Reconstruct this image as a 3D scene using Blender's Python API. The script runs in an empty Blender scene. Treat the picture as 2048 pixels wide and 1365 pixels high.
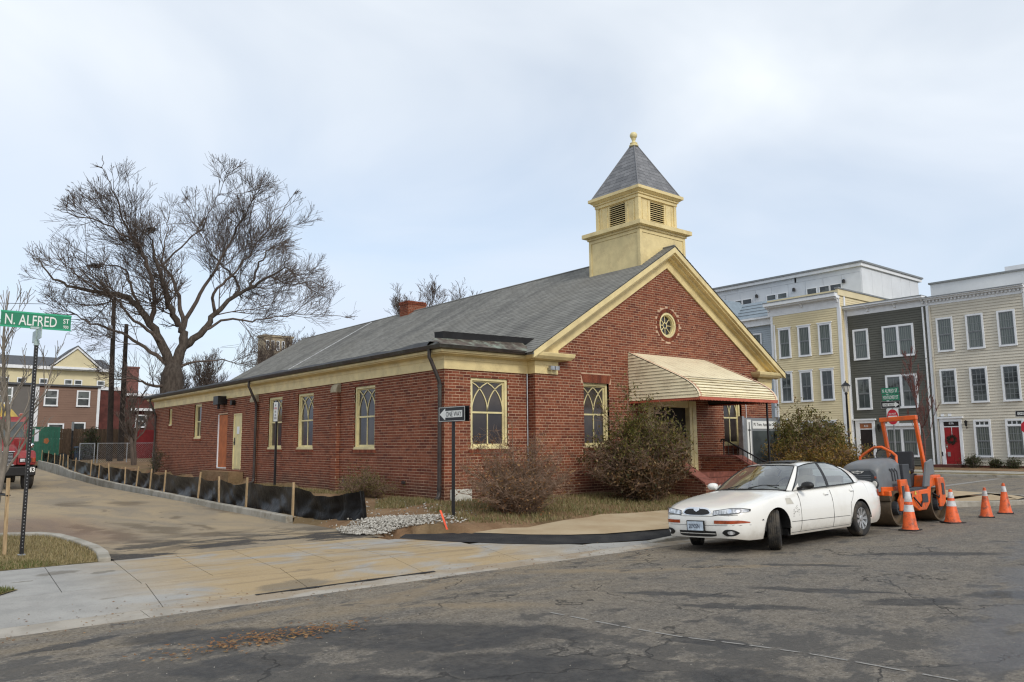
import bpy, math, random
from mathutils import Vector, Matrix
random.seed(7)
R = math.radians
SC = bpy.context.scene
COL = SC.collection

# ------------------------------------------------------------------ camera
def make_camera():
    yaw, pitch, roll, fpx = R(39.466), R(7.482), R(-0.491), 1558.2
    f = Vector((math.sin(yaw)*math.cos(pitch), math.cos(yaw)*math.cos(pitch), math.sin(pitch)))
    r = Vector((math.cos(yaw), -math.sin(yaw), 0)); u = r.cross(f)
    c, s = math.cos(roll), math.sin(roll)
    rr = r*c + u*s; uu = u*c - r*s
    cam = bpy.data.cameras.new('camera'); cam.sensor_width = 36; cam.sensor_fit = 'HORIZONTAL'
    cam.lens = fpx/2048*36; cam.clip_end = 3000; cam.clip_start = .05
    o = bpy.data.objects.new('camera', cam); COL.objects.link(o)
    o.matrix_world = Matrix(((rr.x, uu.x, -f.x, -10.4875), (rr.y, uu.y, -f.y, -15.2657), (rr.z, uu.z, -f.z, 1.725), (0, 0, 0, 1)))
    SC.camera = o
make_camera()

# ------------------------------------------------------------------ sky and sun (bright overcast)
SUN_DIR = Vector((-0.16, -0.79, 0.59)).normalized()
def make_light():
    w = bpy.data.worlds.new('World'); SC.world = w; w.use_nodes = True
    nt = w.node_tree; nt.nodes.clear(); N = nt.nodes.new; Lk = nt.links.new
    out = N('ShaderNodeOutputWorld'); bg = N('ShaderNodeBackground'); bg.inputs[1].default_value = 0.1
    sky = N('ShaderNodeTexSky'); sky.sky_type = 'NISHITA'; sky.sun_disc = False
    sky.sun_elevation = math.asin(SUN_DIR.z); sky.sun_rotation = math.atan2(SUN_DIR.x, SUN_DIR.y)
    sky.air_density = 1.0; sky.dust_density = 1.5; sky.ozone_density = 2.0
    tc = N('ShaderNodeTexCoord'); sp = N('ShaderNodeSeparateXYZ'); Lk(tc.outputs['Generated'], sp.inputs[0])
    ab = N('ShaderNodeMath'); ab.operation = 'ABSOLUTE'; Lk(sp.outputs[2], ab.inputs[0])
    ad = N('ShaderNodeMath'); ad.operation = 'ADD'; ad.inputs[1].default_value = .22; Lk(ab.outputs[0], ad.inputs[0])
    cb = N('ShaderNodeCombineXYZ')
    for i in (0, 1):
        d = N('ShaderNodeMath'); d.operation = 'DIVIDE'; Lk(sp.outputs[i], d.inputs[0]); Lk(ad.outputs[0], d.inputs[1]); Lk(d.outputs[0], cb.inputs[i])
    no = N('ShaderNodeTexNoise'); no.inputs['Scale'].default_value = .95; no.inputs['Detail'].default_value = 5; no.inputs['Roughness'].default_value = .48
    no.inputs['Distortion'].default_value = .6; Lk(cb.outputs[0], no.inputs['Vector'])
    rp = N('ShaderNodeValToRGB'); Lk(no.outputs[0], rp.inputs[0])
    rp.color_ramp.elements[0].position = .34; rp.color_ramp.elements[1].position = .64
    rp.color_ramp.elements[0].color = (.50,)*3 + (1,); rp.color_ramp.elements[1].color = (1.0,)*3 + (1,)
    # the cloud sheet itself: brighter overhead, greyer blue low down
    el = N('ShaderNodeMapRange'); el.inputs[1].default_value = .05; el.inputs[2].default_value = .42; Lk(ab.outputs[0], el.inputs[0])
    cl = N('ShaderNodeMix'); cl.data_type = 'RGBA'; cl.inputs[6].default_value = (6.3, 7.2, 8.9, 1); cl.inputs[7].default_value = (8.9, 9.4, 9.9, 1)
    Lk(el.outputs[0], cl.inputs[0])
    mx = N('ShaderNodeMix'); mx.data_type = 'RGBA'; Lk(rp.outputs[0], mx.inputs[0])
    sc = N('ShaderNodeMix'); sc.data_type = 'RGBA'; sc.blend_type = 'MULTIPLY'; sc.inputs[0].default_value = 1; sc.inputs[7].default_value = (2.0, 1.8, 1.6, 1)
    Lk(sky.outputs[0], sc.inputs[6]); Lk(sc.outputs[2], mx.inputs[6]); Lk(cl.outputs[2], mx.inputs[7])
    Lk(mx.outputs[2], bg.inputs[0]); Lk(bg.outputs[0], out.inputs[0])
    l = bpy.data.lights.new('sun', 'SUN'); l.energy = 1.5; l.angle = R(12); l.color = (1, .95, .87)
    o = bpy.data.objects.new('sun', l); COL.objects.link(o)
    o.rotation_euler = (-SUN_DIR).to_track_quat('-Z', 'Y').to_euler(); o.location = (0, -20, 30)
    SC.view_settings.view_transform = 'Standard'; SC.view_settings.look = 'None'; SC.view_settings.gamma = 1
    SC.view_settings.exposure = 0.12; SC.cycles.use_denoising = True; SC.cycles.filter_width = 1.25; SC.view_settings.use_curve_mapping = False
make_light()

# ------------------------------------------------------------------ mesh helpers
class MB:
    """collects faces, becomes ONE mesh object"""
    def __init__(s): s.v = []; s.f = []; s.m = []
    def add(s, vs, fs, mi=0):
        b = len(s.v); s.v.extend(tuple(p) for p in vs)
        for f in fs: s.f.append(tuple(b+i for i in f)); s.m.append(mi)
        return s
    def box(s, x0, x1, y0, y1, z0, z1, mi=0):
        x0, x1 = min(x0, x1), max(x0, x1); y0, y1 = min(y0, y1), max(y0, y1); z0, z1 = min(z0, z1), max(z0, z1)
        return s.add([(x0,y0,z0),(x1,y0,z0),(x1,y1,z0),(x0,y1,z0),(x0,y0,z1),(x1,y0,z1),(x1,y1,z1),(x0,y1,z1)],
                     [(3,2,1,0),(4,5,6,7),(0,1,5,4),(1,2,6,5),(2,3,7,6),(3,0,4,7)], mi)
    def quad(s, a, b, c, d, mi=0): return s.add([a, b, c, d], [(0,1,2,3)], mi)
    def poly(s, pts, mi=0): return s.add(pts, [tuple(range(len(pts)))], mi)
    def prism(s, pts, vec, mi=0):
        """polygon pts (3D) extruded by vec"""
        n = len(pts); v = Vector(vec)
        q = [tuple(Vector(p)+v) for p in pts]
        nrm = Vector((0,0,0))
        for i in range(n): nrm += Vector(pts[i]).cross(Vector(pts[(i+1) % n]))
        if nrm.dot(v) > 0: pts = list(pts)[::-1]; q = q[::-1]
        return s.add(list(pts)+q, [tuple(range(n)), tuple(range(2*n-1, n-1, -1))]+[(i, i+n, (i+1) % n+n, (i+1) % n) for i in range(n)], mi)
    def tube(s, pts, rad, n=6, mi=0, cap=True):
        """tube along points; rad number or list"""
        P = [Vector(p) for p in pts]
        if not isinstance(rad, (list, tuple)): rad = [rad]*len(P)
        b = len(s.v); up = None
        for i, p in enumerate(P):
            t = (P[min(i+1, len(P)-1)]-P[max(i-1, 0)])
            if t.length < 1e-9: t = Vector((0,0,1))
            t.normalize()
            if up is None: up = Vector((0,0,1)) if abs(t.z) < .9 else Vector((1,0,0))
            a = up.cross(t)
            if a.length < 1e-6: a = Vector((1,0,0)).cross(t)
            a.normalize(); c = t.cross(a); up = c.copy()
            for k in range(n):
                an = 2*math.pi*k/n; s.v.append(tuple(p+(a*math.cos(an)+c*math.sin(an))*rad[i]))
        for i in range(len(P)-1):
            for k in range(n):
                k2 = (k+1) % n; s.f.append((b+i*n+k, b+i*n+k2, b+(i+1)*n+k2, b+(i+1)*n+k)); s.m.append(mi)
        if cap:
            s.f.append(tuple(b+k for k in reversed(range(n)))); s.m.append(mi)
            s.f.append(tuple(b+(len(P)-1)*n+k for k in range(n))); s.m.append(mi)
        return s
    def lathe(s, prof, center=(0,0,0), axis='z', n=24, mi=0, a0=0):
        """prof list of (radius, height)"""
        b = len(s.v); c = Vector(center)
        for r, h in prof:
            for k in range(n):
                an = 2*math.pi*k/n+a0; x, y = r*math.cos(an), r*math.sin(an)
                p = {'z': (x, y, h), 'y': (y, h, x), 'x': (h, x, y)}[axis]
                s.v.append(tuple(c+Vector(p)))
        for i in range(len(prof)-1):
            for k in range(n):
                k2 = (k+1) % n; s.f.append((b+i*n+k, b+i*n+k2, b+(i+1)*n+k2, b+(i+1)*n+k)); s.m.append(mi)
        if prof[0][0] > 1e-6: s.f.append(tuple(b+k for k in reversed(range(n)))); s.m.append(mi)
        if prof[-1][0] > 1e-6: s.f.append(tuple(b+(len(prof)-1)*n+k for k in range(n))); s.m.append(mi)
        return s
    def grid(s, nu, nv, fn, mi=0, flip=False):
        b = len(s.v)
        for i in range(nu+1):
            for j in range(nv+1): s.v.append(tuple(fn(i/nu, j/nv)))
        for i in range(nu):
            for j in range(nv):
                q = (b+i*(nv+1)+j, b+(i+1)*(nv+1)+j, b+(i+1)*(nv+1)+j+1, b+i*(nv+1)+j+1)
                s.f.append(q[::-1] if flip else q); s.m.append(mi)
        return s
    def mesh(s, name, off=(0,0,0), smooth=False):
        me = bpy.data.meshes.new(name)
        ox, oy, oz = off
        me.from_pydata([(x-ox, y-oy, z-oz) for x, y, z in s.v], [], s.f)
        if any(s.m): me.polygons.foreach_set('material_index', s.m)
        if smooth: me.polygons.foreach_set('use_smooth', [True]*len(me.polygons))
        me.update(); return me
    def build(s, name, mats, parent=None, smooth=False, local=False, bevel=0, sharp=None):
        """vertices are in world coordinates unless local"""
        off = Vector((0,0,0)); p = parent
        while p is not None and not local: off += p.location; p = p.parent
        me = s.mesh(name, off, smooth)
        return put(name, me, mats, parent, bevel, sharp)
def put(name, me, mats, parent=None, bevel=0, sharp=None):
    if not isinstance(mats, (list, tuple)): mats = [mats]
    if len(me.materials) == 0:
        for m in mats: me.materials.append(m)
    o = bpy.data.objects.new(name, me); COL.objects.link(o)
    if parent is not None: o.parent = parent
    if bevel:
        b = o.modifiers.new('bevel', 'BEVEL'); b.width = bevel; b.segments = 2; b.limit_method = 'ANGLE'; b.angle_limit = R(40)
    if sharp is not None:
        try: me.set_sharp_from_angle(angle=R(sharp))
        except Exception: pass
    return o
def thing(name, label, cat, loc=(0,0,0), rot=(0,0,0), group=None):
    o = bpy.data.objects.new(name, None); o.empty_display_size = .2; COL.objects.link(o)
    o.location = loc; o.rotation_euler = rot
    return tag(o, label, cat, group)
def tag(o, label=None, cat=None, group=None, kind=None):
    if label: o['label'] = label
    if cat: o['category'] = cat
    if group: o['group'] = group
    if kind: o['kind'] = kind
    return o
def struct(o): o['kind'] = 'structure'; return o
def stuff(o): o['kind'] = 'stuff'; return o
def dup(o, parent=None):
    c = o.copy(); COL.objects.link(c); c.parent = parent
    for ch in list(o.children): dup(ch, c)
    return c
def text_mesh(body, width=None, height=None, depth=.002, bold=0.0, spacing=1.0):
    """letters as a mesh in the local XZ plane, centred, facing -Y"""
    cu = bpy.data.curves.new('t', 'FONT'); cu.body = body; cu.size = 1; cu.extrude = 0; cu.offset = bold; cu.space_character = spacing
    cu.resolution_u = 3
    o = bpy.data.objects.new('t', cu); COL.objects.link(o)
    dg = bpy.context.evaluated_depsgraph_get(); me = bpy.data.meshes.new_from_object(o.evaluated_get(dg))
    bpy.data.objects.remove(o); bpy.data.curves.remove(cu)
    vs = [v.co for v in me.vertices]
    x0, x1 = min(v.x for v in vs), max(v.x for v in vs); y0, y1 = min(v.y for v in vs), max(v.y for v in vs)
    sx = width/(x1-x0) if width else None; sy = height/(y1-y0) if height else None
    sx = sx or sy; sy = sy or sx
    for v in me.vertices:
        v.co = Vector(((v.co.x-(x0+x1)/2)*sx, 0, (v.co.y-(y0+y1)/2)*sy))
    me.update(); return me
def letters(name, body, mat_, parent, loc, rotz=0, width=None, height=None, bold=0.0, spacing=1.0, rot=None):
    me = text_mesh(body, width, height, bold=bold, spacing=spacing)
    o = put(name, me, mat_, parent); o.location = loc; o.rotation_euler = rot or (0, 0, rotz)
    return o
def lerp(a, b, t): return a+(b-a)*t
def interp(tab, x):
    if x <= tab[0][0]: return tab[0][1]
    for (a, va), (b, vb) in zip(tab, tab[1:]):
        if x <= b: 
            t = (x-a)/(b-a); return va+(vb-va)*t
    return tab[-1][1]
def sinterp(tab, x):
    """smooth (Catmull-Rom) interpolation of a table"""
    n = len(tab)
    if x <= tab[0][0]: return tab[0][1]
    if x >= tab[-1][0]: return tab[-1][1]
    for i in range(n-1):
        if x <= tab[i+1][0]:
            x0, y0 = tab[i]; x1, y1 = tab[i+1]; h = x1-x0; t = (x-x0)/h
            m0 = (y1-tab[i-1][1])/(x1-tab[i-1][0]) if i > 0 else (y1-y0)/h
            m1 = (tab[i+2][1]-y0)/(tab[i+2][0]-x0) if i+2 < n else (y1-y0)/h
            t2, t3 = t*t, t*t*t
            return (2*t3-3*t2+1)*y0+(t3-2*t2+t)*h*m0+(-2*t3+3*t2)*y1+(t3-t2)*h*m1

# ------------------------------------------------------------------ materials
def srgb(r, g, b):
    f = lambda c: (c/255/12.92) if c/255 <= .04045 else ((c/255+.055)/1.055)**2.4
    return (f(r), f(g), f(b), 1)
class NT:
    def __init__(s, name):
        s.mat = bpy.data.materials.new(name); s.mat.use_nodes = True; s.nt = s.mat.node_tree
        s.bsdf = s.nt.nodes['Principled BSDF']; s.out = s.nt.nodes['Material Output']; s._pos = None
    def n(s, t, **kw):
        o = s.nt.nodes.new(t)
        for k, v in kw.items(): setattr(o, k, v)
        return o
    def l(s, a, b): s.nt.links.new(a, b)
    def pos(s):
        if s._pos is None: s._pos = s.n('ShaderNodeNewGeometry').outputs['Position']
        return s._pos
    def obj(s): return s.n('ShaderNodeTexCoord').outputs['Object']
    def scaled(s, vec, sx, sy, sz, loc=(0,0,0), rot=(0,0,0)):
        m = s.n('ShaderNodeMapping'); m.inputs['Scale'].default_value = (sx, sy, sz); m.inputs['Location'].default_value = loc; m.inputs['Rotation'].default_value = rot
        s.l(vec, m.inputs[0]); return m.outputs[0]
    def noise(s, scale, detail=4, rough=.55, vec=None, dist=0):
        o = s.n('ShaderNodeTexNoise'); o.inputs['Scale'].default_value = scale; o.inputs['Detail'].default_value = detail
        o.inputs['Roughness'].default_value = rough; o.inputs['Distortion'].default_value = dist
        s.l(vec if vec is not None else s.pos(), o.inputs['Vector']); return o.outputs[0]
    def ramp(s, fac, lo, hi, a=0., b=1.):
        o = s.n('ShaderNodeMapRange'); o.inputs[1].default_value = lo; o.inputs[2].default_value = hi; o.inputs[3].default_value = a; o.inputs[4].default_value = b
        o.interpolation_type = 'SMOOTHSTEP'; s.l(fac, o.inputs[0]); return o.outputs[0]
    def math(s, op, a, b=None):
        o = s.n('ShaderNodeMath', operation=op)
        for i, x in enumerate((a, b)):
            if x is None: continue
            if isinstance(x, (int, float)): o.inputs[i].default_value = x
            else: s.l(x, o.inputs[i])
        return o.outputs[0]
    def mix(s, fac, a, b, blend='MIX'):
        o = s.n('ShaderNodeMix', data_type='RGBA', blend_type=blend)
        for i, x in ((0, fac), (6, a), (7, b)):
            if isinstance(x, (int, float)): o.inputs[i].default_value = x
            elif isinstance(x, tuple): o.inputs[i].default_value = x if len(x) == 4 else x+(1,)
            else: s.l(x, o.inputs[i])
        return o.outputs[2]
    def color(s, c):
        if isinstance(c, tuple): s.bsdf.inputs['Base Color'].default_value = c if len(c) == 4 else c+(1,)
        else: s.l(c, s.bsdf.inputs['Base Color'])
    def set(s, **kw):
        for k, v in kw.items():
            k = {'rough': 'Roughness', 'metal': 'Metallic', 'spec': 'Specular IOR Level', 'coat': 'Coat Weight', 'alpha': 'Alpha', 'trans': 'Transmission Weight'}.get(k, k)
            if isinstance(v, (int, float, tuple)): s.bsdf.inputs[k].default_value = v
            else: s.l(v, s.bsdf.inputs[k])
    def bump(s, h, strength=.3, dist=.02):
        o = s.n('ShaderNodeBump'); o.inputs['Strength'].default_value = strength; o.inputs['Distance'].default_value = dist
        s.l(h, o.inputs['Height']); s.l(o.outputs[0], s.bsdf.inputs['Normal'])
    def blobs(s, L, warp=.5, wscale=1.8, lo=.70, hi=1.08):
        """union of soft-edged ragged ellipses (cx, cy, rx, ry, degrees) on the ground"""
        w = s.n('ShaderNodeTexNoise'); w.inputs['Scale'].default_value = wscale; w.inputs['Detail'].default_value = 6; w.inputs['Roughness'].default_value = .62; s.l(s.pos(), w.inputs['Vector'])
        sb = s.n('ShaderNodeVectorMath', operation='SUBTRACT'); s.l(w.outputs[1], sb.inputs[0]); sb.inputs[1].default_value = (.5, .5, .5)
        ad = s.n('ShaderNodeVectorMath', operation='MULTIPLY_ADD'); s.l(sb.outputs[0], ad.inputs[0]); ad.inputs[1].default_value = (warp, warp, 0); s.l(s.pos(), ad.inputs[2])
        cur = None
        for cx, cy, rx, ry, an in L:
            mp = s.n('ShaderNodeMapping', vector_type='TEXTURE'); mp.inputs['Location'].default_value = (cx, cy, 0); mp.inputs['Rotation'].default_value = (0, 0, R(an)); mp.inputs['Scale'].default_value = (rx, ry, 1000); s.l(ad.outputs[0], mp.inputs[0])
            ln = s.n('ShaderNodeVectorMath', operation='LENGTH'); s.l(mp.outputs[0], ln.inputs[0])
            cur = ln.outputs['Value'] if cur is None else s.math('MINIMUM', cur, ln.outputs['Value'])
        return s.ramp(cur, lo, hi, 1, 0)
    def rnd(s):
        """random per object plus per loose piece"""
        a = s.n('ShaderNodeObjectInfo').outputs['Random']; b = s.n('ShaderNodeNewGeometry').outputs['Random Per Island']
        return s.math('FRACT', s.math('ADD', a, b))
def C(r, g, b): return (r, g, b, 1)
def mat(name, c, rough=.6, metal=0, var=.18, scale=3., bump=0, bscale=60, spec=.4, coat=0, dirt=None, dirt_amt=.5, dirt_scale=1.2, islands=0):
    """painted / plain surface: base colour with soft uneven wear and optional dirt blotches"""
    m = NT(name)
    k = m.noise(scale, 5, .6); dark = tuple(x*(1-var) for x in c[:3]); lite = tuple(min(1, x*(1+var*.6)) for x in c[:3])
    col = m.mix(m.ramp(k, .3, .7), dark, lite)
    if islands:
        r = m.rnd(); col = m.mix(m.math('MULTIPLY', r, islands), col, tuple(x*.45 for x in c[:3]))
    if dirt:
        d = m.noise(dirt_scale, 7, .65); d2 = m.noise(dirt_scale*9, 3, .6)
        f = m.math('MULTIPLY', m.ramp(m.math('ADD', d, m.math('MULTIPLY', d2, .25)), .58, .82), dirt_amt)
        col = m.mix(f, col, dirt)
    m.color(col); m.set(rough=rough, metal=metal, spec=spec, coat=coat)
    if bump: m.bump(m.noise(bscale, 4, .6), bump, .01)
    return m.mat
M = {}
CREAM = C(.73, .60, .305)
def make_materials():
    # brick: tone varies brick by brick
    m = NT('brick'); r = m.rnd()
    cr = m.n('ShaderNodeValToRGB'); m.l(r, cr.inputs[0]); e = cr.color_ramp.elements
    e[0].position = 0; e[0].color = C(.105, .027, .017); e[1].position = 1; e[1].color = C(.25, .078, .041)
    for p, c in ((.25, C(.165, .045, .023)), (.6, C(.200, .057, .028)), (.85, C(.232, .070, .034))): x = e.new(p); x.color = c
    nz = m.noise(45, 4, .7); col = m.mix(m.ramp(nz, .35, .8, 0, .45), cr.outputs[0], (.14, .04, .025))
    big = m.noise(.55, 4, .6); col = m.mix(m.ramp(big, .5, .78, 0, .35), col, (.11, .04, .03))
    sz = m.n('ShaderNodeSeparateXYZ'); m.l(m.pos(), sz.inputs[0])
    damp = m.math('MULTIPLY', m.ramp(m.math('ADD', sz.outputs[2], m.math('MULTIPLY', m.noise(1.3, 5, .6), -.9)), .55, .05), .6); col = m.mix(damp, col, (.075, .040, .028))
    eff = m.math('MULTIPLY', m.ramp(m.noise(.8, 6, .7, m.scaled(m.pos(), 1.6, 1.6, .35, (4, 1, 2))), .62, .74), .25); col = m.mix(eff, col, (.30, .17, .125))
    m.color(col); m.set(rough=.85, spec=.25); m.bump(nz, .35, .006); M['brick'] = m.mat
    M['mortar'] = mat('mortar', C(.52, .365, .25), .95, var=.25, scale=5, bump=.3, bscale=150, spec=.1)
    M['stepbrick'] = mat('step_brick', C(.24, .085, .06), .85, var=.3, scale=9, islands=.5, bump=.3)
    M['cream'] = mat('cream_paint', CREAM, .5, var=.12, scale=2.2, dirt=(.40, .30, .15), dirt_amt=.35, dirt_scale=2.6)
    M['creamshade'] = M['cream']
    M['trimcream'] = mat('window_cream_paint', C(.72, .63, .34), .5, var=.12, dirt=(.3, .24, .14), dirt_amt=.4)
    M['awning'] = mat('awning_enamel', C(.86, .77, .53), .35, var=.06, scale=1.5, dirt=(.35, .25, .15), dirt_amt=.35, dirt_scale=2.5)
    M['awningred'] = mat('awning_red_trim', C(.46, .115, .065), .5, var=.2)
    # shingles with rain streaks running down the slope
    m = NT('roof_shingle'); r = m.rnd()
    st = m.noise(1.0, 6, .62, m.scaled(m.pos(), .20, .85, .20)); g = m.noise(160, 2, .6)
    col = m.mix(r, (.19, .187, .172), (.265, .262, .24)); col = m.mix(m.ramp(st, .46, .66, 0, .52), col, (.095, .095, .092))
    col = m.mix(m.ramp(m.noise(.35, 3), .45, .75, 0, .4), col, (.23, .22, .19)); col = m.mix(m.ramp(g, .4, .7, 0, .35), col, (.08, .08, .08))
    m.color(col); m.set(rough=.93, spec=.15); m.bump(g, .25, .004); M['shingle'] = m.mat
    m = NT('slate_shingle'); r = m.rnd(); g = m.noise(90, 3, .6)
    col = m.mix(r, (.155, .16, .17), (.235, .24, .25)); col = m.mix(m.ramp(g, .4, .7, 0, .3), col, (.09, .09, .1))
    m.color(col); m.set(rough=.85, spec=.3); M['slate'] = m.mat
    M['membrane'] = mat('black_roof_membrane', C(.022, .023, .026), .5, var=.4, scale=4, bump=.2, bscale=14)
    M['blackbox'] = mat('black_felt', C(.012, .012, .013), .75, var=.4)
    M['flash'] = mat('weathered_flashing', C(.11, .085, .065), .6, var=.5, scale=5, dirt=(.25, .33, .27), dirt_amt=.7, dirt_scale=2.5)
    M['gutter'] = mat('dark_brown_gutter', C(.040, .030, .026), .45, var=.35, scale=6, dirt=(.1, .12, .1), dirt_amt=.4)
    m = NT('church_glass'); m.color(m.mix(m.ramp(m.noise(.9, 3), .35, .7), (.022, .020, .024), (.075, .062, .052))); m.set(rough=.12, spec=.5)
    m.bump(m.noise(6, 2), .04, .01); M['cglass'] = m.mat
    m = NT('window_glass'); m.color(m.mix(m.n('ShaderNodeObjectInfo').outputs['Random'], m.mix(m.ramp(m.noise(.7, 3), .4, .65), (.030, .036, .040), (.075, .09, .09)), m.mix(m.ramp(m.noise(1.3, 3), .45, .55), (.045, .05, .05), (.13, .145, .14)))); m.set(rough=.06, spec=.5); M['hglass'] = m.mat
    m = NT('curtained_glass'); w = m.n('ShaderNodeTexWave'); w.bands_direction = 'Y'; w.inputs['Scale'].default_value = 2.6; w.inputs['Distortion'].default_value = 1.5; m.l(m.pos(), w.inputs[0])
    m.color(m.mix(w.outputs[1], (.070, .085, .082), (.165, .185, .170))); m.set(rough=.08, spec=.5); M['hcurt'] = m.mat
    M['white'] = mat('white_paint', C(.74, .76, .78), .5, var=.06)
    M['door_orange'] = mat('orange_plywood', C(.42, .125, .04), .75, var=.2, scale=4)
    M['door_cream'] = mat('cream_door', C(.66, .57, .30), .55, var=.1)
    M['black'] = mat('black_paint', C(.012, .012, .013), .45, var=.3)
    M['iron'] = mat('black_iron', C(.014, .014, .016), .4, var=.3)
    M['dark'] = mat('dark_interior', C(.010, .009, .009), .8)
    M['metal'] = mat('galvanised', C(.42, .43, .44), .42, metal=.75, var=.25, scale=7)
    M['chrome'] = mat('chrome', C(.75, .76, .78), .15, metal=1, var=.05)
    M['limestone'] = mat('limestone', C(.40, .345, .24), .9, var=.25, scale=7, bump=.3)
    M['whiteblock'] = mat('white_block', C(.66, .64, .56), .8, var=.2, scale=6)
    # wood
    m = NT('stake_wood'); k = m.noise(6, 6, .6, m.scaled(m.pos(), 6, 6, .7)); m.color(m.mix(m.ramp(k, .3, .7), (.29, .20, .11), (.46, .34, .20))); m.set(rough=.85, spec=.2); M['wood'] = m.mat
    m = NT('fence_wood'); k = m.noise(5, 6, .6, m.scaled(m.pos(), 5, 5, .5)); col = m.mix(m.ramp(k, .3, .7), (.055, .038, .025), (.125, .085, .055)); col = m.mix(m.math('MULTIPLY', m.rnd(), .5), col, (.045, .032, .024)); m.color(col); m.set(rough=.9, spec=.2); M['fencewood'] = m.mat
    M['pole'] = mat('pole_wood', C(.035, .026, .02), .9, var=.4, scale=5, bump=.4, bscale=30)
    M['green_paint'] = mat('green_paint', C(.018, .115, .072), .55, var=.2, islands=.35)
    M['redpaint'] = mat('red_paint', C(.20, .012, .014), .55, var=.2)
    # silt fence
    m = NT('silt_fabric'); k = m.noise(3.5, 5, .6); m.color(m.mix(m.ramp(k, .4, .7), (.004, .004, .0045), (.010, .010, .011))); m.set(rough=.38, spec=.28); m.bump(m.noise(9, 4, .6, m.scaled(m.pos(), 1, 1, .45)), .5, .06); M['silt'] = m.mat
    # bark
    for nm, a, b in (('bark', (.045, .036, .030), (.10, .083, .068)), ('twig', (.075, .060, .050), (.135, .108, .092)), ('smallbark', (.15, .13, .105), (.27, .235, .195)), ('redtwig', (.10, .045, .04), (.17, .085, .075)), ('bushtwig', (.15, .095, .065), (.27, .19, .135))):
        m = NT(nm); k = m.noise(9, 5, .65, m.scaled(m.pos(), 1, 1, .35)); m.color(m.mix(m.ramp(k, .3, .7), a, b)); m.set(rough=.9, spec=.15); m.bump(k, .4, .02); M[nm] = m.mat
    # leaves / grass: tone per leaf
    def leaf(nm, stops, rough=.6):
        m = NT(nm); r = m.n('ShaderNodeNewGeometry').outputs['Random Per Island']; cr = m.n('ShaderNodeValToRGB'); m.l(r, cr.inputs[0]); e = cr.color_ramp.elements
        e[0].color = C(*stops[0]); e[1].color = C(*stops[-1])
        for i, c in enumerate(stops[1:-1]): x = e.new((i+1)/(len(stops)-1)); x.color = C(*c)
        m.color(cr.outputs[0]); m.set(rough=rough, spec=.3)
        tr = m.n('ShaderNodeBsdfTranslucent'); m.l(cr.outputs[0], tr.inputs[0]); mx = m.n('ShaderNodeMixShader'); mx.inputs[0].default_value = .25
        m.l(m.bsdf.outputs[0], mx.inputs[1]); m.l(tr.outputs[0], mx.inputs[2]); m.l(mx.outputs[0], m.out.inputs[0]); M[nm] = m.mat
    leaf('leaf_brown', [(.16, .075, .032), (.26, .12, .045), (.19, .095, .04), (.36, .21, .09), (.11, .08, .03)])
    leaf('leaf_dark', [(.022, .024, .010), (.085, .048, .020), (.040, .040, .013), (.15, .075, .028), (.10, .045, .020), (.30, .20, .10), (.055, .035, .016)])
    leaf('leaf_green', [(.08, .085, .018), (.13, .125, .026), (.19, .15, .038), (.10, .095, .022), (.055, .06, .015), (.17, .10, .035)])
    leaf('leaf_olive', [(.095, .08, .017), (.20, .14, .028), (.28, .17, .038), (.075, .068, .016), (.28, .14, .04)])
    leaf('leaf_hedge', [(.018, .032, .012), (.035, .05, .016), (.05, .06, .02), (.09, .06, .025)])
    leaf('leaf_ornamental', [(.09, .082, .026), (.15, .125, .035), (.07, .072, .02), (.19, .14, .05)])
    leaf('grass_dry', [(.32, .25, .125), (.27, .215, .10), (.38, .30, .17), (.20, .18, .07), (.24, .19, .095)])
    leaf('grass_green', [(.085, .12, .025), (.13, .15, .045), (.20, .18, .075), (.07, .10, .02)])
    leaf('straw', [(.33, .26, .13), (.24, .17, .075), (.28, .24, .13), (.16, .16, .055), (.12, .13, .035)])
    # gravel
    m = NT('white_gravel'); m.color(m.mix(m.rnd(), (.17, .155, .13), (.50, .48, .43))); m.set(rough=.9, spec=.2); M['gravel'] = m.mat
make_materials()
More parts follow.
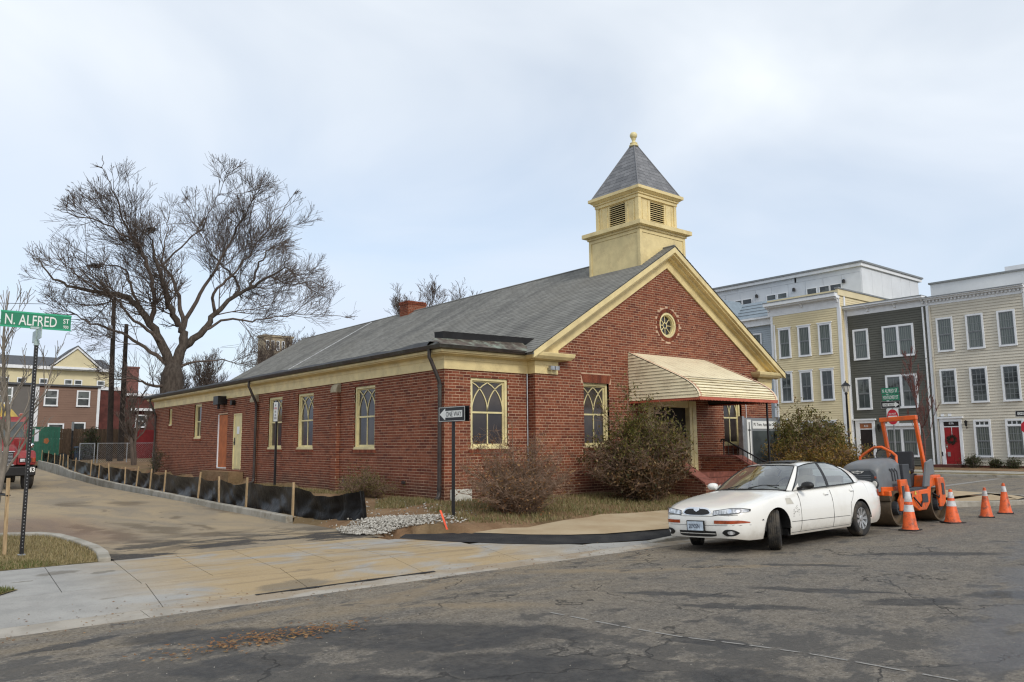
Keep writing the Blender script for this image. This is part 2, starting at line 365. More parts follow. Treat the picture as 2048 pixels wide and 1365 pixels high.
# ------------------------------------------------------------------ ground materials
def ground_materials():
    def xyz(m):
        s = m.n('ShaderNodeSeparateXYZ'); m.l(m.pos(), s.inputs[0]); return s.outputs
    def cracks(m, scale, width, mask_lo, mask_hi, warp=.35):
        w = m.n('ShaderNodeTexNoise'); w.inputs['Scale'].default_value = 1.6; w.inputs['Detail'].default_value = 5; m.l(m.pos(), w.inputs['Vector'])
        ad = m.n('ShaderNodeVectorMath', operation='MULTIPLY_ADD'); m.l(w.outputs[1], ad.inputs[0]); ad.inputs[1].default_value = (warp*2,)*3; m.l(m.pos(), ad.inputs[2])
        v = m.n('ShaderNodeTexVoronoi', feature='DISTANCE_TO_EDGE'); v.inputs['Scale'].default_value = scale; m.l(ad.outputs[0], v.inputs['Vector'])
        c = m.ramp(v.outputs[0], width*.35, width, 1, 0)
        return m.math('MULTIPLY', c, m.ramp(m.noise(.5, 3, .6), mask_lo, mask_hi))
    # worn street
    m = NT('street_asphalt'); o = xyz(m)
    fine = m.noise(30, 5, .8); mid = m.noise(7, 6, .75); big = m.noise(.75, 6, .62); big2 = m.noise(1.5, 6, .66, m.scaled(m.pos(), 1, 1.4, 1, (3, 9, 0)))
    col = m.mix(m.ramp(mid, .34, .66), (.118, .104, .086), (.205, .180, .145)); col = m.mix(m.ramp(m.noise(1.1, 5, .6), .45, .62, 0, .45), col, (.105, .098, .088))
    # tan dust washed in along the gutter and in front of the driveway
    ds = m.math('MULTIPLY', m.ramp(o[1], -10.2, -6.6), m.ramp(m.noise(1.1, 6, .65, m.scaled(m.pos(), .6, 1.5, 1)), .36, .66))
    col = m.mix(m.math('MULTIPLY', ds, .62), col, (.27, .215, .14))
    # old dark resurfacing blotches, strongest in the nearest lane
    col = m.mix(m.ramp(fine, .53, .65, 0, .8), col, (.31, .28, .24)); col = m.mix(m.ramp(fine, .47, .36, 0, .85), col, (.028, .027, .025))
    tn = m.blobs([(-2.6, -7.3, 1.5, .22, -45), (-5.2, -7.0, 1.7, .22, 15), (-1.0, -8.6, 1.6, .12, -35), (-7.3, -6.7, .9, .2, 10), (-8.6, -9.6, .6, .2, -40), (-5.3, -8.2, 1.0, .22, -40)], 1.0, 1.3, .3, 1.3); col = m.mix(m.math('MULTIPLY', tn, .5), col, (.27, .205, .125))
    dk = m.blobs([(-3.2, -9.33, .75, .13, -57), (-3.22, -10.25, .85, .13, -50), (-1.75, -10.35, .95, .15, -54), (-1.7, -11.3, .55, .2, -35), (-7.7, -7.75, 1.15, .42, -38), (-6.45, -9.05, 1.25, .62, -42), (-7.9, -8.9, .5, .3, -30), (-5.6, -9.6, .7, .3, -45), (-8.25, -8.95, .42, .2, -30), (-6.4, -10.5, 1.1, .45, -60), (-5.4, -11.7, .5, .3, -50), (-.4, -11.9, .7, .25, -30), (-8.9, -7.0, .5, .12, 15), (-7.4, -10.2, .6, .3, -50), (-4.7, -10.9, .5, .16, -60), (-.2, -9.2, .8, .12, -45), (2.2, -9.9, 1.2, .2, -40)], .55, 2.2)
    near = m.math('ADD', m.ramp(m.math('ADD', m.math('MULTIPLY', o[0], .75), o[1]), -12.6, -15.4), 0.)
    near = m.math('MULTIPLY', near, m.ramp(o[1], -6.9, -7.7))
    th = m.math('ADD', big2, m.math('MULTIPLY', near, .13))
    col = m.mix(m.math('MULTIPLY', m.ramp(th, .57, .63), .68), col, (.052, .050, .047)); col = m.mix(m.math('MULTIPLY', dk, .80), col, m.mix(m.ramp(mid, .35, .65), (.030, .030, .031), (.060, .058, .056)))
    col = m.mix(m.math('MULTIPLY', m.ramp(big, .62, .68), .4), col, (.070, .066, .060))
    col = m.mix(m.math('MULTIPLY', m.ramp(m.noise(2.6, 6, .7), .60, .72), .4), col, (.22, .18, .125))
    ck = cracks(m, .42, .010, .44, .56, .7); col = m.mix(m.math('MULTIPLY', ck, .7), col, (.02, .019, .018))
    wet = m.math('MULTIPLY', m.ramp(o[0], -4.4, -3.2), m.math('MULTIPLY', m.ramp(m.math('ADD', o[1], m.math('MULTIPLY', o[0], -.25)), -11.2, -11.75), m.ramp(m.noise(.9, 4, .55, m.scaled(m.pos(), .7, 1.6, 1, (2, 7, 0))), .40, .50)))
    col = m.mix(m.math('MULTIPLY', wet, .6), col, (.075, .076, .080))
    m.color(col); m.set(rough=m.math('SUBTRACT', m.ramp(th, .5, .6, .9, .7), m.math('MULTIPLY', wet, .42)), spec=.3)
    m.bump(m.math('ADD', m.math('SUBTRACT', fine, m.math('MULTIPLY', ck, 1.4)), m.math('MULTIPLY', mid, 1.2)), .55, .022); M['street'] = m.mat
    # dusty alley asphalt
    m = NT('alley_asphalt'); o = xyz(m); fine = m.noise(38, 4, .75); st = m.noise(.62, 6, .6, m.scaled(m.pos(), 1.3, .42, 1), .7); st2 = m.noise(1.4, 6, .65, m.scaled(m.pos(), 1.1, .6, 1, (5, 2, 0)), .9)
    col = m.mix(m.ramp(st, .35, .65), (.35, .275, .175), (.25, .21, .155)); sb = m.blobs([(-5.75, 2.4, .42, 2.6, 4), (-6.5, 1.6, .35, 1.8, -5), (-3.05, 6.0, .38, 2.0, -3), (-3.5, -.9, .95, .42, -15), (-5.9, -1.35, 1.5, .45, 8), (-4.3, 10.5, .6, 1.6, 0), (-5.6, 11.5, .5, 1.4, 0), (-4.6, 4.6, .25, .6, 0), (-6.2, -.2, .5, 1.0, 30), (-5.2, .4, .9, .35, -25), (-4.9, 2.0, .2, 1.2, 10), (-6.9, 3.5, .3, 1.6, 0)], 1.9, .75, .35, 1.1); col = m.mix(m.math('MULTIPLY', sb, .66), col, (.105, .080, .053)); col = m.mix(m.ramp(st2, .60, .65, 0, .5), col, (.115, .09, .064))
    nr = m.ramp(o[1], 1.6, -1.4); col = m.mix(m.math('MULTIPLY', nr, m.ramp(m.noise(1.2, 6, .65, m.scaled(m.pos(), .6, 1.4, 1)), .47, .54)), col, (.055, .050, .045))
    lf = m.math('MULTIPLY', m.ramp(o[0], -5.9, -7.1), m.ramp(o[1], -1., 2.)); lf = m.math('MULTIPLY', lf, m.ramp(o[1], 9., 5.)); col = m.mix(m.math('MULTIPLY', lf, .5), col, (.17, .095, .07))
    col = m.mix(m.ramp(fine, .55, .7, 0, .5), col, (.42, .34, .23)); col = m.mix(m.ramp(fine, .45, .33, 0, .5), col, (.09, .075, .055))
    m.color(col); m.set(rough=.92, spec=.2); m.bump(m.math('ADD', fine, m.noise(4, 4)), .4, .02); M['alley'] = m.mat
    # new concrete, stained with orange clay where trucks turn in
    m = NT('apron_concrete'); o = xyz(m); fine = m.noise(48, 4, .75); br = m.noise(30, 3, .6, m.scaled(m.pos(), .2, 3, 1)); st = m.noise(.85, 6, .62, m.scaled(m.pos(), .75, 1.5, 1, (1, 4, 0)), 1.0)
    col = m.mix(m.ramp(m.noise(2.2, 5), .3, .7), (.262, .258, .244), (.355, .348, .325)); col = m.mix(m.math('MULTIPLY', m.rnd(), .35), col, (.33, .32, .30))
    ctr = m.math('MULTIPLY', m.ramp(o[0], -8.6, -6.6), m.ramp(o[0], -.2, -3.))
    col = m.mix(m.math('MULTIPLY', m.math('MULTIPLY', ctr, m.ramp(st, .34, .56)), .85), col, (.375, .27, .135)); wt = m.blobs([(-8.4, -3.05, .30, .17, 10), (-7.9, -3.4, .2, .09, 20), (-6.1, -5.5, .55, .26, 5), (-8.8, -3.5, .12, .06, 0)], .4, 3.); col = m.mix(m.math('MULTIPLY', wt, .62), col, (.125, .11, .085))
    col = m.mix(m.math('MULTIPLY', m.ramp(m.noise(1.9, 5, .6, m.scaled(m.pos(), .5, 1.6, 1)), .64, .70), .45), col, (.13, .11, .085))
    col = m.mix(m.math('MULTIPLY', m.ramp(m.noise(5, 4, .7), .62, .74), .35), col, (.19, .15, .10))
    sk = m.noise(1.0, 6, .7, m.scaled(m.pos(), .35, 5.0, 1, (0, 0, 0), (0, 0, .35)), .5); col = m.mix(m.math('MULTIPLY', m.math('MULTIPLY', ctr, m.ramp(sk, .50, .64)), .6), col, (.22, .165, .098))
    col = m.mix(m.ramp(fine, .56, .70, 0, .3), col, (.5, .46, .38)); col = m.mix(m.ramp(fine, .44, .32, 0, .45), col, (.17, .14, .11))
    m.color(col); m.set(rough=.88, spec=.25); m.bump(m.math('ADD', fine, br), .25, .008); M['concrete'] = m.mat
    m = NT('gutter_concrete'); o = xyz(m); k = m.noise(1.0, 6, .65, m.scaled(m.pos(), .8, 2.5, 1)); fine = m.noise(90, 3, .7)
    col = m.mix(m.ramp(m.noise(3, 5), .3, .7), (.30, .275, .235), (.40, .37, .32)); dk = m.math('MULTIPLY', m.ramp(k, .42, .6), m.ramp(o[0], -9.5, -7.))
    col = m.mix(m.math('MULTIPLY', dk, .65), col, (.28, .21, .13)); col = m.mix(m.ramp(fine, .58, .72, 0, .4), col, (.16, .13, .1)); m.color(col); m.set(rough=.9, spec=.2); m.bump(fine, .3, .01); M['gutterpan'] = m.mat
    m = NT('kerb_concrete'); k = m.noise(1.6, 6, .65); fine = m.noise(60, 3, .7); col = m.mix(m.ramp(k, .35, .65), (.27, .25, .205), (.40, .375, .325)); col = m.mix(m.ramp(m.noise(2.8, 6, .7), .58, .68, 0, .6), col, (.17, .13, .085)); m.color(col); m.set(rough=.92, spec=.2); m.bump(fine, .3, .012); M['kerb'] = m.mat
    m = NT('old_tan_walk'); k = m.noise(1.1, 6, .62); fine = m.noise(70, 3, .7); col = m.mix(m.ramp(k, .32, .68), (.36, .27, .165), (.44, .355, .235)); col = m.mix(m.ramp(m.noise(3.5, 5, .7), .6, .72, 0, .5), col, (.26, .20, .125)); col = m.mix(m.ramp(fine, .6, .74, 0, .35), col, (.5, .42, .3)); m.color(col); m.set(rough=.95, spec=.15); m.bump(fine, .25, .012); M['tanwalk'] = m.mat
    m = NT('fresh_asphalt'); fine = m.noise(85, 3, .75); col = m.mix(m.ramp(m.noise(3, 5), .35, .7), (.016, .016, .017), (.032, .031, .030)); col = m.mix(m.ramp(fine, .6, .75, 0, .4), col, (.075, .07, .065)); m.color(col); m.set(rough=.82, spec=.35); m.bump(fine, .6, .015); M['fresh'] = m.mat
    m = NT('clay_soil'); o = xyz(m); k = m.noise(1.5, 6, .65); fine = m.noise(40, 4, .7); col = m.mix(m.ramp(k, .35, .65), (.19, .115, .065), (.27, .18, .105)); col = m.mix(m.ramp(m.noise(4, 5, .7), .55, .7, 0, .6), col, (.10, .065, .04)); col = m.mix(m.ramp(m.noise(.3, 3), .45, .6, 0, .5), col, (.13, .11, .055)); m.color(col); m.set(rough=.97, spec=.1); m.bump(m.math('ADD', fine, m.math('MULTIPLY', m.noise(8, 4), 2)), .6, .04); M['soil'] = m.mat
    m = NT('turf_soil'); k = m.noise(6, 5, .65); m.color(m.mix(m.ramp(k, .35, .65), (.13, .105, .05), (.23, .185, .095))); m.set(rough=.97, spec=.1); m.bump(k, .5, .03); M['turf'] = m.mat
    m = NT('far_ground'); k = m.noise(.08, 5, .65); m.color(m.mix(m.ramp(k, .35, .65), (.12, .11, .075), (.16, .14, .10))); m.set(rough=.97, spec=.1); M['far'] = m.mat
    M['marking'] = mat('white_road_paint', C(.30, .29, .27), .85, var=.3, scale=9, dirt=(.13, .12, .105), dirt_amt=.95, dirt_scale=9)
    m = NT('wet_asphalt'); fine = m.noise(90, 3, .7); m.color((.055, .058, .062)); m.set(rough=.17, spec=.5); m.bump(fine, .06, .006); M['wet'] = m.mat
ground_materials()

def road_z(x, y): return interp([(-8.6, 0), (-6.1, -.09)], y)
def conc_z(y): return interp([(-6.15, -.09), (-5.72, -.075), (-4.55, .03), (-2.4, .06)], y)
def alley_z(y): return interp([(-2.4, .05), (0, .03), (22, .03), (34, .25), (52, .7), (60, .75)], y)
def kerb_x(y): return interp([(-6, -3.0), (1.45, -3.05), (6.6, -2.85), (12, -2.53), (17, -2.23), (21.7, -1.95), (28, -1.83), (35, -1.43), (42, -.83), (50, -.73)], y)
def lot_z(x, y):
    front = interp([(-6.0, .07), (-3.6, .17), (-1.0, .38), (0, .41)], y)
    side = interp([(0, .40), (12, .62), (25, .62), (52, .8)], y)
    k = kerb_x(y); a = alley_z(y)+.10
    e0 = -.20 if y < 1.2 else 0
    edge = interp([(k-.2, a+e0), (k+.05, a+e0*.55), (k+.5, a+.04), (-.55, side), (0, side)], x) if k < -1.2 else a
    return min(front, edge) if x < 0 else max(front, side if y > 0 else 0) if y > 0 else front
def walk_z(x, y): return lerp(conc_z(y)+.045, lot_z(1., y), min(1, max(0, (x+1.9)/3.4)))
def sheet(name, poly, zf, m, lift=0., step=None):
    """flat polygon laid over a height function"""
    mb = MB(); mb.poly([(x, y, zf(x, y)+lift) for x, y in poly]); return mb.build(name, m)

def build_ground():
    # base sheet to the horizon
    mb = MB(); mb.quad((-900, -900, -.4), (900, -900, -.4), (900, 900, -.4), (-900, 900, -.4)); struct(mb.build('ground', M['far']))
    # street: the one in front of the church, and the cross street beyond the corner
    mb = MB(); ys = [-60, -20, -14, -12, -10, -8.6, -7.6, -6.1]; xs = list(range(-70, 121, 5))
    for i in range(len(xs)-1):
        for j in range(len(ys)-1):
            P = [(xs[i], ys[j]), (xs[i+1], ys[j]), (xs[i+1], ys[j+1]), (xs[i], ys[j+1])]
            mb.poly([(x, y, road_z(x, y)) for x, y in P])
    struct(mb.build('street', M['street'], smooth=True))
    mb = MB(); mb.add([(16.6, -6.15, -.086), (30, -6.15, -.086), (30, -2, -.02), (16.6, -2, -.02), (30, 120, .1), (16.6, 120, .1)], [(0,1,2,3), (3,2,4,5)])
    struct(mb.build('cross_street', M['street']))
    # church lot: soil sheet following the rise to the wall
    mb = MB(); nx, ny = 84, 130
    def lot(u, v):
        y = lerp(-6.02, 60, v**1.6); x = lerp(kerb_x(y)-(.25 if y < 1.3 else .02), 16.6, u**1.5)
        return (x, y, lot_z(x, y)+.02*math.sin(x*3.1+y*1.7)*math.sin(y*2.3-x) - .004 - (.10 if y < -3.3 else 0) - (.35 if (x < interp([(-6.2, 16), (-5.6, 14), (-5.4, 1.5), (-5.0, 0.), (-4.5, -.9), (-3.9, -1.5), (-3.2, -2.0), (-2.7, -2.5), (-2.0, -3.2), (-1.9, -4)], y)) else 0))
    mb.grid(nx, ny, lot); struct(mb.build('lot_soil', M['soil'], smooth=True))
    # alley
    mb = MB(); yy = [-2.45, -1, 0, 2, 5, 10, 16, 22, 28, 34, 43, 52, 62]
    for a, b in zip(yy, yy[1:]):
        x0 = -7.5 if b <= 2.0 else -30
        mb.quad((x0, a, alley_z(a)), (-3.0+ .02*max(0, a), a, alley_z(a)), (-3.0+.02*max(0, b), b, alley_z(b)), (x0, b, alley_z(b)))
    struct(mb.build('alley', M['alley'], smooth=True))
    # far end ground behind the alley
    mb = MB(); mb.quad((-60, 61.5, .72), (60, 61.5, .72), (60, 140, 1.2), (-60, 140, 1.2)); mb.quad((-60, 2.6, .02), (-29.9, 2.6, .02), (-29.9, 61.5, .72), (-60, 61.5, .72)); struct(mb.build('back_land', M['far']))
    # pavement slabs of the driveway apron: every panel its own piece
    walk = struct(put('sidewalk', MB().quad((-16, -4.6, -.13), (-2.4, -4.6, -.13), (-2.4, -2.4, -.13), (-16, -2.4, -.13)).mesh('sidewalk'), M['soil']))
    def arc(y): return interp([(-5.73, 30), (-5.71, 1.5), (-5.63, 1.37), (-5.53, .5), (-5.33, -.33), (-5.03, -1.25), (-4.59, -2.0), (-3.86, -2.53), (-3.25, -2.86), (-2.86, -3.13), (-2.4, -3.4)], y)
    def panel(name, parent, x0, x1, y0, y1, m, skew=0., g=.0045, left=None):
        n = 8; Lp, Rp = [], []
        for i in range(n+1):
            y = lerp(y0+g, y1-g, i/n); sk = skew*(y-y0)
            a = x0+g+sk; b = min(x1-g+sk, arc(y)-.004)
            if left: a = max(a, left(y))
            if b-a > .03: Lp.append((a, y)); Rp.append((b, y))
        if len(Lp) < 2: return
        pts = Lp[::-1]+Rp
        top = [(x, y, conc_z(y)) for x, y in pts]
        mb = MB(); k = len(top)
        # row strips so the slab follows its slope
        for i in range(len(Lp)-1):
            mb.quad(*[(x, y, conc_z(y)) for x, y in (Lp[i], Rp[i], Rp[i+1], Lp[i+1])])
        ring = Lp[::-1]+Rp
        for i in range(k):
            (xa, ya), (xb, yb) = ring[i], ring[(i+1) % k]
            mb.quad((xa, ya, conc_z(ya)), (xa, ya, conc_z(ya)-.07), (xb, yb, conc_z(yb)-.07), (xb, yb, conc_z(yb)))
        mb.build('concrete_panel', m, parent)
    x = -14.7
    while x < -2.3:
        panel('concrete_panel', walk, x, x+.875, -4.56, -2.40, M['concrete'], skew=.07); x += .875
    apron = struct(put('driveway_apron', MB().quad((-16, -6.1, -.2), (0, -6.1, -.2), (0, -4.56, -.13), (-16, -4.56, -.13)).mesh('driveway_apron'), M['soil']))
    x = -14.7-.06
    def flare(y): return interp([(-6.1, -16), (-4.9, -16), (-4.56, -9.15)], y)
    while x < 1.4:
        panel('concrete_panel', apron, x, x+1.75, -5.72, -4.56, M['concrete'], skew=.09); x += 1.75
    gut = struct(put('gutter', MB().quad((-16, -6.12, -.2), (14, -6.12, -.2), (14, -5.7, -.2), (-16, -5.7, -.2)).mesh('gutter'), M['soil']))
    x = -15.
    while x < 13.:
        panel('concrete_panel', gut, x, x+3.5, -6.13, -5.72, M['gutterpan'], g=.004); x += 3.5
    # silted slot along the gutter joint
    mb = MB(); n = 26
    for i in range(n):
        a, b = -6.7+i*.1, -6.7+(i+1)*.1; w = lambda q: .030+.018*math.sin(q*7)+.01*math.sin(q*23)
        mb.quad((a, -5.735-w(a), -.068), (b, -5.735-w(b), -.068), (b, -5.71+.4*w(b), -.068), (a, -5.71+.4*w(a), -.068))
    struct(mb.build('gutter_silt', M['fresh']))
    # kerb along the street beyond the driveway
    mb = MB(); pts = [(.6, -5.58), (1.4, -5.66), (2.2, -5.71), (4, -5.715), (8, -5.715), (11, -5.75), (12.6, -6.4), (13.4, -7.1), (14.2, -7.35), (15.2, -7.2), (16.1, -6.6), (16.6, -5.6), (16.7, -3), (16.7, 60)]
    kerb_strip(mb, pts, lambda x, y: interp([(.6, -.05), (1.6, .02), (2.6, .06), (16, .08)], x), -.2, .16)
    struct(mb.build('street_kerb', M['kerb'], bevel=.015))
    # corner fill behind the bulging kerb
    mb = MB(); mb.poly([(11, -6.0, .074), (12.6, -6.45, .074), (13.4, -6.95, .076), (14.2, -7.2, .076), (15.2, -7.05, .076), (16.0, -6.45, .076), (16.45, -5.5, .076), (16.5, -5.9, .076)][:7]+[(16.4, -5.95, .076)]); struct(mb.build('corner_pavement', M['tanwalk']))
    # old tan walk
    mb = MB(); X = [-1.75+i*.6 for i in range(31)]
    for a, b in zip(X, X[1:]):
        yb = lambda q: interp([(-1.75, -3.0), (-.65, -3.6), (1.7, -3.35), (4.2, -3.6), (16.6, -3.6)], q)+.07*math.sin(q*4.1)+.04*math.sin(q*11)
        yf = lambda q: interp([(-1.75, -3.35), (-1.5, -3.95), (-.95, -4.55), (-.2, -5.02), (1.5, -5.45), (2.2, -5.55), (11, -5.58), (16.6, -5.7)], q)
        zt = lambda q, y: walk_z(q, y)+.004
        for k in range(3):
            y0, y1 = lerp(yf(a), yb(a), k/3), lerp(yf(a), yb(a), (k+1)/3); y2, y3 = lerp(yf(b), yb(b), k/3), lerp(yf(b), yb(b), (k+1)/3)
            mb.quad((a, y0, zt(a, y0)), (b, y2, zt(b, y2)), (b, y3, zt(b, y3)), (a, y1, zt(a, y1)))
    struct(mb.build('old_footpath', M['tanwalk'], smooth=True))
    # fresh black patch between the new concrete and the old walk
    mb = MB(); F = [(-3.0, -2.95), (-2.80, -3.32), (-2.53, -3.86), (-2.0, -4.59), (-1.25, -5.03), (-.33, -5.33), (1.5, -5.63)]
    B = [(-2.75, -2.75), (-2.3, -3.05), (-1.75, -3.25), (-1.45, -3.85), (-.9, -4.5), (-.15, -4.96), (1.5, -5.40)]
    n = 24
    def along(P, t):
        t *= len(P)-1; i = min(int(t), len(P)-2); f = t-i; return (lerp(P[i][0], P[i+1][0], f), lerp(P[i][1], P[i+1][1], f))
    for i in range(n):
        for k in range(3):
            q = []
            for t, s in ((i/n, k/3), ((i+1)/n, k/3), ((i+1)/n, (k+1)/3), (i/n, (k+1)/3)):
                a, b = along(F, t), along(B, t); x, y = lerp(a[0], b[0], s), lerp(a[1], b[1], s); x += .03*math.sin(t*60) if s > .9 else 0
                zc = conc_z(y)+.006; q.append((x, y, lerp(zc, walk_z(x, y)-.004, s**.7)))
            mb.quad(*q)
    struct(mb.build('asphalt_patch', M['fresh'], smooth=True))
    # kerb between alley and church lot
    mb = MB(); pts = [(-3.22, 1.45), (-3.1, 4), (-3.02, 6.6), (-2.7, 12), (-2.4, 17), (-2.12, 21.7), (-2.0, 28), (-1.6, 35), (-1, 42), (-.9, 50)]
    kerb_strip(mb, pts, lambda x, y: alley_z(y)+.15, -.1, .17, side=1); struct(mb.build('alley_kerb', M['kerb'], bevel=.02))
    # flush kerb round the corner lawn
    mb = MB(); pts = [(-7.58, -2.42), (-7.44, -1.6), (-7.38, -.7), (-7.42, .6), (-7.52, 1.67), (-7.75, 2.3), (-8.3, 2.65), (-9.5, 2.8), (-16, 2.85)]
    kerb_strip(mb, pts, lambda x, y: .12, -.1, .17, side=-1); struct(mb.build('lawn_kerb', M['kerb'], bevel=.02))
    mb = MB(); mb.poly([(x, y, .064) for x, y in [(-16, -2.40), (-7.7, -2.40), (-7.56, -1.6), (-7.5, -.7), (-7.54, .6), (-7.62, 1.6), (-7.85, 2.2), (-8.35, 2.5), (-9.5, 2.65), (-16, 2.7)]]); struct(mb.build('lawn', M['turf']))
    mb = MB(); mb.poly([(x, y, .048) for x, y in [(-16, -3.9), (-9.2, -3.88), (-8.95, -4.08), (-9.25, -4.45), (-16, -4.75)]]); struct(mb.build('verge', M['turf']))
    # broken chalk line on the street
    mk = None; P = [(-4.94, -9.11), (-4.85, -9.97), (-4.76, -10.6), (-4.55, -11.18), (-4.40, -11.72), (-4.28, -12.75)]
    rnd = random.Random(3); t = 0
    mb = MB()
    while t < 1:
        ln = rnd.uniform(.03, .085); a, b = along(P, t), along(P, min(1, t+ln)); w = .016
        mb.quad((a[0]-w, a[1], .0045), (b[0]-w, b[1], .0045), (b[0]+w, b[1], .0045), (a[0]+w, a[1], .0045)); t += ln+rnd.uniform(.01, .03)
    struct(mb.build('chalk_line_marking', M['marking']))
    mb = MB()
    mb.quad((18.5, -2.75, -.028), (28.5, -1.95, -.015), (28.5, -1.75, -.012), (18.5, -2.5, -.024)); mb.quad((18.5, .6, .0), (29, 1.4, .0), (29, 1.6, .0), (18.5, .85, .0))
    mb.quad((13.5, -9.9, .005), (22, -8.6, .005), (22, -8.35, .005), (13.5, -9.6, .005))
    struct(mb.build('crosswalk_marking', M['marking']))
    # far pavement, verge and kerb before the row houses
    mb = MB(); mb.box(29.7, 29.9, -40, 120, -.3, .10); struct(mb.build('far_kerb', M['kerb'], bevel=.015))
    mb = MB(); mb.box(29.9, 31.6, -40, 120, -.3, .08); struct(mb.build('far_verge', M['turf']))
    walk2 = struct(MB().box(31.6, 34.4, -40, 120, -.3, .10).build('far_sidewalk', M['kerb']))
    mb = MB(); mb.box(34.4, 39, -40, 120, -.3, .12); struct(mb.build('front_bed', M['soil']))
    for y in range(-12, 30, 1):
        pass

def kerb_strip(mb, pts, ztop, zbot, w, side=1):
    """extrude a kerb profile along a line; the body lies on the given side (1 = left of travel)"""
    n = len(pts); L_, R_ = [], []
    for i, (x, y) in enumerate(pts):
        a = Vector(pts[max(i-1, 0)]); b = Vector(pts[min(i+1, n-1)]); t = (b-a).normalized(); nr = Vector((-t.y, t.x))*(-side)
        L_.append((x, y)); R_.append((x+nr.x*w, y+nr.y*w))
    for i in range(n-1):
        def P(q, z): return (q[0], q[1], z)
        z0, z1 = ztop(*pts[i]), ztop(*pts[i+1])
        a, b, c, d = L_[i], L_[i+1], R_[i+1], R_[i]
        bb = len(mb.v)
        vs = [P(a, zbot), P(b, zbot), P(c, zbot), P(d, zbot), P(a, z0), P(b, z1), P(c, z1), P(d, z0)]
        fs = [(4,5,6,7), (0,1,5,4), (2,3,7,6)]
        if i == 0: fs.append((3,0,4,7))
        if i == n-2: fs.append((1,2,6,5))
        mb.add(vs, fs)
build_ground()
# ------------------------------------------------------------------ church
CH, BL, JT = .0707, .203, .0145      # brick course height, brick length, joint
def brick_rects(u0, u1, v0, v1, clip=None, holes=(), seed=0, every=7, hoff=3):
    """common bond: six stretcher courses, then one course of headers"""
    rnd = random.Random(seed); k0 = int(math.floor(v0/CH)); out = []
    k = k0
    while k*CH < v1:
        va, vb = max(v0, k*CH+JT/2), min(v1, (k+1)*CH-JT/2)
        if vb-va > .015:
            ln = (BL-JT)/2+.002 if (k+hoff) % every == 0 else BL
            spans = [(u0, u1)]
            if clip:
                a, b = clip((va+vb)/2); spans = [(max(a, u0), min(b, u1))]
            for (ha, hb, hva, hvb) in holes:
                if vb > hva+.01 and va < hvb-.01:
                    ns = []
                    for a, b in spans:
                        if hb <= a or ha >= b: ns.append((a, b))
                        else:
                            if ha-a > .02: ns.append((a, ha))
                            if b-hb > .02: ns.append((hb, b))
                    spans = ns
            for a, b in spans:
                off = (k % 2)*(BL+JT)/2 if ln == BL else 0
                x = math.floor((a-off)/(ln+JT))*(ln+JT)+off
                while x < b:
                    ua, ub = max(a, x+JT/2), min(b, x+ln+JT/2)
                    if ub-ua > .025: out.append((ua, ub, va, vb, rnd.uniform(-.0015, .0025)))
                    x += ln+JT
        k += 1
    return out
def brick_to(mb, fr, r, mi=0, depth=.03):
    O, U, V, N = fr; ua, ub, va, vb, pr = r
    P = lambda u, v, d: tuple(O+U*u+V*v+N*d)
    f = pr; b = -depth
    mb.add([P(ua,va,b), P(ub,va,b), P(ub,vb,b), P(ua,vb,b), P(ua,va,f), P(ub,va,f), P(ub,vb,f), P(ua,vb,f)],
           [(4,5,6,7), (0,1,5,4), (1,2,6,5), (2,3,7,6), (3,0,4,7)], mi)
def mortar_sheet(mb, fr, spans, d=-.005, mi=0):
    O, U, V, N = fr
    for ua, ub, va, vb in spans:
        mb.quad(*[tuple(O+U*u+V*v+N*d) for u, v in ((ua, va), (ub, va), (ub, vb), (ua, vb))], mi)
def cut_rects(u0, u1, v0, v1, holes):
    """rectangle minus holes, as rectangles"""
    vs = sorted({v0, v1, *[min(max(h[i], v0), v1) for h in holes for i in (2, 3)]}); out = []
    for a, b in zip(vs, vs[1:]):
        m = (a+b)/2; cuts = sorted([(h[0], h[1]) for h in holes if h[2] < m < h[3]]); x = u0
        for ha, hb in cuts:
            if ha > x: out.append((x, ha, a, b))
            x = max(x, hb)
        if x < u1: out.append((x, u1, a, b))
    return out
X0, Y0, Z0 = Vector((1,0,0)), Vector((0,1,0)), Vector((0,0,1))
FSIDE = (Vector((0,0,0)), Y0, Z0, -X0)
FWING = (Vector((0,0,0)), X0, Z0, -Y0)
FGAB = (Vector((0,-.285,0)), X0, Z0, -Y0)
FRET = (Vector((2.6,0,0)), Y0, Z0, -X0)
CX = 7.95
WS, WT, WR = 1.60, 3.338, 2.485      # window sill, head, meeting rail
def tube_path(mb, pts, r, n=6, mi=0): mb.tube(pts, r, n, mi)

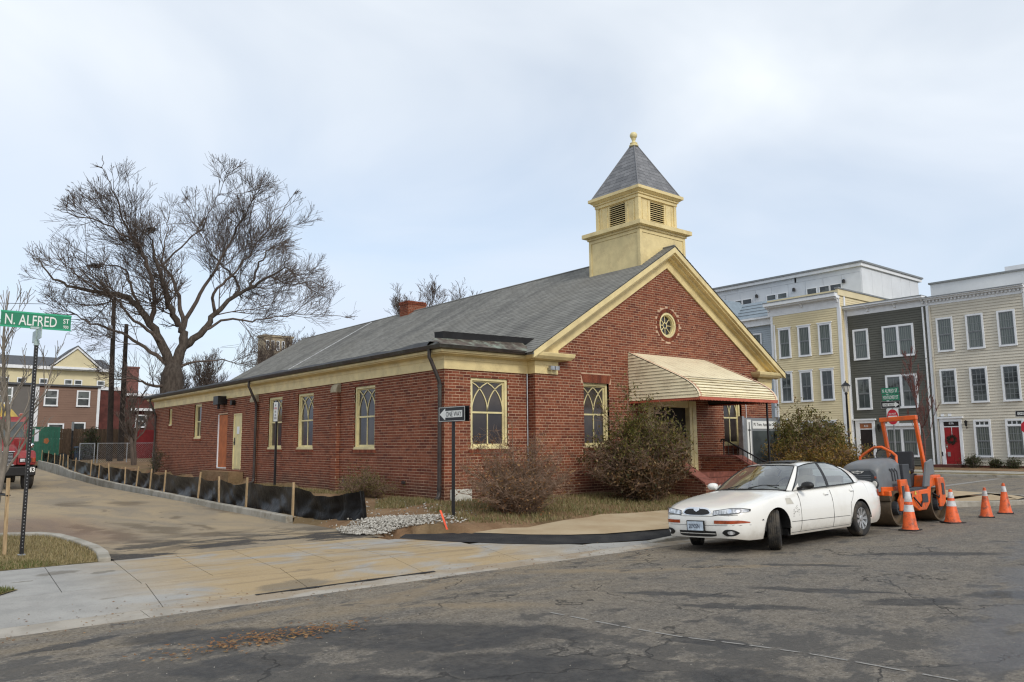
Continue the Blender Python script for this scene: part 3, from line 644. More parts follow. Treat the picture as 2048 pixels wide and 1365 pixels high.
def church_window(parent, frame, u0, u1, recess, glass='cglass', s=WS, t=WT, rail=WR, tracery=True):
    """timber sash window with interlaced pointed tracery; child parts of the church"""
    O, U, V, N = frame
    def bx(mb, ua, ub, va, vb, d0, d1):
        P = lambda u, v, d: O+U*u+V*v+N*d
        c = [P(ua,va,d0), P(ub,va,d0), P(ub,vb,d0), P(ua,vb,d0), P(ua,va,d1), P(ub,va,d1), P(ub,vb,d1), P(ua,vb,d1)]
        mb.add(c, [(3,2,1,0), (4,5,6,7), (0,1,5,4), (1,2,6,5), (2,3,7,6), (3,0,4,7)])
    w = thing_part('window', parent)
    f = MB(); d = -recess
    bx(f, u0, u0+.075, s, t, d-.06, d+.012); bx(f, u1-.075, u1, s, t, d-.06, d+.012); bx(f, u0+.075, u1-.075, t-.075, t, d-.06, d+.012)
    bx(f, u0-.0, u1+.0, s-.005, s+.06, d-.06, d+.05)      # sill
    bx(f, u0+.075, u0+.10, s+.06, t-.075, d-.07, d-.03); bx(f, u1-.10, u1-.075, s+.06, t-.075, d-.07, d-.03)
    f.build('frame', M['trimcream'], w)
    a, b = u0+.10, u1-.10; c = (a+b)/2
    sh = MB(); bx(sh, a, b, rail-.022, rail+.022, d-.065, d-.028); bx(sh, a, b, s+.06, s+.12, d-.07, d-.036); bx(sh, a, b, t-.11, t-.075, d-.07, d-.036); bx(sh, c-.015, c+.015, s+.10, rail-.012, d-.068, d-.04); bx(sh, a-.004, a+.018, s+.07, t-.08, d-.069, d-.037); bx(sh, b-.018, b+.004, s+.07, t-.08, d-.069, d-.037)
    sh.build('sash', M['trimcream'], w)
    if tracery:
        tr = MB(); z0, h, dx = rail+.022, t-.11-rail-.022, (b-a)/2
        Rr = (h*h+dx*dx)/(2*dx)
        for xs, sg in ((a, 1), (c, -1), (c, 1), (b, -1)):
            pts = []
            for i in range(11):
                z = h*i/10; x = Rr-math.sqrt(max(0, Rr*Rr-z*z)); pts.append((xs+sg*x, z0+z))
            for (xa, za), (xb, zb) in zip(pts, pts[1:]):
                tx, tz = xb-xa, zb-za; l = math.hypot(tx, tz); nx, nz = -tz/l*.0125, tx/l*.0125
                P = lambda u, v, dd: tuple(O+U*u+V*v+N*dd)
                q = [(xa+nx, za+nz), (xa-nx, za-nz), (xb-nx, zb-nz), (xb+nx, zb+nz)]
                tr.add([P(x, z, d-.055) for x, z in q]+[P(x, z, d-.038) for x, z in q], [(4,5,6,7), (0,1,5,4), (1,2,6,5), (2,3,7,6), (3,0,4,7)])
        tr.build('tracery', M['trimcream'], w)
    for (ua, ub, va, vb) in ((a, b, rail+.022, t-.11), (a, c-.015, s+.12, rail-.022), (c+.015, b, s+.12, rail-.022)):
        g = MB(); bx(g, ua, ub, va, vb, d-.075, d-.058); g.build('pane', M[glass], w)
    return w
def thing_part(name, parent):
    o = bpy.data.objects.new(name, None); o.empty_display_size = .1; COL.objects.link(o); o.parent = parent
    return o

def build_church():
    ch = thing('brick_church', 'red brick church with a cream steeple, grey shingle roof and cream entrance awning', 'church', (CX, 10, .3))
    # openings -----------------------------------------------------
    side_w = [(3.295, 4.446), (7.07, 8.196), (9.404, 10.537)]
    side_h = [(a, b, WS, WT) for a, b in side_w]+[(17.49, 18.39, 2.02, 3.44), (21.5, 21.97, 2.64, 3.41), (14.43, 15.44, .90, 2.92), (12.95, 13.76, .87, 2.90)]
    sills = [(a-.06, b+.06, WS-.10, WS-.005) for a, b in side_w]
    wing_h = [(.765, 1.93, WS, WT)]
    gab_w = [(4.33, 5.325), (10.57, 11.565)]
    arch = [(a-.08, b+.08, WT, WT+.24) for a, b in gab_w]
    door = (6.88, 9.11, .3, 2.95)
    gab_h = [(a, b, WS, WT) for a, b in gab_w]+arch+[door]
    CR, ZR = .385, 5.225    # round window
    gsl = .623
    def gclip(v):
        if v < 4.05: return (2.6, 13.3)
        h = (7.02-v)/gsl; return (CX-h, CX+h)
    groups = [
        ('side', FSIDE, brick_rects(.0, 24.2, .1, 3.52, None, side_h+sills, 1)),
        ('wing', FWING, brick_rects(.0, 2.6, .1, 3.52, None, wing_h+[(.70, 1.99, WS-.10, WS-.005)], 2)),
        ('ret', FRET, brick_rects(-.285, .0, .1, 3.52, None, (), 3)),
        ('gable', FGAB, brick_rects(2.6, 13.3, .1, 7.0, gclip, gab_h+[(a-.06, b+.06, WS-.10, WS-.005) for a, b in gab_w], 4)),
    ]
    wall = MB()
    mortar_sheet(wall, FSIDE, cut_rects(0, 24.2, 0, 3.6, side_h)); mortar_sheet(wall, FWING, cut_rects(.0, 2.6, 0, 3.6, wing_h)); mortar_sheet(wall, FRET, [(-.285, .0, 0, 3.6)])
    mortar_sheet(wall, FGAB, cut_rects(2.6, 13.3, 0, 4.0, [h for h in gab_h if h not in arch]))
    # gable triangle as a ring round the oculus
    O, U, V, N = FGAB; n = 48; P = lambda x, z, d=-.005: (x, -.285-d, z)
    outer = []
    for k in range(n):
        a = 2*math.pi*k/n; cx, cz = math.cos(a), math.sin(a); t = 99
        # ray to the triangle / base
        if cz < 0: t = min(t, (4.0-ZR)/cz)
        for sg in (1, -1):
            den = cz+gsl*cx*sg
            if den > 1e-6: t = min(t, (7.3-ZR)/den)
        outer.append((CX+cx*t, ZR+cz*t))
    outer += []
    for k in range(n):
        a0, a1 = 2*math.pi*k/n, 2*math.pi*(k+1)/n
        i = (CX+CR*math.cos(a0), ZR+CR*math.sin(a0)); j = (CX+CR*math.cos(a1), ZR+CR*math.sin(a1))
        wall.quad(P(*i), P(*j), P(*outer[(k+1) % n]), P(*outer[k]))
    # corners of the triangle the fan leaves out
    wall.poly([P(2.66, 4.0, -.010), P(5.2, 4.0, -.010), P(5.2, 5.56, -.010)]); wall.poly([P(13.24, 4.0, -.010), P(10.7, 5.56, -.010), P(10.7, 4.0, -.010)])
    wall.poly([P(CX-.8, 6.8, -.02), P(CX+.8, 6.8, -.02), P(CX, 7.3, -.02)])
    # right, rear and inner faces
    wall.quad((13.29, -.28, 0), (13.29, 25, 0), (13.29, 25, 4), (13.29, -.28, 4)); wall.quad((0, 24.2, 0), (13.3, 24.2, 0), (13.3, 24.2, 4), (0, 24.2, 4)); wall.poly([(2.6, 24.9, 4), (13.3, 24.9, 4), (CX, 24.9, 7.3)])
    wl = wall.build('wall', M['mortar'], ch)
    dk = MB(); dk.box(.3, 13.0, .15, 24, .05, 3.9); dk.box(6.9, 9.1, -.2, .2, .1, 2.9); dk.build('interior', M['dark'], ch)
    # the bricks: the 300 that show largest singly, the rest joined
    rest = MB(); singles = []
    for nm, fr, rects in groups:
        for r in rects:
            if nm == 'gable':
                um, vm = (r[0]+r[1])/2, (r[2]+r[3])/2
                if (um-CX)**2+(vm-ZR)**2 < (CR+.155)**2: continue
            if nm == 'wing' and r[1]-r[0] > .2 and r[2] > .45 and len(singles) < 300: singles.append((fr, r))
            else: brick_to(rest, fr, r)
    # soldier sills, jack arches, oculus ring
    def soldier(fr, u0, u1, va, vb, proud=.03, lean=0., nb=None):
        nb = nb or max(3, int(round((u1-u0)/.0707)))
        O, U, V, N = fr
        for i in range(nb):
            a, b = lerp(u0, u1, i/nb)+.004, lerp(u0, u1, (i+1)/nb)-.004
            m = (u0+u1)/2; sh = lambda u: (u-m)*lean
            Pp = lambda u, v, d: tuple(O+U*u+V*v+N*d)
            q = [(a, va), (b, va), (b+sh(b), vb), (a+sh(a), vb)]
            rest.add([Pp(u, v, -.02) for u, v in q]+[Pp(u, v, proud) for u, v in q], [(4,5,6,7), (0,1,5,4), (1,2,6,5), (2,3,7,6), (3,0,4,7)])
    for a, b in side_w: soldier(FSIDE, a-.06, b+.06, WS-.10, WS-.008)
    soldier(FSIDE, 17.43, 18.45, 1.92, 2.015); soldier(FSIDE, 21.44, 22.03, 2.54, 2.635)
    soldier(FWING, .70, 1.99, WS-.10, WS-.008)
    for a, b in gab_w: soldier(FGAB, a-.06, b+.06, WS-.10, WS-.008); soldier(FGAB, a-.02, b+.02, WT+.005, WT+.235, .002, .14)
    nr = 44
    for k in range(nr):
        a0, a1 = 2*math.pi*(k+.08)/nr, 2*math.pi*(k+.92)/nr; r0, r1 = CR+.004, CR+.118
        q = [(CX+r*math.cos(a), ZR+r*math.sin(a)) for r, a in ((r0, a0), (r1, a0), (r1, a1), (r0, a1))]
        rest.add([(x, -.27, z) for x, z in q]+[(x, -.297, z) for x, z in q], [(4,5,6,7), (0,1,5,4), (1,2,6,5), (2,3,7,6), (3,0,4,7)])
    # pilasters on the long wall
    for yc, w in ((5.46, .34), (11.66, .42)):
        pm = MB(); pm.box(-.112, -.001, yc-w/2+.008, yc+w/2-.008, .2, 3.24); pm.build('pilaster_core', M['mortar'], ch)
        for fr, u0, u1 in (((Vector((-.12, 0, 0)), Y0, Z0, -X0), yc-w/2, yc+w/2), ((Vector((0, yc-w/2, 0)), X0, Z0, -Y0), -.12, 0.), ((Vector((0, yc+w/2, 0)), X0, Z0, Y0), -.12, 0.)):
            for r in brick_rects(u0, u1, .2, 3.22, None, (), 9): brick_to(rest, fr, r, depth=.02)
        cp = MB(); cp.prism([(-.145, yc-w/2-.02, 3.24), (-.145, yc-w/2-.02, 3.33), (-.10, yc-w/2-.02, 3.44), (0.0, yc-w/2-.02, 3.50), (0.0, yc-w/2-.02, 3.24)], (0, w+.04, 0)); cp.build('pilaster_cap', M['limestone'], ch)
    stuff(rest.build('brickwork', M['brick'], wl))
    me_cache = {}
    for fr, r in singles:
        key = (round(r[1]-r[0], 2), round(r[3]-r[2], 3))
        if key not in me_cache:
            b = MB(); l, h = r[1]-r[0], r[3]-r[2]
            b.add([(-l/2,.03,-h/2), (l/2,.03,-h/2), (l/2,.03,h/2), (-l/2,.03,h/2), (-l/2,0,-h/2), (l/2,0,-h/2), (l/2,0,h/2), (-l/2,0,h/2)], [(4,5,6,7), (0,1,5,4), (1,2,6,5), (2,3,7,6), (3,0,4,7)])
            me_cache[key] = b.mesh('brick'); me_cache[key].materials.append(M['brick'])
        o = bpy.data.objects.new('brick', me_cache[key]); COL.objects.link(o); o.parent = wl
        o.location = Vector(((r[0]+r[1])/2, -r[4], (r[2]+r[3])/2))-ch.location
    # windows --------------------------------------------------------
    for a, b in side_w: church_window(ch, FSIDE, a, b, .05)
    church_window(ch, FWING, .765, 1.93, .05)
    for a, b in gab_w: church_window(ch, FGAB, a, b, .10)
    w = church_window(ch, FSIDE, 17.49, 18.39, .06, s=2.02, t=3.44, rail=2.72, tracery=False)
    church_window(ch, FSIDE, 21.5, 21.97, .06, s=2.64, t=3.41, rail=3.02, tracery=False)
    # oculus
    oc = thing_part('round_window', ch); f = MB(); n = 36
    for r0, r1, ya, yb in ((CR-.06, CR, -.275, -.16), (CR-.09, CR-.055, -.235, -.14)):
        for k in range(n):
            a0, a1 = 2*math.pi*k/n, 2*math.pi*(k+1)/n
            C_ = lambda r, a, y: (CX+r*math.cos(a), y, ZR+r*math.sin(a))
            f.quad(C_(r0, a0, ya), C_(r0, a1, ya), C_(r1, a1, ya), C_(r1, a0, ya)); f.quad(C_(r0, a0, ya), C_(r0, a0, yb), C_(r0, a1, yb), C_(r0, a1, ya)); f.quad(C_(r1, a0, ya), C_(r1, a1, ya), C_(r1, a1, yb), C_(r1, a0, yb))
    f.build('frame', M['trimcream'], oc)
    g = MB(); g.poly([(CX+(CR-.09)*math.cos(2*math.pi*k/n), -.150, ZR+(CR-.08)*math.sin(2*math.pi*k/n)) for k in range(n)]); g.build('pane', M['cglass'], oc)
    mt = MB()
    for k in range(8):
        a = 2*math.pi*k/8; mt.tube([(CX+.085*math.cos(a), -.165, ZR+.085*math.sin(a)), (CX+(CR-.07)*math.cos(a), -.165, ZR+(CR-.07)*math.sin(a))], .013, 6)
    mt.tube([(CX+.085*math.cos(2*math.pi*k/20), -.165, ZR+.085*math.sin(2*math.pi*k/20)) for k in range(21)], .014, 6, cap=False); mt.build('muntin', M['trimcream'], oc)
    # entablature round the low wing, and the returns ------------------
    def run(mb, prof, path):
        """sweep (outset, z) profile along a mitred path of (x, y, (nx, ny))"""
        rows = [[(x+nx*o, y+ny*o, z) for o, z in prof] for x, y, (nx, ny) in path]
        for a, b in zip(rows, rows[1:]):
            for i in range(len(prof)-1): mb.quad(a[i], a[i+1], b[i+1], b[i])
        for r in (rows[0], rows[-1]): mb.poly(r)
    prof = [(.0, 3.50), (.035, 3.50), (.035, 3.715), (.047, 3.722), (.047, 3.80), (.10, 3.83), (.26, 3.845), (.26, 3.86), (.30, 3.875), (.30, 3.955), (.0, 3.955)]
    mb = MB(); run(mb, prof, [(0, 24.25, (-1, 1)), (0, 0, (-1, -1)), (2.6, 0, (-.03, -1))]); mb.build('entablature', M['cream'], ch)
    prof2 = [(.0, 3.50), (.035, 3.50), (.035, 3.715), (.047, 3.722), (.047, 3.82), (.10, 3.84), (.26, 3.855), (.33, 3.93), (.35, 4.0), (.35, 4.02), (.0, 4.05)]
    lo = [(o, z) for o, z in prof2 if z < 3.83]+[(.0, 3.82)]; hi = [(0, 3.82)]+[(o, z) for o, z in prof2 if z > 3.83]
    for sg in (1, -1):
        e = lambda x: x if sg == 1 else 2*CX-x
        r = MB(); run(r, lo, [(e(2.6), .0, (-sg, -.0)), (e(2.6), -.285, (-sg, -1)), (e(3.37), -.285, (0, -1))])
        run(r, hi, [(e(2.6), .0, (-sg, 0)), (e(2.6), -.285, (-sg, -1)), (e(3.37), -.285, (sg, -1)), (e(3.37), -.25, (sg, 0))]); r.build('cornice_return', M['cream'], ch)
    # gutters and spouts
    g = MB(); gp = [(.30, 3.93), (.40, 3.95), (.43, 4.03), (.42, 4.035), (.38, 3.975), (.30, 3.965)]
    run(g, gp, [(0, 24.6, (-1, 0)), (0, 0, (-1, -1)), (2.25, 0, (0, -1))]); g.build('gutter', M['gutter'], ch)
    for y, x1 in ((.10, 0), (11.45, 0), (23.75, 0)):
        d = MB(); d.tube([(-.36, y+.02, 3.98), (-.36, y+.02, 3.76), (-.33, y, 3.70), (-.10, y-.02, 3.20), (-.085, y-.02, 3.10), (-.085, y-.02, .62), (-.10, y-.02, .50), (-.22, y-.06, .42)], [.045, .045, .047, .047, .047, .05, .052, .055], 8); d.tube([(-.085, y-.02, 3.12), (-.085, y-.02, 3.06)], .06, 8); d.tube([(-.085, y-.02, .72), (-.085, y-.02, .66)], .06, 8)
        d.build('downspout', M['gutter'], ch, smooth=True, sharp=50)
    d = MB(); d.tube([(2.55, -.03, 3.5), (2.55, -.03, .4)], .018, 6); d.build('conduit', M['metal'], ch)
    d = MB(); d.tube([(11.78, -.30, 3.5), (11.78, -.30, .5)], .012, 6); d.build('conduit', M['white'], ch)
    # roof -------------------------------------------------------------
    ZRG, SL = 7.60, .625
    rf = MB(); ya, yb = -.66, 25.6
    zt = lambda x: ZRG-SL*abs(x-CX)
    for sg in (1, -1):
        xe = CX-sg*5.72
        rf.prism([(CX, ya, ZRG-.02), (xe, ya, zt(xe)-.02), (xe, ya, zt(xe)-.09), (CX, ya, ZRG-.09)], (0, yb-ya, 0))
    roof = rf.build('roof', M['shingle'], ch)
    sh = MB(); ex = .142; sl = math.sqrt(1+SL*SL); dx = ex/sl; nrow = int(5.75/dx)+1; rnd = random.Random(5)
    for sg in (1, -1):
        for i in range(nrow):
            xt = CX-sg*i*dx; xb = CX-sg*(i+1)*dx
            y = ya-.02-(i % 2)*.15-rnd.random()*.1
            while y < yb:
                w = .30 if sg == 1 else 3.0; y2 = min(y+w-.004, yb); y1 = max(y, ya-.02)
                if y2-y1 > .02:
                    lift = .012+rnd.random()*.004; nb = (-sg*SL/sl, 0, 1/sl)
                    t = (xt, zt(xt)+.001); b = (xb-sg*.01, zt(xb-sg*.01)+lift)
                    sh.add([(t[0], y1, t[1]), (t[0], y2, t[1]), (b[0], y2, b[1]), (b[0], y1, b[1]), (b[0], y2, b[1]-lift), (b[0], y1, b[1]-lift)], [(0,1,2,3), (3,2,4,5)])
                y += w
    stuff(sh.build('shingles', M['shingle'], roof))
    rc = MB(); rc.tube([(CX, ya, ZRG+.012), (CX, yb, ZRG+.012)], .035, 6); rc.build('ridge_cap', M['shingle'], roof)
    # a pale seam where the roof was extended, run down the slope
    sm = MB(); sm.tube([(CX-.1, 17.6, zt(CX-.1)+.016), (2.4, 18.2, zt(2.4)+.016)], .022, 5); sm.build('roof_seam', M['metal'], roof)
    # low roof over the wing, its black membrane and the boxed felt curb
    fl = MB(); fl.quad((-.42, -.42, 4.005), (2.7, -.42, 4.04), (2.7, 25.0, 4.11), (-.42, 25.0, 4.005)); fl.quad((2.68, -.1, 4.0), (3.3, -.1, 4.5), (3.3, 25.0, 4.5), (2.68, 25.0, 4.0)); fl.build('wing_roof', M['membrane'], roof)
    mm = MB(); rr = random.Random(2)
    prev = None
    for i in range(41):
        y = lerp(.2, 24.9, i/40); zz = 4.115+.014*math.sin(i*1.9)+rr.uniform(-.008, .008)+(.03 if i < 3 else 0); xx = -.40+.012*math.sin(i*.8)
        cur = [(xx-.02, y, 4.0), (xx+.10, y, zz), (xx+.6, y, zz+.02)]
        if prev: mm.quad(prev[0], cur[0], cur[1], prev[1]); mm.quad(prev[1], cur[1], cur[2], prev[2])
        prev = cur
    mm.build('eave_membrane', M['membrane'], roof, smooth=True)
    bx = MB(); bx.add([(.0, .08, 4.21), (2.93, .08, 4.30), (2.93, .42, 4.30), (.0, .42, 4.21), (.0, .06, 4.41), (2.93, .08, 4.465), (2.97, .42, 4.485), (.0, .45, 4.43)], [(0,1,5,4), (1,2,6,5), (2,3,7,6), (3,0,4,7), (4,5,6,7)]); bx.build('felt_curb', M['blackbox'], roof)
    fs = MB(); n = 14
    for i in range(n):
        a, b = lerp(-.38, 2.5, i/n), lerp(-.38, 2.5, (i+1)/n); k = lambda q: .012*math.sin(q*9)+(.03*max(0, q-1.6) if q < 2.3 else 0)
        fs.quad((a, -.43, 4.02+k(a)-.03*(a > 1.5)), (b, -.43, 4.02+k(b)-.03*(b > 1.5)), (b, .09, 4.24+.03*b), (a, .09, 4.24+.03*a))
    fs.quad((-.42, -.40, 4.02), (-.38, -.43, 4.02), (.0, .09, 4.24), (-.05, .45, 4.2)); fs.quad((-.42, -.40, 4.02), (-.05, .45, 4.2), (-.1, 1.2, 4.15), (-.42, 1.2, 4.02)); fs.build('front_flashing', M['flash'], roof)
    # raking cornice ---------------------------------------------------
    def rake(mb, o0, o1, y0_, y1_, zapex=7.58, xe=5.62, cutz=None):
        """board between two vertical offsets below the roof line"""
        for sg in (1, -1):
            pts = [(CX, y0_, zapex-o0), (CX-sg*xe, y0_, zapex-o0-gsl*xe), (CX-sg*xe, y0_, zapex-o1-gsl*xe), (CX, y0_, zapex-o1)]
            mb.prism(pts, (0, y1_-y0_, 0))
    rk = MB(); rake(rk, .02, .60, -.335, -.27, xe=5.0); rk.build('raking_frieze', M['cream'], ch)
    rk = MB(); rake(rk, .02, .30, -.46, -.336, xe=5.55); rake(rk, .02, .235, -.60, -.461, xe=5.6); rk.build('raking_bed_mould', M['cream'], ch)
    rk = MB(); rake(rk, .015, .175, -.665, -.601, xe=5.70); rk.build('raking_crown', M['cream'], ch)
    # closing triangles above the returns
    for sg in (1, -1):
        tr = MB(); tr.prism([(CX-sg*5.3, -.34, 4.04), (CX-sg*4.57, -.34, 4.04), (CX-sg*4.57, -.34, 4.35), (CX-sg*5.0, -.34, 4.2)], (0, .06, 0)); tr.build('tympanum_block', M['cream'], ch)
    fd = MB()
    for sx in (0, 1): fd.box(2.98+sx*.17, 3.12+sx*.17, -.47, -.38, 3.60, 3.70); fd.tube([(3.05+sx*.17, -.34, 3.68), (3.05+sx*.17, -.44, 3.66)], .02, 6)
    fd.build('floodlight', M['metal'], ch)
    # chimney
    cm = thing_part('chimney', ch); c = MB(); c.box(7.64, 8.58, 14.0, 14.68, 7.0, 8.02); c.build('chimney_core', M['mortar'], cm)
    cb = MB()
    for fr, u0, u1 in (((Vector((7.63, 0, 0)), Y0, Z0, -X0), 13.99, 14.69), ((Vector((0, 13.99, 0)), X0, Z0, -Y0), 7.63, 8.59), ((Vector((8.59, 0, 0)), Y0, Z0, X0), 13.99, 14.69)):
        for r in brick_rects(u0, u1, 7.0, 7.92, None, (), 8): brick_to(cb, fr, r)
    for fr, u0, u1 in (((Vector((7.60, 0, 0)), Y0, Z0, -X0), 13.96, 14.72), ((Vector((0, 13.96, 0)), X0, Z0, -Y0), 7.60, 8.62)):
        for r in brick_rects(u0, u1, 7.92, 8.06, None, (), 8): brick_to(cb, fr, r, depth=.06)
    cb.box(7.62, 8.60, 13.98, 14.70, 8.03, 8.07); stuff(cb.build('chimney_bricks', M['brick'], cm))
    # steeple -----------------------------------------------------------
    st = thing_part('steeple', ch); sx, sy = 7.93, .83
    def sq(mb, h, z0, z1, h2=None, mi=0):
        h2 = h if h2 is None else h2
        mb.add([(sx-h, sy-h, z0), (sx+h, sy-h, z0), (sx+h, sy+h, z0), (sx-h, sy+h, z0), (sx-h2, sy-h2, z1), (sx+h2, sy-h2, z1), (sx+h2, sy+h2, z1), (sx-h2, sy+h2, z1)], [(3,2,1,0), (4,5,6,7), (0,1,5,4), (1,2,6,5), (2,3,7,6), (3,0,4,7)], mi)
    b = MB(); sq(b, 1.045, 6.3, 8.06)
    for qx in (-1, 1):
        for qy in (-1, 1): b.box(sx+qx*1.07, sx+qx*.97, sy+qy*1.07, sy+qy*.97, 6.4, 8.0)
    sq(b, 1.068, 7.98, 8.08); b.build('tower_base', M['cream'], st)
    b = MB(); sq(b, 1.11, 8.082, 8.15); sq(b, 1.14, 8.15, 8.17, 1.20); sq(b, 1.23, 8.17, 8.30); sq(b, 1.23, 8.30, 8.325, 1.0); b.build('tower_cornice', M['cream'], st, bevel=.008)
    b = MB(); BH = .90
    # belfry corner piers and panels, open where the louvres sit
    for qx in (-1, 1):
        for qy in (-1, 1): b.box(sx+qx*BH, sx+qx*(BH-.12), sy+qy*BH, sy+qy*(BH-.12), 8.32, 9.22)
    LW = .33
    for sg in (-1, 1):
        for a0, a1 in ((-BH+.12, -LW), (LW, BH-.12)):
            b.box(sx+a0, sx+a1, sy+sg*(BH-.03), sy+sg*(BH-.10), 8.32, 9.22); b.box(sx+sg*(BH-.03), sx+sg*(BH-.10), sy+a0, sy+a1, 8.32, 9.22)
            m_ = (a0+a1)/2
            for e in (-.13, .13):
                b.box(sx+m_+e-.02, sx+m_+e+.02, sy+sg*(BH-.03), sy+sg*(BH-.015), 8.40, 9.08); b.box(sx+sg*(BH-.03), sx+sg*(BH-.015), sy+m_+e-.02, sy+m_+e+.02, 8.40, 9.08)
        b.box(sx-LW, sx+LW, sy+sg*(BH-.03), sy+sg*(BH-.10), 9.10, 9.22); b.box(sx-LW, sx+LW, sy+sg*(BH-.03), sy+sg*(BH-.10), 8.32, 8.40)
        b.box(sx+sg*(BH-.03), sx+sg*(BH-.10), sy-LW, sy+LW, 9.10, 9.22); b.box(sx+sg*(BH-.03), sx+sg*(BH-.10), sy-LW, sy+LW, 8.32, 8.40)
    sq(b, BH+.02, 9.13, 9.225); b.build('belfry', M['cream'], st)
    b = MB(); sq(b, BH-.2, 8.32, 9.2); b.build('belfry_shade_block', M['dark'], st)  # near-black block in the hollow belfry, stands for shade behind the louvres
    ns = 11
    for face in range(4):
        for i in range(ns):
            z = lerp(8.42, 9.075, i/(ns-1)); s = MB(); d0, d1 = BH-.10, BH-.02
            pr = [(d0, z+.006), (d1, z-.020), (d1, z-.004), (d0, z+.020)]
            if face == 0: s.prism([(sx-LW, sy-d, zz) for d, zz in pr], (2*LW, 0, 0))
            elif face == 1: s.prism([(sx-LW, sy+d, zz) for d, zz in pr], (2*LW, 0, 0))
            elif face == 2: s.prism([(sx-d, sy-LW, zz) for d, zz in pr], (0, 2*LW, 0))
            else: s.prism([(sx+d, sy-LW, zz) for d, zz in pr], (0, 2*LW, 0))
            s.build('slat', M['cream'], st)
    b = MB(); sq(b, .96, 9.227, 9.28); sq(b, .98, 9.28, 9.34, 1.05); sq(b, 1.075, 9.34, 9.44); sq(b, 1.075, 9.44, 9.455, 1.0); b.build('upper_cornice', M['cream'], st, bevel=.008)
    # spire
    zb, zp, hb, ht = 9.455, 11.18, .985, .085
    b = MB(); sq(b, hb, zb, zp, ht); sp = b.build('spire', M['slate'], st)
    shn = MB(); rows = 13; rnd = random.Random(11)
    for face in range(4):
        for i in range(rows):
            t0, t1 = i/rows, (i+1)/rows; h0, h1 = lerp(hb, ht, t0), lerp(hb, ht, t1); z0, z1 = lerp(zb, zp, t0), lerp(zb, zp, t1)
            u = -h0-rnd.random()*.15
            while u < h0:
                a, c = max(u, -h0), min(u+.24, h0); u += .245
                if c-a < .03: continue
                a1, c1 = max(-h1, min(h1, a)), max(-h1, min(h1, c)); lf = .012+rnd.random()*.005
                q = [(a, -h0-lf, z0-.012), (c, -h0-lf, z0-.012), (c1, -h1-.002, z1), (a1, -h1-.002, z1), (a, -h0, z0-.012), (c, -h0, z0-.012)]
                ca, sa = [(1,0),(0,1),(-1,0),(0,-1)][face]
                shn.add([(sx+x*ca-y*sa, sy+x*sa+y*ca, z) for x, y, z in q], [(0,1,2,3), (4,5,1,0)])
    stuff(shn.build('spire_shingles', M['slate'], sp))
    hp = MB()
    for qx in (-1, 1):
        for qy in (-1, 1): hp.tube([(sx+qx*hb, sy+qy*hb, zb+.01), (sx+qx*ht, sy+qy*ht, zp+.01)], .022, 5)
    hp.build('hip_cap', M['slate'], sp)
    f = MB(); f.lathe([(.10, 10.70), (.15, 10.72), (.15, 10.76), (.10, 10.79), (.12, 10.81), (.12, 10.835), (.06, 10.86), (.052, 10.93), (.075, 10.955), (.075, 10.97), (.05, 10.98), (.10, 11.02), (.122, 11.08), (.118, 11.13), (.085, 11.18), (.03, 11.205), (.0, 11.21)], (sx, sy, .47), n=20); f.build('finial', M['trimcream'], st, smooth=True, sharp=50)
    # entrance ----------------------------------------------------------
    en = thing_part('entrance', ch)
    e = MB(); e.box(6.88, 7.13, -.33, -.10, .85, 2.95); e.box(8.74, 8.86, -.36, -.05, .85, 2.95); e.box(8.93, 9.11, -.33, -.10, .85, 2.95); e.box(8.86, 8.93, -.30, -.1, .85, 2.95); e.box(6.88, 9.11, -.325, -.1, 2.75, 2.95); e.build('door_surround', M['trimcream'], en)
    e = MB()
    for a, b in ((7.14, 7.93), (7.95, 8.73)):
        d = MB(); d.box(a, b, -.06, -.01, .88, 2.74); d.box(a+.1, b-.1, -.075, -.06, 1.75, 2.6); d.box(a+.1, b-.1, -.075, -.06, 1.05, 1.6); d.build('door', M['dark'], en)
    lan = MB(); lan.box(6.38, 9.33, -1.55, -.29, .1, .86); lan.build('landing', M['brick'], en)
    # brick steps: each tread row of bricks
    sb = MB()
    for i in range(5):
        zt_, y1 = .86-.145*i, -1.55-.27*i
        core = MB(); core.box(6.60, 9.28, y1-.26, y1+.02, .1, zt_-.10) if i else None
        nb = 38
        for k in range(nb):
            a, b2 = lerp(6.60, 9.28, k/nb)+.004, lerp(6.60, 9.28, (k+1)/nb)-.004
            if i == 0: sb.box(a, b2, -1.575, -1.36, zt_-.14, zt_+.003)
            else: sb.box(a, b2, y1-.005, y1+.21, zt_-.14, zt_)
    for i in range(1, 6):
        zt_, y1 = .86-.145*i, -1.55-.27*i
        if zt_ > .2: sb.box(6.60, 9.28, y1+.20, -1.5, .1, zt_-.012)
    stuff(sb.build('steps', M['stepbrick'], en))
    for xa, xb in ((6.20, 6.60), (9.28, 9.62)):
        ck = MB(); prof_ = [(-.29, .05), (-.29, 1.27), (-1.55, 1.27), (-2.75, .62), (-2.75, .05)]
        ck.prism([(xa+.008, y, z) for y, z in prof_], (xb-xa-.016, 0, 0)); chk = ck.build('cheek_wall', M['mortar'], en)
        kb = MB()
        def cl(v): return (-2.75 if v < .62 else -1.55-(1.27-v)*1.2/.65, -.3)
        for fr in ((Vector((xa, 0, 0)), Y0, Z0, -X0), (Vector((xb, 0, 0)), Y0, Z0, X0)):
            for r in brick_rects(-2.75, -.3, .1, 1.25, cl, (), 12): brick_to(kb, fr, r, depth=.02)
        for r in brick_rects(xa, xb, .1, .6, None, (), 13): brick_to(kb, (Vector((0, -2.757, 0)), X0, Z0, -Y0), r, depth=.02)
        stuff(kb.build('cheek_bricks', M['brick'], en))
        cp = MB(); nbr = 18
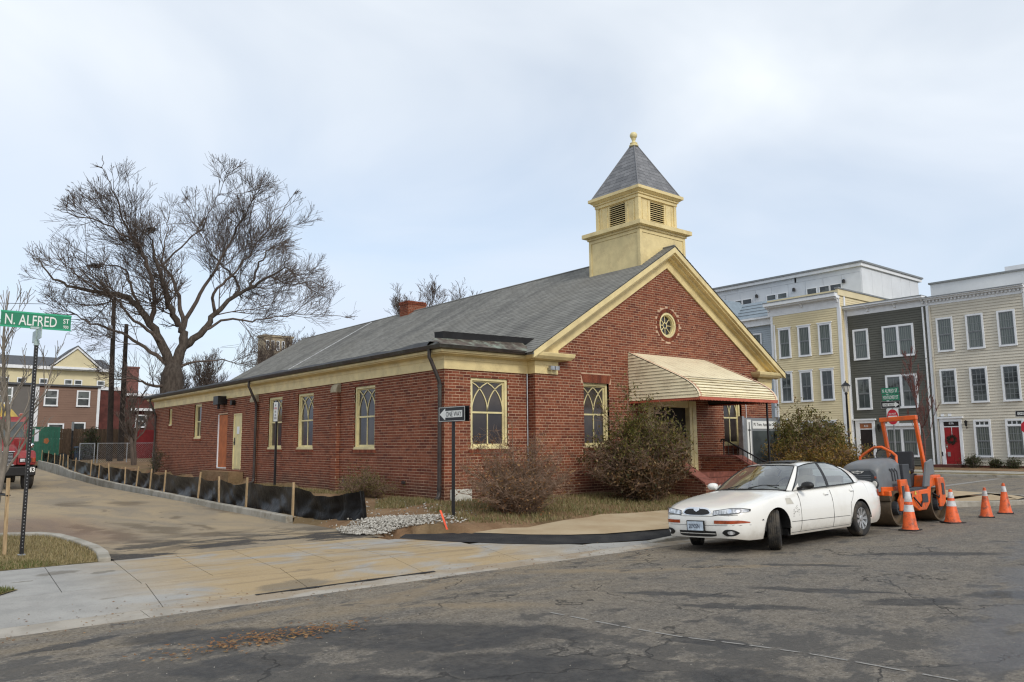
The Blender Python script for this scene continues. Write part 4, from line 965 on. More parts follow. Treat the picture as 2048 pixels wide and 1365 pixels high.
        for k in range(nbr):
            t0, t1 = k/nbr+.004, (k+1)/nbr-.004
            def tp(t):
                s = t*2.62
                if s < 1.26: return (-.29-s, 1.27)
                q = (s-1.26)/1.36; return (-1.55-1.22*q, 1.27-.65*q)
            (y0_, z0_), (y1_, z1_) = tp(t0), tp(t1)
            cp.prism([(xa-.02, y0_, z0_), (xa-.02, y1_, z1_), (xa-.02, y1_, z1_+.055), (xa-.02, y0_, z0_+.055)], (xb-xa+.04, 0, 0))
        stuff(cp.build('coping_bricks', M['stepbrick'], en))
    rl = MB(); X_ = 9.32
    P1, P2 = (X_, -1.12, 1.79), (X_, -2.42, 1.17); 
    rl.tube([(X_, -1.02, 1.70), (X_, -1.05, 1.79), P1, (X_, -1.25, 1.74), P2, (X_, -2.55, 1.14)], .022, 8); rl.tube([(X_, -1.12, .86), P1], .02, 6); rl.tube([(X_, -2.42, .55), P2], .02, 6); rl.tube([(X_, -1.12, 1.05), (X_, -2.42, .72)], .012, 6)
    for k in range(1, 8):
        t = k/8; y = lerp(-1.12, -2.42, t); rl.tube([(X_, y, lerp(.95, .68, t)), (X_, y, lerp(1.77, 1.17, t))], .009, 5)
    rl.build('handrail', M['iron'], en)
    # awning ------------------------------------------------------------
    aw = thing_part('awning', ch); xa, xb = 6.14, 9.77
    prof = [(-.285, 4.26), (-.75, 4.055), (-1.25, 3.83), (-1.72, 3.62), (-2.05, 3.47), (-2.30, 3.345), (-2.50, 3.21), (-2.63, 3.07), (-2.69, 2.96), (-2.70, 2.88)]
    nf = 0
    top = prof[:5]
    for i in range(14):         # long pan slats of the flat slope
        a, b = lerp(xa+.06, xb-.06, i/14), lerp(xa+.06, xb-.06, (i+1)/14); s = MB()
        for (y0_, z0_), (y1_, z1_) in zip(top, top[1:]): s.quad((a, y0_, z0_+.012), (b-.006, y0_, z0_+.012), (b-.006, y1_, z1_+.012), (a, y1_, z1_+.012)); s.quad((b-.006, y0_, z0_+.012), (b, y0_, z0_+.006), (b, y1_, z1_+.006), (b-.006, y1_, z1_+.012))
        s.build('slat', M['awning'], aw)
    curve = []
    for i in range(len(prof)-5): curve.append(prof[4+i])
    curve.append(prof[-1])
    tot = 8
    def cpt(t):
        t *= len(curve)-1; i = min(int(t), len(curve)-2); f = t-i; return (lerp(curve[i][0], curve[i+1][0], f), lerp(curve[i][1], curve[i+1][1], f))
    for i in range(tot):        # lapped slats rolling over the front edge
        (y0_, z0_), (y1_, z1_) = cpt(i/tot), cpt((i+1)/tot); s = MB(); ny, nz = -.5, .5
        y1_, z1_ = lerp(y0_, y1_, .90), lerp(z0_, z1_, .90); s.add([(xa+.06, y0_, z0_), (xb-.06, y0_, z0_), (xb-.06, y1_-.028, z1_+.016), (xa+.06, y1_-.028, z1_+.016), (xb-.06, y1_, z1_), (xa+.06, y1_, z1_)], [(0,1,2,3), (3,2,4,5)]); s.build('slat', M['awning'], aw)
    for x, sg in ((xa, -1), (xb, 1)):      # lapped slats of the two cheeks
        nz = 16; zlo, zhi = 2.875, 4.26
        for i in range(nz):
            z0_, z1_ = lerp(zlo, zhi, i/nz), lerp(zlo, zhi, (i+1)/nz)
            yf = lambda z: interp(sorted([(zz, yy) for yy, zz in prof]), z)
            s = MB(); z0_ += .007; s.add([(x+sg*.022, -.29, z0_), (x+sg*.022, yf(z0_), z0_), (x+sg*.004, yf(z1_), z1_), (x+sg*.004, -.29, z1_), (x, -.29, z0_), (x, yf(z0_), z0_)], [(0,1,2,3), (4,5,1,0)]); s.build('slat', M['awning'], aw)
    bk = MB()
    for x in (xa, xb): bk.poly([(x+(.001 if x == xa else -.001), y, z) for y, z in prof]+[(x+(.001 if x == xa else -.001), -.287, 2.88)])
    for (y0_, z0_), (y1_, z1_) in zip(prof[4:], prof[5:]): bk.quad((xa+.05, y0_+.012, z0_-.012), (xb-.05, y0_+.012, z0_-.012), (xb-.05, y1_+.012, z1_-.006), (xa+.05, y1_+.012, z1_-.006))
    bk.build('slat_gap_shade', M['gutter'], aw)  # dark sheet added behind the slats so their gaps read as shade
    for x in (xa, xb):
        rb = MB()
        for (dx0, dx1, mi) in ((-.012, .06, 1), (.065, .10, 0), (.022, .03, 0)):
            for (y0_, z0_), (y1_, z1_) in zip(prof, prof[1:]):
                e0, e1 = (x+dx0, x+dx1) if x == xa else (x-dx1, x-dx0); L_ = .02 if mi else .024
                rb.quad((e0, y0_-L_*.5, z0_+L_), (e1, y0_-L_*.5, z0_+L_), (e1, y1_-L_*.6, z1_+L_), (e0, y1_-L_*.6, z1_+L_), mi)
        rb.build('edge_banding', [M['awningred'], M['awning']], aw)
    fr = MB()
    def scallop(p0, p1, n):
        p0, p1 = Vector(p0), Vector(p1)
        for i in range(n):
            a, b = p0.lerp(p1, i/n), p0.lerp(p1, (i+1)/n); top_ = .075
            pts = [a+Z0*top_]+[b+Z0*top_]+[b.lerp(a, t)-Z0*(.028*math.sin(math.pi*t)) for t in (0, .25, .5, .75, 1)]
            fr.poly([tuple(q) for q in pts])
    scallop((xa, -2.715, 2.83), (xb, -2.715, 2.83), 56); scallop((xa-.016, -.30, 2.83), (xa-.016, -2.715, 2.83), 38); scallop((xb+.016, -.30, 2.83), (xb+.016, -2.715, 2.83), 38)
    fr.build('fringe', M['awningred'], aw)
    un = MB()
    for x in (xa+.05, (xa+xb)/2, xb-.05): un.tube([(x, y, z-.03) for y, z in prof], .016, 6)
    un.tube([(xa, -2.66, 2.86), (xb, -2.66, 2.86)], .018, 6); un.tube([(xa, -.33, 2.87), (xa, -2.66, 2.86)], .018, 6); un.tube([(xb, -.33, 2.87), (xb, -2.66, 2.86)], .018, 6); un.build('awning_frame', M['iron'], aw)
    for x in (9.58,):
        p = MB(); p.box(x-.022, x+.022, -2.50, -2.455, .25, 2.87); p.build('post', M['iron'], aw)
    # side doors and fittings -------------------------------------------
    d = MB(); d.box(.03, .06, 14.47, 15.40, .92, 2.90); d.build('boarded_door', M['door_orange'], ch)
    d = MB(); d.box(-.01, .05, 15.40, 15.44, .90, 2.92); d.box(-.01, .05, 14.43, 15.40, .885, .915); d.build('door_jamb', M['white'], ch)
    dd = MB(); dd.box(.02, .05, 13.0, 13.71, .89, 2.86); sd = dd.build('side_door', M['door_cream'], ch)
    d = MB()
    for z0_, z1_ in ((1.0, 1.55), (1.68, 2.15), (2.28, 2.75)):
        for y0_, y1_ in ((13.06, 13.32), (13.39, 13.65)): d.box(.012, .02, y0_, y1_, z0_, z1_)
    d.build('door_panel', M['door_cream'], sd)
    d = MB(); d.lathe([(.0, -.05), (.03, -.045), (.035, -.02), (.02, 0)], (.02, 13.64, 1.85), 'x', 10); d.box(.0, .02, 13.60, 13.68, 1.75, 2.02); d.build('door_handle', M['iron'], sd)
    d = MB(); d.box(.0, .011, 13.2, 13.42, 2.15, 2.42); d.build('paper_notice', M['white'], sd)
    d = MB(); d.box(-.01, .05, 12.95, 13.0, .87, 2.90); d.box(-.01, .05, 13.71, 13.76, .87, 2.90); d.box(-.01, .05, 13.0, 13.71, 2.86, 2.90); d.build('door_frame', M['trimcream'], ch)
    d = MB(); d.box(-.36, -.01, 14.55, 15.05, 3.28, 3.60); d.tube([(-.2, 14.9, 3.3), (-.2, 14.9, 3.12)], .05, 8); d.build('utility_box', M['black'], ch)
    d = MB(); d.tube([(-.02, 13.72, 3.31), (-.16, 13.72, 3.31)], .10, 10); d.build('lamp_fitting', M['black'], ch)
    d = MB(); d.box(-.03, .0, 4.9, 5.05, .68, .76); d.box(-.03, 0, 1.7, 1.86, .74, .81); d.build('wall_vent', M['gutter'], ch)
    d = MB(); d.box(-.55, -.02, 12.6, 15.6, .2, .80); d.build('door_stoop', M['soil'], ch)
    d = MB(); d.box(.16, .66, -.19, -.004, .2, .66); d.build('corner_block', M['whiteblock'], ch)
    return ch
build_church()
# ------------------------------------------------------------------ row houses across the side street
def house_materials():
    for nm, c in (('sid_beige', C(.57, .53, .44)), ('sid_dark', C(.098, .098, .080)), ('sid_yellow', C(.66, .57, .36)), ('sid_blue', C(.37, .42, .46)), ('sid_white', C(.62, .65, .68)), ('sid_brown', C(.20, .12, .085)), ('sid_grey', C(.13, .12, .11)), ('sid_cream', C(.62, .55, .35))):
        M[nm] = mat(nm, c, .6, var=.07, scale=.8)
    M['tin'] = mat('grey_metal_roof', C(.20, .25, .29), .45, var=.15)
    M['asphroof'] = mat('dark_grey_roof', C(.085, .09, .10), .85, var=.2)
    M['towerstone'] = mat('tower_stone', C(.33, .275, .19), .9, var=.3, scale=.4)
    M['towerbrick'] = mat('tower_brick', C(.17, .075, .062), .85, var=.3)
    M['redbrickfar'] = mat('far_red_brick', C(.10, .032, .026), .85, var=.35, scale=2.5)
    M['door_red'] = mat('red_door', C(.30, .015, .018), .35, var=.08)
    M['door_brown'] = mat('dark_brown_door', C(.018, .012, .011), .35)
    M['sash'] = mat('grey_sash', C(.20, .215, .225), .5, var=.05)
    M['wreath'] = mat('dark_wreath', C(.02, .02, .012), .8, var=.5, scale=20)
    M['amberlit'] = mat('amber_transom', C(.32, .12, .05), .3)
house_materials()
def hwin(parent, xf, y0, y1, z0, z1, cols=2, rows=2, glass='hglass', trim=.10, double=False, transom=0, head=False):
    """double-hung window on a facade facing -X; y0 < y1"""
    xf -= .062; w = thing_part('window', parent)
    f = MB(); f.box(xf-.05, xf+.02, y0, y0+trim, z0, z1); f.box(xf-.05, xf+.02, y1-trim, y1, z0, z1); f.box(xf-.05, xf+.02, y0+trim, y1-trim, z1-trim, z1); f.box(xf-.06, xf+.02, y0-.01, y1+.01, z0-.02, z0+trim*.8)
    if head: f.box(xf-.08, xf+.02, y0-.06, y1+.06, z1+.002, z1+.07)
    bays = [(y0+trim, y1-trim)]
    if double: m = (y0+y1)/2; f.box(xf-.05, xf+.02, m-trim*.6, m+trim*.6, z0+trim*.8, z1-trim); bays = [(y0+trim, m-trim*.6), (m+trim*.6, y1-trim)]
    zt = z1-trim
    if transom: f.box(xf-.05, xf+.02, y0+trim, y1-trim, zt-transom-.09, zt-transom); 
    f.build('frame', M['white'], w)
    for a, b in bays:
        top = zt-transom-.09 if transom else zt
        bot = z0+trim*.8; mid = (top+bot)/2
        t = .045
        for za, zb, xo in ((mid, top, 0), (bot, mid, .02)):
            s = MB(); s.box(xf-.03+xo, xf-.005+xo, a, a+t, za, zb); s.box(xf-.03+xo, xf-.005+xo, b-t, b, za, zb); s.box(xf-.03+xo, xf-.005+xo, a+t, b-t, zb-t, zb); s.box(xf-.03+xo, xf-.005+xo, a+t, b-t, za, za+t); s.build('sash', M['sash'], w)
        mu = MB()
        for za, zb, xo in ((mid+t, top-t, 0), (bot+t, mid-t, .02)):
            for k in range(1, cols): y = lerp(a+t, b-t, k/cols); mu.box(xf-.022+xo, xf-.01+xo, y-.011, y+.011, za, zb)
            for k in range(1, rows): z = lerp(za, zb, k/rows); mu.box(xf-.021+xo, xf-.011+xo, a+t, b-t, z-.011, z+.011)
            p = MB(); p.box(xf-.012+xo, xf-.008+xo, a+t, b-t, za, zb); p.build('pane', M[glass], w)
        if mu.f: mu.build('muntin', M['sash'], w)
    if transom:
        a, b = y0+trim, y1-trim
        for k in range(3):
            p = MB(); p.box(xf-.02, xf-.01, lerp(a, b, k/3)+.03, lerp(a, b, (k+1)/3)-.03, zt-transom+.03, zt-.03); p.build('pane', M['hglass'], w)
        p = MB(); p.box(xf-.012, xf-.004, a, b, zt-transom, zt); p.build('transom_bar', M['white'], w)
def siding(parent, xf, y0, y1, z0, z1, m, ex=.155, side=None):
    """lapped boards, one object each"""
    n = int(round((z1-z0)/ex)); e = (z1-z0)/n; b = MB()
    b.add([(-.048, 0, 0), (-.048, y1-y0, 0), (-.012, y1-y0, e+.012), (-.012, 0, e+.012), (0, 0, .0), (0, y1-y0, .0)], [(0,3,2,1), (0,1,5,4)])
    me = b.mesh('siding_board'); me.materials.append(M[m])
    for i in range(n):
        o = bpy.data.objects.new('siding_board', me); COL.objects.link(o); o.parent = parent; o.location = Vector((xf, y0, z0+i*e))-parent.location
def cornice(parent, xf, y0, y1, z0, z1, brackets=4, proj=.5, dentil=False):
    c = MB(); zf = z0+(z1-z0)*.62
    c.box(xf-.05, xf+.02, y0, y1, z0, zf); c.box(xf-.09, xf+.02, y0, y1, zf-.06, zf); c.box(xf-proj*.7, xf+.02, y0, y1, zf, zf+.09); c.box(xf-proj, xf+.05, y0, y1, zf+.09, z1-.05)
    c.build('cornice', M['white'], parent)
    c = MB(); c.box(xf-proj-.03, xf+.3, y0, y1, z1-.05, z1); c.build('cornice_cap', M['sash'], parent)
    for k in range(brackets):
        y = lerp(y0+.12, y1-.12, k/(brackets-1)); b = MB(); w = .05
        b.prism([(xf-.06, y-w, zf-.28), (xf-.14, y-w, zf-.24), (xf-.16, y-w, zf-.12), (xf-proj*.62, y-w, zf-.04), (xf-proj*.62, y-w, zf), (xf-.06, y-w, zf)], (0, 2*w, 0)); b.build('bracket', M['white'], parent)
    if dentil:
        d = MB(); n = 26
        for k in range(n):
            y = lerp(y0+.1, y1-.1, k/(n-1)); d.box(xf-.17, xf-.05, y-.05, y+.05, zf-.13, zf)
        d.build('dentils', M['white'], parent)
def door(parent, xf, y0, y1, z0, z1, m, number, transom_m, wreath=False, sur=None):
    xf -= .05; d = thing_part('front_door', parent)
    b = MB(); b.box(xf+.0, xf+.05, y0, y1, z0, z1); leaf = b.build('door_leaf', M[m], d)
    p = MB()
    for za, zb in ((z0+.15, z0+.75), (z0+.9, z1-.75), (z1-.62, z1-.12)):
        for ya, yb in ((y0+.09, (y0+y1)/2-.04), ((y0+y1)/2+.04, y1-.09)): p.box(xf-.012, xf+.0, ya, yb, za, zb)
    p.build('door_panel', M[m], d)
    b = MB(); b.box(xf-.005, xf+.04, y0, y1, z1+.06, z1+.40); b.build('transom', M[transom_m], d)
    s = MB(); a, c, t = sur
    s.box(xf-.07, xf+.02, a, y0-.01, z0-.02, t-.28); s.box(xf-.07, xf+.02, y1+.01, c, z0-.02, t-.28); s.box(xf-.08, xf+.02, a, c, t-.28, t-.10); s.box(xf-.16, xf+.02, a-.10, c+.10, t-.10, t); s.box(xf-.02, xf+.045, y0-.01, y1+.01, z1+.0, z1+.06); s.build('door_surround', M['white'], d)
    h = MB(); h.lathe([(0, -.06), (.03, -.05), (.03, -.02), (.015, 0)], (xf-.005, y1-.09, z0+1.0), 'x', 8); h.box(xf-.02, xf-.001, y1-.12, y1-.06, z0+.9, z0+1.15); h.build('door_handle', M['chrome'], d)
    letters('house_number', number, M['white'], d, Vector((xf-.008, (y0+y1)/2, z1+.23))-parent.location, rot=(0, 0, -math.pi/2), height=.13, bold=.01)
    if wreath:
        w = MB(); rnd = random.Random(4); cy, cz = (y0+y1)/2+.02, z0+1.42
        for k in range(160):
            a = rnd.uniform(0, 6.283); r = .19+rnd.uniform(-.07, .09); q = Vector((xf-.03-rnd.random()*.07, cy+r*math.cos(a), cz+r*math.sin(a))); v = Vector((rnd.uniform(-.3, .3), rnd.uniform(-1, 1), rnd.uniform(-1, 1))).normalized()*.07; u = v.cross(Vector((1, .2, .1))).normalized()*.018
            w.poly([tuple(q-v), tuple(q+u), tuple(q+v), tuple(q-u)])
        w.build('wreath', M['wreath'], d)
        r_ = MB(); r_.box(xf-.02, xf-.013, (y0+y1)/2-.012, (y0+y1)/2+.012, cz+.2, z1); r_.build('ribbon', M['white'], d)
def wall_lantern(parent, xf, y, z):
    l = MB(); l.lathe([(.0, .30), (.05, .26), (.10, .22), (.085, .18), (.065, -.02), (.03, -.06), (.0, -.09)], (xf-.17, y, z), n=8); l.tube([(xf, y, z-.12), (xf-.1, y, z-.2), (xf-.17, y, z-.08)], .015, 5); l.build('wall_lantern', M['black'], parent)

def build_houses():
    G = 'row houses across the side street'
    xf = 39.0; zg = .12
    # --- beige house with the red door
    h = thing('row_house', 'pale beige clapboard row house with a red front door and wreath', 'house', (xf, 2.2, zg), group=G)
    b = MB(); b.box(xf+.03, xf+11, -.35, 4.95, -.1, 10.1); b.build('wall', M['sid_beige'], h); b = MB(); b.box(xf-.03, xf+.1, -.35, 4.95, -.1, .24); b.build('foundation', M['redbrickfar'], h)
    siding(h, xf, -.30, 4.86, .24, 9.86, 'sid_beige', .17)
    k_ = MB(); k_.box(xf-.06, xf+.02, 4.80, 4.95, .2, 9.84); k_.build('corner_board', M['white'], h); k_ = MB(); k_.box(xf-.06, xf+.02, -.40, -.27, .2, 9.84); k_.build('corner_board', M['white'], h)
    cornice(h, xf, -.42, 4.95, 9.84, 10.33, 2, .42, True)
    for (a, bb) in ((3.47, 4.41), (1.82, 2.77), (.18, 1.11)):
        hwin(h, xf, a, bb, 6.95, 9.0, 3, 2, 'hcurt'); hwin(h, xf, a+.03, bb+.02, 3.84, 5.89, 3, 3, 'hglass')
    hwin(h, xf, 1.9, 2.8, .72, 2.85, 3, 2, 'hcurt', transom=.22); hwin(h, xf, .24, 1.16, .74, 2.85, 3, 2, 'hcurt', transom=.22)
    door(h, xf, 3.60, 4.43, .30, 2.45, 'door_red', '836', 'door_brown', True, (3.43, 4.64, 3.06)); wall_lantern(h, xf, 3.17, 2.55)
    b = MB(); b.box(xf-1.0, xf-.01, 3.3, 4.8, -.1, .28); b.build('stoop', M['redbrickfar'], h)
    b = MB(); b.box(xf+6.5, xf+10, .5, 7.2, 9.6, 12.35); b.build('roof_storey', M['sid_white'], h); b = MB(); b.box(xf+6.4, xf+10.1, .4, 7.3, 12.352, 12.47); b.build('roof_edge', M['sash'], h); b = MB(); b.box(xf+7.2, xf+8.5, 1.2, 2.8, 12.472, 12.9); b.build('vent_box', M['white'], h)
    # --- dark house
    h = thing('row_house', 'dark olive grey clapboard row house with white window trim', 'house', (xf, 7.5, zg), group=G)
    b = MB(); b.box(xf+.03, xf+11, 4.96, 10.05, -.1, 10.2); b.build('wall', M['sid_dark'], h)
    siding(h, xf, 4.97, 10.02, .2, 9.85, 'sid_dark', .15)
    cornice(h, xf, 4.96, 10.34, 9.85, 10.50, 4, .5)
    k_ = MB(); k_.box(xf-.06, xf+.02, 9.93, 10.08, .2, 9.84); k_.build('corner_board', M['white'], h)
    hwin(h, xf, 8.59, 9.61, 6.9, 8.9, 2, 1, 'hcurt', .12); hwin(h, xf, 5.75, 7.69, 6.9, 8.9, 2, 1, 'hcurt', .12, True)
    hwin(h, xf, 8.62, 9.62, 3.68, 5.75, 2, 1, 'hglass', .12); hwin(h, xf, 5.76, 7.69, 3.69, 5.77, 2, 1, 'hglass', .12, True)
    hwin(h, xf, 5.9, 7.9, .70, 2.50, 2, 1, 'hcurt', .12, True, head=True)
    b = MB(); b.box(xf-.25, xf+.02, 5.75, 8.05, 2.58, 2.75)
    for y in (5.85, 7.95): b.prism([(xf-.05, y-.06, 1.95), (xf-.22, y-.06, 2.5), (xf-.22, y-.06, 2.58), (xf-.05, y-.06, 2.58)], (0, .12, 0))
    b.build('window_hood', M['white'], h)
    door(h, xf, 8.74, 9.53, .29, 2.41, 'door_brown', '832', 'amberlit', False, (8.56, 9.80, 3.09)); wall_lantern(h, xf, 8.30, 2.45)
    b = MB(); b.box(xf-.02, xf+.03, 7.98, 8.28, 1.2, 1.36); b.build('name_plaque', M['black'], h)
    # --- yellow house, standing a little forward
    xy = 38.2
    h = thing('row_house', 'yellow clapboard row house with white bracketed cornice beside the dark house', 'house', (xy, 12.6, zg), group=G)
    b = MB(); b.box(xy+.03, xy+12, 10.10, 15.05, -.1, 11.2); b.build('wall', M['sid_yellow'], h); siding(h, xy, 10.12, 15.0, .2, 10.40, 'sid_yellow', .15)
    bb = MB(); bb.box(xy+.04, xy+12.2, 10.05, 10.09, -.1, 11.2); bb.build('side_siding', M['sid_yellow'], h)
    lap = MB()
    for i in range(73):
        z = .2+i*.15; lap.add([(xy, 10.02, z), (xy+6, 10.02, z), (xy+6, 10.04, z+.15), (xy, 10.04, z+.15), (xy, 10.05, z), (xy+6, 10.05, z)], [(0,1,2,3), (4,5,1,0)])
    lap.build('side_siding_boards', M['sid_yellow'], h)
    k_ = MB(); k_.box(xy-.055, xy+.10, 9.97, 10.18, .2, 10.41); k_.build('corner_board', M['white'], h); k_ = MB(); k_.box(xy-.05, xy+.02, 14.93, 15.10, .2, 10.4); k_.build('corner_board', M['white'], h); k_ = MB(); k_.box(xy+.55, xy+.72, 9.97, 10.04, .2, 11.2); k_.build('corner_board', M['white'], h)
    cornice(h, xy, 9.985, 15.30, 10.42, 11.36, 3, .6); b = MB(); b.box(xy-.2, xy+12.2, 9.95, 10.12, 11.2, 11.62); b.box(xy-.19, xy+.2, 10.125, 15.2, 11.362, 11.55); b.build('parapet', M['sid_yellow'], h); b = MB(); b.box(xy-.25, xy+12.25, 9.90, 10.17, 11.622, 11.72); b.build('parapet_cap', M['sash'], h)
    for (a, c2) in ((13.60, 14.52), (12.13, 13.05), (10.63, 11.56)):
        hwin(h, xy, a, c2, 7.39, 9.47, 2, 1, 'hcurt', .11, head=True); hwin(h, xy, a+.04, c2+.02, 4.34, 6.40, 2, 1, 'hglass', .11, head=True)
    hwin(h, xy, 10.7, 11.7, .9, 3.0, 2, 1, 'hglass', .11, head=True); hwin(h, xy, 12.3, 13.2, .9, 3.0, 2, 1, 'hglass', .11, head=True)
    # --- blue house
    h = thing('row_house', 'light blue clapboard row house with a blue grey metal roof behind the church gable', 'house', (xf, 18, zg), group=G)
    b = MB(); b.box(xf+.03, xf+11, 15.1, 21.5, -.1, 10.4); b.build('wall', M['sid_blue'], h); siding(h, xf-.02, 15.12, 21.4, .2, 10.0, 'sid_blue', .15)
    b = MB(); b.box(xf-.3, xf+.02, 15.10, 21.5, 10.0, 10.45); b.box(xf-.55, xf+.02, 15.1, 21.6, 10.45, 10.58); b.box(xf-.06, xf+.02, 15.10, 15.36, .2, 10.0); b.build('cornice', M['white'], h)
    b = MB(); b.prism([(xf-.5, 15.1, 10.6), (xf+2.5, 15.1, 12.3), (xf+5, 15.1, 12.3), (xf+5, 15.1, 10.6)], (0, 6.5, 0)); b.build('roof', M['tin'], h)
    sm = MB()
    for k in range(1, 5): z = 10.6+.34*k; x = xf-.5+.6*k; sm.box(x-.03, x+.03, 15.1, 21.6, z-.0, z+.03)
    sm.build('roof_seam', M['sash'], h)
    d = MB(); d.prism([(xf-.35, 18.4, 10.6), (xf-.35, 20.6, 10.6), (xf-.35, 19.5, 12.25)], (2.6, 0, 0)); d.build('dormer', M['white'], h)
    d = MB(); d.prism([(xf-.5, 18.25, 10.6), (xf-.5, 18.4, 10.55), (xf-.5, 19.5, 12.25), (xf-.5, 19.5, 12.42)], (2.6, 0, 0)); d.prism([(xf-.5, 20.75, 10.6), (xf-.5, 20.6, 10.55), (xf-.5, 19.5, 12.25), (xf-.5, 19.5, 12.42)], (2.6, 0, 0)); d.build('dormer_roof', M['tin'], h)
    for a in (16.34, 18.3, 19.9): hwin(h, xf-.02, a, a+.88, 7.4, 9.5, 2, 1, 'hcurt', .11); hwin(h, xf-.02, a, a+.88, 4.3, 6.4, 2, 1, 'hglass', .11)
    # --- white modern block behind
    xw = 46.0
    h = thing('apartment_block', 'tall white panelled apartment block rising behind the yellow and blue houses', 'building', (xw, 20, .1))
    b = MB(); b.box(xw+.03, xw+9.75, 12.25, 42, -.2, 14.85); b.build('wall', M['sid_white'], h)
    b = MB(); b.box(xw-.25, xw+10, 12.05, 42, 14.66, 14.9); b.build('fascia', M['white'], h); b = MB(); b.box(xw-.35, xw+10.1, 11.95, 42, 14.902, 15.03); b.build('roof_edge', M['sash'], h)
    y = 12.25
    while y < 40:
        p = MB(); p.box(xw-.0, xw+.04, y+.012, y+1.5-.012, 10, 14.25); p.build('wall_panel', M['sid_white'], h); y += 1.5
    for y in (12.25, 17.5, 23, 28.5): p = MB(); p.box(xw-.0, xw+.04, y+.01, y+5.4, 14.28, 14.65); p.build('wall_panel', M['sid_white'], h)
    for k in range(6):
        p = MB(); p.box(xw+.05+k*1.6, xw+1.63+k*1.6, 12.20, 12.26, 10, 14.6); p.build('wall_panel', M['sid_white'], h)
    for a, c2 in ((22.62, 23.37), (21.66, 22.49), (19.39, 20.18), (18.40, 19.17), (15.84, 16.60), (14.79, 15.54), (13.82, 14.67)):
        w = thing_part('window', h); f = MB(); f.box(xw-.05, xw, a-.07, a, 12.0, 13.65); f.box(xw-.05, xw, c2, c2+.07, 12.0, 13.65); f.box(xw-.05, xw, a, c2, 13.58, 13.65); f.build('frame', M['white'], w)
        f = MB(); f.box(xw-.02, xw-.005, a, c2, 12.0, 13.58); f.build('pane', M['hglass'], w)
    for y in (21.1, 17.7, 13.55, 24.2): p = MB(); p.lathe([(.12, -.16), (.12, .05), (.05, .12)], (xw-.12, y, 13.75), n=10); p.build('wall_lamp', M['black'], h)
build_houses()
def house_fittings():
    for o in list(COL.objects):
        if o.type == 'EMPTY' and o.name.startswith('row_house') and o.parent is None:
            x, y = o.location.x, o.location.y; s = 1 if y < 12 else -1
            yy = {2: 4.72, 7: 5.12, 12: 14.80, 18: 15.5}.get(int(y), y+2)
            d = MB(); d.box(x-.13, x-.05, yy-.04, yy+.04, .15, 9.8); d.box(x-.13, x-.049, yy-.05, yy+.05, 3.0, 3.04); d.box(x-.13, x-.049, yy-.05, yy+.05, 6.6, 6.64); d.build('downpipe', M['white'] if y > 5 else M['sid_beige'], o)
            v = MB(); v.box(x-.11, x-.045, yy-.75, yy-.58, 3.1, 3.25); v.build('wall_vent', M['white'], o)
            v = MB(); v.box(x-.12, x-.045, yy-.55, yy-.40, .75, 1.0); v.build('meter_box', M['metal'], o)
house_fittings()

# ------------------------------------------------------------------ houses at the far end of the alley (facing -Y)
def ywin(parent, yf, x0, x1, z0, z1, glass='hglass'):
    yf -= .05; w = thing_part('window', parent); t = .11
    f = MB(); f.box(x0, x0+t, yf-.06, yf+.02, z0, z1); f.box(x1-t, x1, yf-.06, yf+.02, z0, z1); f.box(x0+t, x1-t, yf-.06, yf+.02, z1-t, z1); f.box(x0-.02, x1+.02, yf-.08, yf+.02, z0-.02, z0+t); m = (z0+z1)/2; f.box(x0+t, x1-t, yf-.05, yf+.01, m-.04, m+.04); f.build('frame', M['white'], w)
    for za, zb in ((z0+t, m-.04), (m+.04, z1-t)): p = MB(); p.box(x0+t, x1-t, yf-.01, yf+.0, za, zb); p.build('pane', M[glass], w)
def yboards(parent, yf, x0, x1, z0, z1, m, ex=.2):
    n = int((z1-z0)/ex); b = MB(); b.add([(0, -.03, 0), (x1-x0, -.03, 0), (x1-x0, -.01, ex+.01), (0, -.01, ex+.01), (0, 0, 0), (x1-x0, 0, 0)], [(0,1,2,3), (4,5,1,0)])
    me = b.mesh('siding_board'); me.materials.append(M[m])
    for i in range(n): o = bpy.data.objects.new('siding_board', me); COL.objects.link(o); o.parent = parent; o.location = Vector((x0, yf, z0+i*ex))-parent.location
